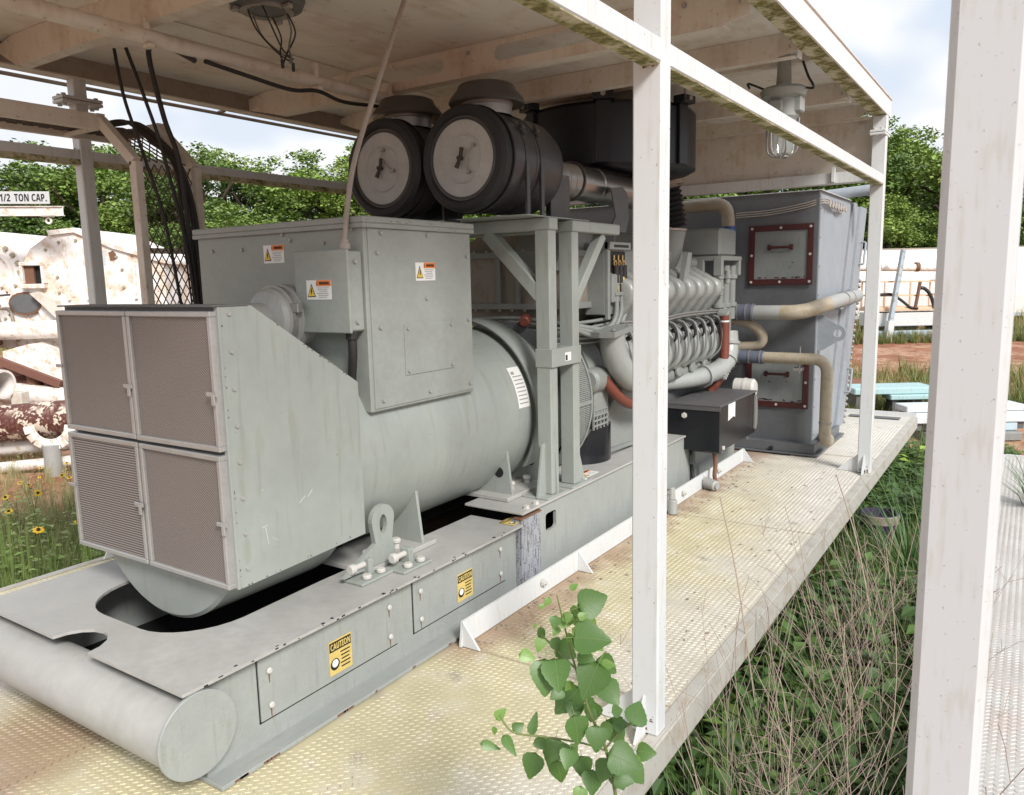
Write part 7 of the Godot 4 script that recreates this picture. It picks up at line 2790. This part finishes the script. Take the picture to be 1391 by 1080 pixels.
func sprig_mesh(n: int, leaf: float, h: float, seed_: int) -> ArrayMesh:
	var r := RandomNumberGenerator.new()
	r.seed = seed_
	var s := mb()
	s.set_smooth_group(-1)
	for i in n:
		var a := i * 2.4 + r.randf_range(-0.4, 0.4)
		var y := h * r.randf_range(0.15, 1.0)
		var o := Vector3(cos(a), 0, sin(a))
		var p := Vector3(0, y, 0) + o * leaf * 0.5
		var d := (o + Vector3(0, r.randf_range(-0.35, 0.45), 0)).normalized()
		var w := d.cross(Vector3.UP + Vector3(r.randf_range(-0.4, 0.4), 0, r.randf_range(-0.4, 0.4))).normalized()
		var l := leaf * r.randf_range(0.7, 1.3)
		var fold := Vector3.UP * l * 0.09
		quad(s, p, p + d * l * 0.4 + w * l * 0.32 + fold, p + d * l, p + d * l * 0.45)
		quad(s, p, p + d * l * 0.45, p + d * l, p + d * l * 0.4 - w * l * 0.32 + fold)
		s.set_smooth_group(-1)
		var st := Vector3(0.003, 0, 0)
		quad(s, Vector3(0, 0, 0) - st, Vector3(0, 0, 0) + st, p + st * 0.5, p - st * 0.5)
	return done(s, M.leafy)

func weeds() -> void:
	var where := []
	var cols := []
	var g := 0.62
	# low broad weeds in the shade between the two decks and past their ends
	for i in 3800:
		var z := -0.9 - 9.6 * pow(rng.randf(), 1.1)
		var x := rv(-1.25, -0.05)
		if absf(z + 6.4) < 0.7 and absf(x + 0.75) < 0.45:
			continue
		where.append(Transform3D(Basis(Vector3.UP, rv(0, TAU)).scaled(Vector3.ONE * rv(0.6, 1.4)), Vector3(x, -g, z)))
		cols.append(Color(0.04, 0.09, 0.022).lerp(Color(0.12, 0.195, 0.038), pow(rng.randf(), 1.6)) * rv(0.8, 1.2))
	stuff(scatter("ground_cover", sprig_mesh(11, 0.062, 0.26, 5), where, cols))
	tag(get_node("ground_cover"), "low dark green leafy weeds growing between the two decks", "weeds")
	var broad := []
	var broad_c := []
	for i in 420:
		var z := -1.0 - 7.5 * pow(rng.randf(), 1.3)
		var x := rv(-1.1, -0.1)
		if absf(z + 6.4) < 0.7 and absf(x + 0.75) < 0.45:
			continue
		broad.append(Transform3D(Basis(Vector3.UP, rv(0, TAU)).scaled(Vector3.ONE * rv(0.7, 1.5)), Vector3(x, -g, z)))
		broad_c.append(Color(0.045, 0.095, 0.024).lerp(Color(0.09, 0.16, 0.035), pow(rng.randf(), 1.6)))
	stuff(scatter("broad_weeds", sprig_mesh(8, 0.09, 0.34, 9), broad, broad_c))
	tag(get_node("broad_weeds"), "broad leaved green weeds among the dry stems between the two decks", "weeds")
	where = []
	cols = []
	for i in 1700:
		var z := -1.2 - 9.5 * rng.randf()
		where.append(Transform3D(Basis(Vector3.UP, rv(0, TAU)).scaled(Vector3.ONE * rv(0.6, 1.3)), Vector3(rv(-1.1, -0.1), -g, z)))
		cols.append(Color(0.08, 0.165, 0.035).lerp(Color(0.24, 0.26, 0.09), rng.randf() * 0.5))
	stuff(scatter("gap_grass", tuft_mesh(12, 0.42, 0.22, 0.008, 8), where, cols))
	tag(get_node("gap_grass"), "thin grass growing between the two decks", "grass")
	# rough meadow to the left of the deck
	where = []
	cols = []
	var where2 := []
	var cols2 := []
	for i in 12000:
		var x := -4.95 - 7.6 * pow(rng.randf(), 1.25)
		var z := rv(-11.0, 1.5)
		if x < -8.3 and rng.randf() < 0.6:
			continue
		var near := clampf((x + 9.0) / 4.0, 0.0, 1.0)
		var sc := rv(0.55, 1.15) * lerpf(0.55, 1.1, near)
		var c := Color(0.36, 0.32, 0.16).lerp(Color(0.17, 0.25, 0.06), clampf(near + rv(-0.35, 0.35), 0, 1)) * rv(0.8, 1.25)
		if i % 7 == 0:
			where2.append(Transform3D(Basis(Vector3.UP, rv(0, TAU)).scaled(Vector3.ONE * sc * 1.25), Vector3(x, -g, z)))
			cols2.append(c * 1.1)
		else:
			where.append(Transform3D(Basis(Vector3.UP, rv(0, TAU)).scaled(Vector3.ONE * sc), Vector3(x, -g, z)))
			cols.append(c)
	stuff(scatter("meadow_grass", tuft_mesh(18, 0.6, 0.32, 0.008, 21), where, cols))
	tag(get_node("meadow_grass"), "tall rough green grass growing left of the deck", "grass")
	stuff(scatter("meadow_weeds", sprig_mesh(22, 0.045, 0.62, 22), where2, cols2))
	tag(get_node("meadow_weeds"), "leafy weeds mixed into the grass left of the deck", "weeds")
	# far verges: by the lift and under the trees
	where = []
	cols = []
	var fwd := Vector3(-sin(YAW), 0, -cos(YAW))
	var rgt := Vector3(cos(YAW), 0, -sin(YAW))
	for i in 5200:
		var d := 0.0
		var x := 0.0
		if i < 1300:
			d = rv(25.0, 27.4)
			x = rv(9.0, 20.0)
		elif i < 1900:
			d = rv(11.4, 13.0)
			x = rv(4.9, 9.5)
			if x > 6.1 and d < 12.2:
				continue
		elif i < 2500:
			d = rv(13.0, 17.5)
			x = rv(4.0, 12.0)
		else:
			d = rv(27.5, 46.0)
			x = rv(-40.0, 30.0)
		var p := fwd * d + rgt * x
		p.y = -g
		where.append(Transform3D(Basis(Vector3.UP, rv(0, TAU)).scaled(Vector3.ONE * rv(0.6, 1.6) * (1.8 if i >= 2500 else 1.0)), p))
		cols.append(Color(0.11, 0.16, 0.035).lerp(Color(0.3, 0.26, 0.1), pow(rng.randf(), 1.6 if i < 1900 else 0.7)))
	stuff(scatter("verge_grass", tuft_mesh(14, 0.38, 0.2, 0.016, 31), where, cols))
	tag(get_node("verge_grass"), "patches of yellow green grass across the dirt yard", "grass")
	flowers()
	dry_weeds()
	long_grass()

func flowers() -> void:
	var proto := thing("yellow_flower", "yellow daisy with a dark heart standing in the grass left of the deck", "flower", Vector3(), 0.0, "yellow daisies in the grass left of the deck", false)
	var s := mb()
	tube(s, curve([Vector3(0, -0.7, 0), Vector3(0.01, -0.4, 0.01), Vector3(0, -0.01, 0)], 3), 0.003, 5)
	obj("stem", s, M.green_stem, proto)
	s = mb()
	s.set_smooth_group(-1)
	for k in 12:
		var a := TAU * k / 12
		var d := Vector3(cos(a), -0.12 + 0.1 * (k % 2), sin(a))
		var w := Vector3(-sin(a), 0, cos(a)) * 0.0075
		quad(s, d * 0.008, d * 0.022 + w, d * 0.034, d * 0.022 - w)
	obj("petals", s, M.petal, proto)
	s = mb()
	lathe(s, [Vector2(0.011, -0.002), Vector2(0.011, 0.004), Vector2(0.006, 0.011), Vector2(0, 0.013)], Transform3D(), 10)
	obj("flower_heart", s, M.flower_heart, proto)
	var r := RandomNumberGenerator.new()
	r.seed = 61
	for i in 110:
		var o := proto
		if i > 0:
			o = proto.duplicate()
			o.name = numbered("yellow_flower")
			add_child(o)
		var x := r.randf_range(-8.8, -5.1)
		var z := r.randf_range(-5.6, -1.2)
		var h := lerpf(-0.22, 0.16, clampf((x + 9.0) / 4.0, 0, 1)) + r.randf_range(-0.14, 0.1)
		o.position = Vector3(x, h, z)
		o.rotation = Vector3(r.randf_range(0.1, 0.8), r.randf_range(0.3, 1.6), 0)
		o.scale = Vector3.ONE * r.randf_range(0.55, 1.15)

func dry_weeds() -> void:
	var r := RandomNumberGenerator.new()
	r.seed = 88
	for c in 15:
		var z := -1.75 - 0.3 * c if c < 12 else -1.5 - 0.6 * (c - 12)
		var x := r.randf_range(-0.85, -0.35)
		var t := thing("dry_weed", "leafless clump of thin dry stems in the gap between the decks", "weed", Vector3(x, -0.62, z), 0.0, "dry leafless weeds between the decks", false)
		var s := mb()
		var heads := mb()
		var nh := 0
		for i in 16:
			var a := r.randf_range(0, TAU)
			var h := r.randf_range(0.5, 1.15) * (1.0 if c < 9 else 0.8)
			var thick := r.randf_range(0.55, 1.15)
			var l := r.randf_range(0.1, 0.62)
			var e := Vector3(cos(a) * l, h, sin(a) * l)
			var o := Vector3(r.randf_range(-0.14, 0.14), 0, r.randf_range(-0.14, 0.14))
			var mid := o.lerp(o + e, 0.5) + Vector3(r.randf_range(-0.08, 0.08), r.randf_range(-0.02, 0.12), r.randf_range(-0.08, 0.08))
			var path := curve([o, mid, o + e], 5)
			var radii := []
			for k in path.size():
				radii.append(lerpf(0.0027, 0.0008, float(k) / path.size()) * thick)
			tube(s, path, 0.003, 5, false, radii)
			for b in 3:
				var k := r.randi_range(3, path.size() - 2)
				var p: Vector3 = path[k]
				var q := p + Vector3(r.randf_range(-0.16, 0.16), r.randf_range(0.03, 0.24), r.randf_range(-0.16, 0.16))
				tube(s, [p, p.lerp(q, 0.5) + Vector3(0, 0.02, 0), q], 0.0018 if c in [3, 5] and b < 1 and i % 3 == 0 else 0.001, 4, false)
				if c in [3, 5] and b < 1 and i % 3 == 0:
					cyl(heads, q, q + Vector3(0, 0.014, 0), 0.006, 6, 0.002)
					nh += 1
		obj("stems", s, M.dead_stem if c % 5 else M.dead_stem_pale, t)
		if nh:
			stuff(obj("seed_heads", heads, M.seed_head, t))
	# single tall stems that cross in front of the deck
	for q in [[Vector3(-1.2, -0.6, -3.0), Vector3(-1.35, 0.3, -3.1), Vector3(-1.42, 0.78, -3.3)], [Vector3(-0.9, -0.6, -3.4), Vector3(-1.1, 0.2, -3.6), Vector3(-1.3, 0.55, -3.9)], [Vector3(-0.5, -0.6, -4.2), Vector3(-0.72, 0.1, -4.6), Vector3(-0.98, 0.42, -5.2)]]:
		var t := thing("tall_dry_stem", ["single tall dry stem rising just right of the white front post", "dry stem bending over the deck edge past the front post", "pale dry stem leaning across the far deck edge by the bucket"][[Vector3(-1.2, -0.6, -3.0), Vector3(-0.9, -0.6, -3.4), Vector3(-0.5, -0.6, -4.2)].find(q[0])], "weed", q[0], 0.0, "", false)
		var s := mb()
		var pts := []
		for p in q:
			pts.append(p - q[0])
		tube(s, curve(pts, 8), 0.0035, 6)
		obj("stem", s, M.dead_stem_pale, t)

func long_grass() -> void:
	var m := tuft_mesh(46, 0.75, 0.7, 0.02, 55)
	m.surface_set_material(0, M.long_blade)
	var spots := [[Vector3(-0.62, -0.62, -6.0), 1.15, "big clump of long dark green blades to the right of the bucket"], [Vector3(-0.55, -0.62, -7.4), 1.0, "clump of long green blades behind the bucket"], [Vector3(0.1, -0.1, -6.6), 0.8, "clump of long green blades hanging over the pink deck at the right edge"], [Vector3(-0.4, -0.62, -4.9), 0.75, "clump of long blades nearest the big white post"]]
	for q in spots:
		var t := thing("long_grass", q[2], "grass", q[0], rv(0, 6), "", false)
		t.scale = Vector3.ONE * q[1]
		share("blades", m, Transform3D(), t)
		share("blades", m, Transform3D(Basis(Vector3.UP, 2.0).scaled(Vector3.ONE * 0.8), Vector3(0.05, 0, 0.05)), t)
	var v := thing("seedling", "small yellow green seedling with a pinkish leaf beside the far deck corner", "plant", Vector3(-0.95, -0.62, -9.3), 0.0, "", false)
	var fm := sprig_mesh(14, 0.13, 0.5, 77)
	fm.surface_set_material(0, M.seedling_leaf)
	share("foliage", fm, Transform3D(), v)
	share("foliage", fm, Transform3D(Basis(Vector3.UP, 1.0), Vector3(0.18, -0.1, 0.1)), v)

# ---------------------------------------------------------------- foreground sapling
func leaf_mesh(young: bool, narrow: float) -> ArrayMesh:
	# broad toothed poplar leaf, slightly folded along the midrib; tip along +y, face along +z
	var s := mb()
	s.set_smooth_group(1)
	var n := 12
	var left := []
	var mid := []
	var right := []
	for k in n + 1:
		var f := float(k) / n
		var w := 0.5 * pow(sin(PI * pow(f, 0.62)), 0.8) * (1.0 - 0.22 * f) * narrow
		w += 0.012 * (1 if k % 2 else -1) * (0.0 if k == 0 or k == n else 1.0)
		var y := f - 0.5
		var curl := -0.16 * f * f
		left.append(Vector3(-maxf(w, 0.0), y, curl + w * 0.2))
		mid.append(Vector3(0, y - (0.03 if k == 0 else 0.0), curl))
		right.append(Vector3(maxf(w, 0.0), y, curl + w * 0.2))
	for k in n:
		quad(s, left[k], mid[k], mid[k + 1], left[k + 1])
		quad(s, mid[k], right[k], right[k + 1], mid[k + 1])
	var am := ArrayMesh.new()
	add_surf(am, s, M.sapling_leaf_young if young else M.sapling_leaf)
	s = mb()
	var path := []
	for k in n + 1:
		path.append(mid[k] + Vector3(0, 0, 0.004))
	tube(s, path, 0.008, 4, false)
	for k in [2, 3, 4, 6, 7]:
		for sd in [left, right]:
			var e: Vector3 = sd[mini(k + 3, n)]
			tube(s, [mid[k] + Vector3(0, 0, 0.003), (mid[k] as Vector3).lerp(e, 0.5) + Vector3(0, 0, 0.004), (mid[k] as Vector3).lerp(e, 0.85) + Vector3(0, 0, 0.004)], 0.004, 3, false)
	tube(s, [mid[0], mid[0] + Vector3(0, -0.25, -0.06)], 0.012, 5, false)
	add_surf(am, s, M.leaf_vein)
	return am

func sapling() -> void:
	var base := Vector3(-0.66, -0.62, -1.42)
	var t := thing("poplar_sapling", "young poplar sapling with broad green leaves in front of the deck edge", "sapling", base, 0.0, "", false)
	var s := mb()
	tube(s, curve([Vector3(-0.66, -0.62, -1.42) - base, Vector3(-0.67, 0.1, -1.43) - base, Vector3(-0.69, 0.44, -1.44) - base, Vector3(-0.726, 0.636, -1.45) - base, Vector3(-0.769, 0.743, -1.44) - base, Vector3(-0.8, 0.836, -1.437) - base, Vector3(-0.827, 0.929, -1.436) - base, Vector3(-0.846, 1.0, -1.436) - base], 5), 0.0045, 8, true, range(36).map(func(k: int) -> float: return lerpf(0.0058, 0.0014, k / 35.0)))
	obj("stem", s, M.green_stem, t)
	for br in [[Vector3(-0.735, 0.656, -1.447), Vector3(-0.781, 0.673, -1.42), Vector3(-0.849, 0.688, -1.377), Vector3(-0.909, 0.7, -1.34), Vector3(-0.935, 0.737, -1.33)], [Vector3(-0.735, 0.656, -1.447), Vector3(-0.705, 0.7, -1.47), Vector3(-0.66, 0.745, -1.48)], [Vector3(-0.72, 0.6, -1.45), Vector3(-0.69, 0.64, -1.42), Vector3(-0.65, 0.66, -1.4)], [Vector3(-0.8, 0.836, -1.437), Vector3(-0.84, 0.86, -1.44), Vector3(-0.9, 0.88, -1.46)]]:
		s = mb()
		var p := []
		for q in br:
			p.append(q - base)
		tube(s, curve(p, 4), 0.0022, 6)
		obj("twig", s, M.green_stem, t)
	var meshes := [leaf_mesh(false, 1.0), leaf_mesh(true, 0.85), leaf_mesh(false, 0.5)]
	var list := [[-0.746,1.012,-1.421,0.071,70,0],[-0.728,0.950,-1.380,0.082,100,0],[-0.770,0.875,-1.431,0.040,120,0],[-0.811,0.863,-1.325,0.076,185,0],[-0.781,0.880,-1.321,0.069,170,0],[-0.759,0.822,-1.430,0.086,200,0],[-0.863,0.709,-1.504,0.082,215,0],[-0.765,0.740,-1.537,0.067,160,0],[-0.793,0.701,-1.501,0.049,190,0],[-0.756,0.741,-1.361,0.063,180,0],[-0.720,0.689,-1.475,0.066,150,0],[-0.657,0.769,-1.449,0.058,30,0],[-0.681,0.788,-1.404,0.029,80,0],[-0.654,0.694,-1.384,0.076,120,0],[-0.719,0.723,-1.380,0.055,185,0],[-0.883,0.585,-1.471,0.068,200,0],[-0.910,0.570,-1.420,0.060,190,0],[-0.807,0.568,-1.480,0.053,170,0],[-0.892,0.626,-1.433,0.035,140,0],[-0.871,0.717,-1.271,0.051,150,2],[-0.921,0.698,-1.272,0.046,110,2],[-0.951,0.723,-1.356,0.033,40,1],[-0.975,0.668,-1.363,0.019,180,1],[-0.917,0.667,-1.441,0.053,10,2],[-0.949,0.654,-1.425,0.032,60,0],[-0.837,0.917,-1.297,0.036,110,1],[-0.853,0.877,-1.442,0.034,160,0],[-0.841,0.855,-1.468,0.054,130,0],[-0.816,1.018,-1.461,0.023,40,1],[-0.756,0.989,-1.392,0.024,60,1],[-0.792,0.978,-1.459,0.028,60,1],[-0.794,0.986,-1.338,0.028,190,0],[-0.925,0.859,-1.495,0.043,180,2],[-0.920,0.937,-1.491,0.017,60,1],[-0.889,0.927,-1.409,0.013,180,1],[-0.797,0.971,-1.400,0.025,200,1],[-0.839,0.594,-1.496,0.030,170,1],[-0.678,0.589,-1.496,0.054,150,0],[-0.784,0.792,-1.560,0.057,130,0],[-0.838,0.694,-1.496,0.049,190,0],[-0.817,0.607,-1.387,0.050,170,0],[-0.723,0.623,-1.422,0.053,200,0],[-0.713,0.572,-1.478,0.048,160,0],[-0.745,0.595,-1.408,0.053,180,0],[-0.761,0.691,-1.330,0.045,190,0]]
	var r := RandomNumberGenerator.new()
	r.seed = 5
	var spine := [Vector3(-0.69, 0.44, -1.44), Vector3(-0.726, 0.636, -1.45), Vector3(-0.769, 0.743, -1.44), Vector3(-0.8, 0.836, -1.437), Vector3(-0.827, 0.929, -1.436), Vector3(-0.846, 1.0, -1.436)]
	for i in 34:
		var f := pow(r.randf(), 0.9) * 4.99
		var on: Vector3 = (spine[int(f)] as Vector3).lerp(spine[int(f) + 1], f - int(f))
		var size := lerpf(0.05, 0.024, f / 5.0) * r.randf_range(0.7, 1.2)
		var off := Vector3(cos(YAW), 0, -sin(YAW)) * r.randf_range(-1, 1) * lerpf(0.1, 0.045, f / 5.0) + Vector3(0.2, 0, 0.6) * r.randf_range(-0.1, 0.1)
		list.append([on.x + off.x, on.y + r.randf_range(-0.03, 0.02), on.z + off.z, size, 180 - signf(off.x) * r.randf_range(10, 100), 1 if f > 3.2 or i % 4 == 0 else (2 if i % 5 == 0 else 0)])
	for q in list:
		var p := Vector3(q[0], q[1], q[2])
		var face := (Vector3(0.55, 0.0, 0.8) + Vector3(0, 0.55, 0) + Vector3(r.randf_range(-0.4, 0.4), r.randf_range(-0.25, 0.4), r.randf_range(-0.4, 0.4))).normalized()
		# the photograph's angle is measured clockwise from straight up
		var a := deg_to_rad(q[4])
		var rgt := Vector3(cos(YAW), 0, -sin(YAW))
		var tip := rgt * sin(a) + Vector3.UP * cos(a)
		tip = (tip - face * tip.dot(face)).normalized()
		var side := tip.cross(face)
		share("leaf", meshes[int(q[5])], Transform3D(Basis(side, tip, face).scaled_local(Vector3.ONE * q[3] * 1.0), p - base), t)
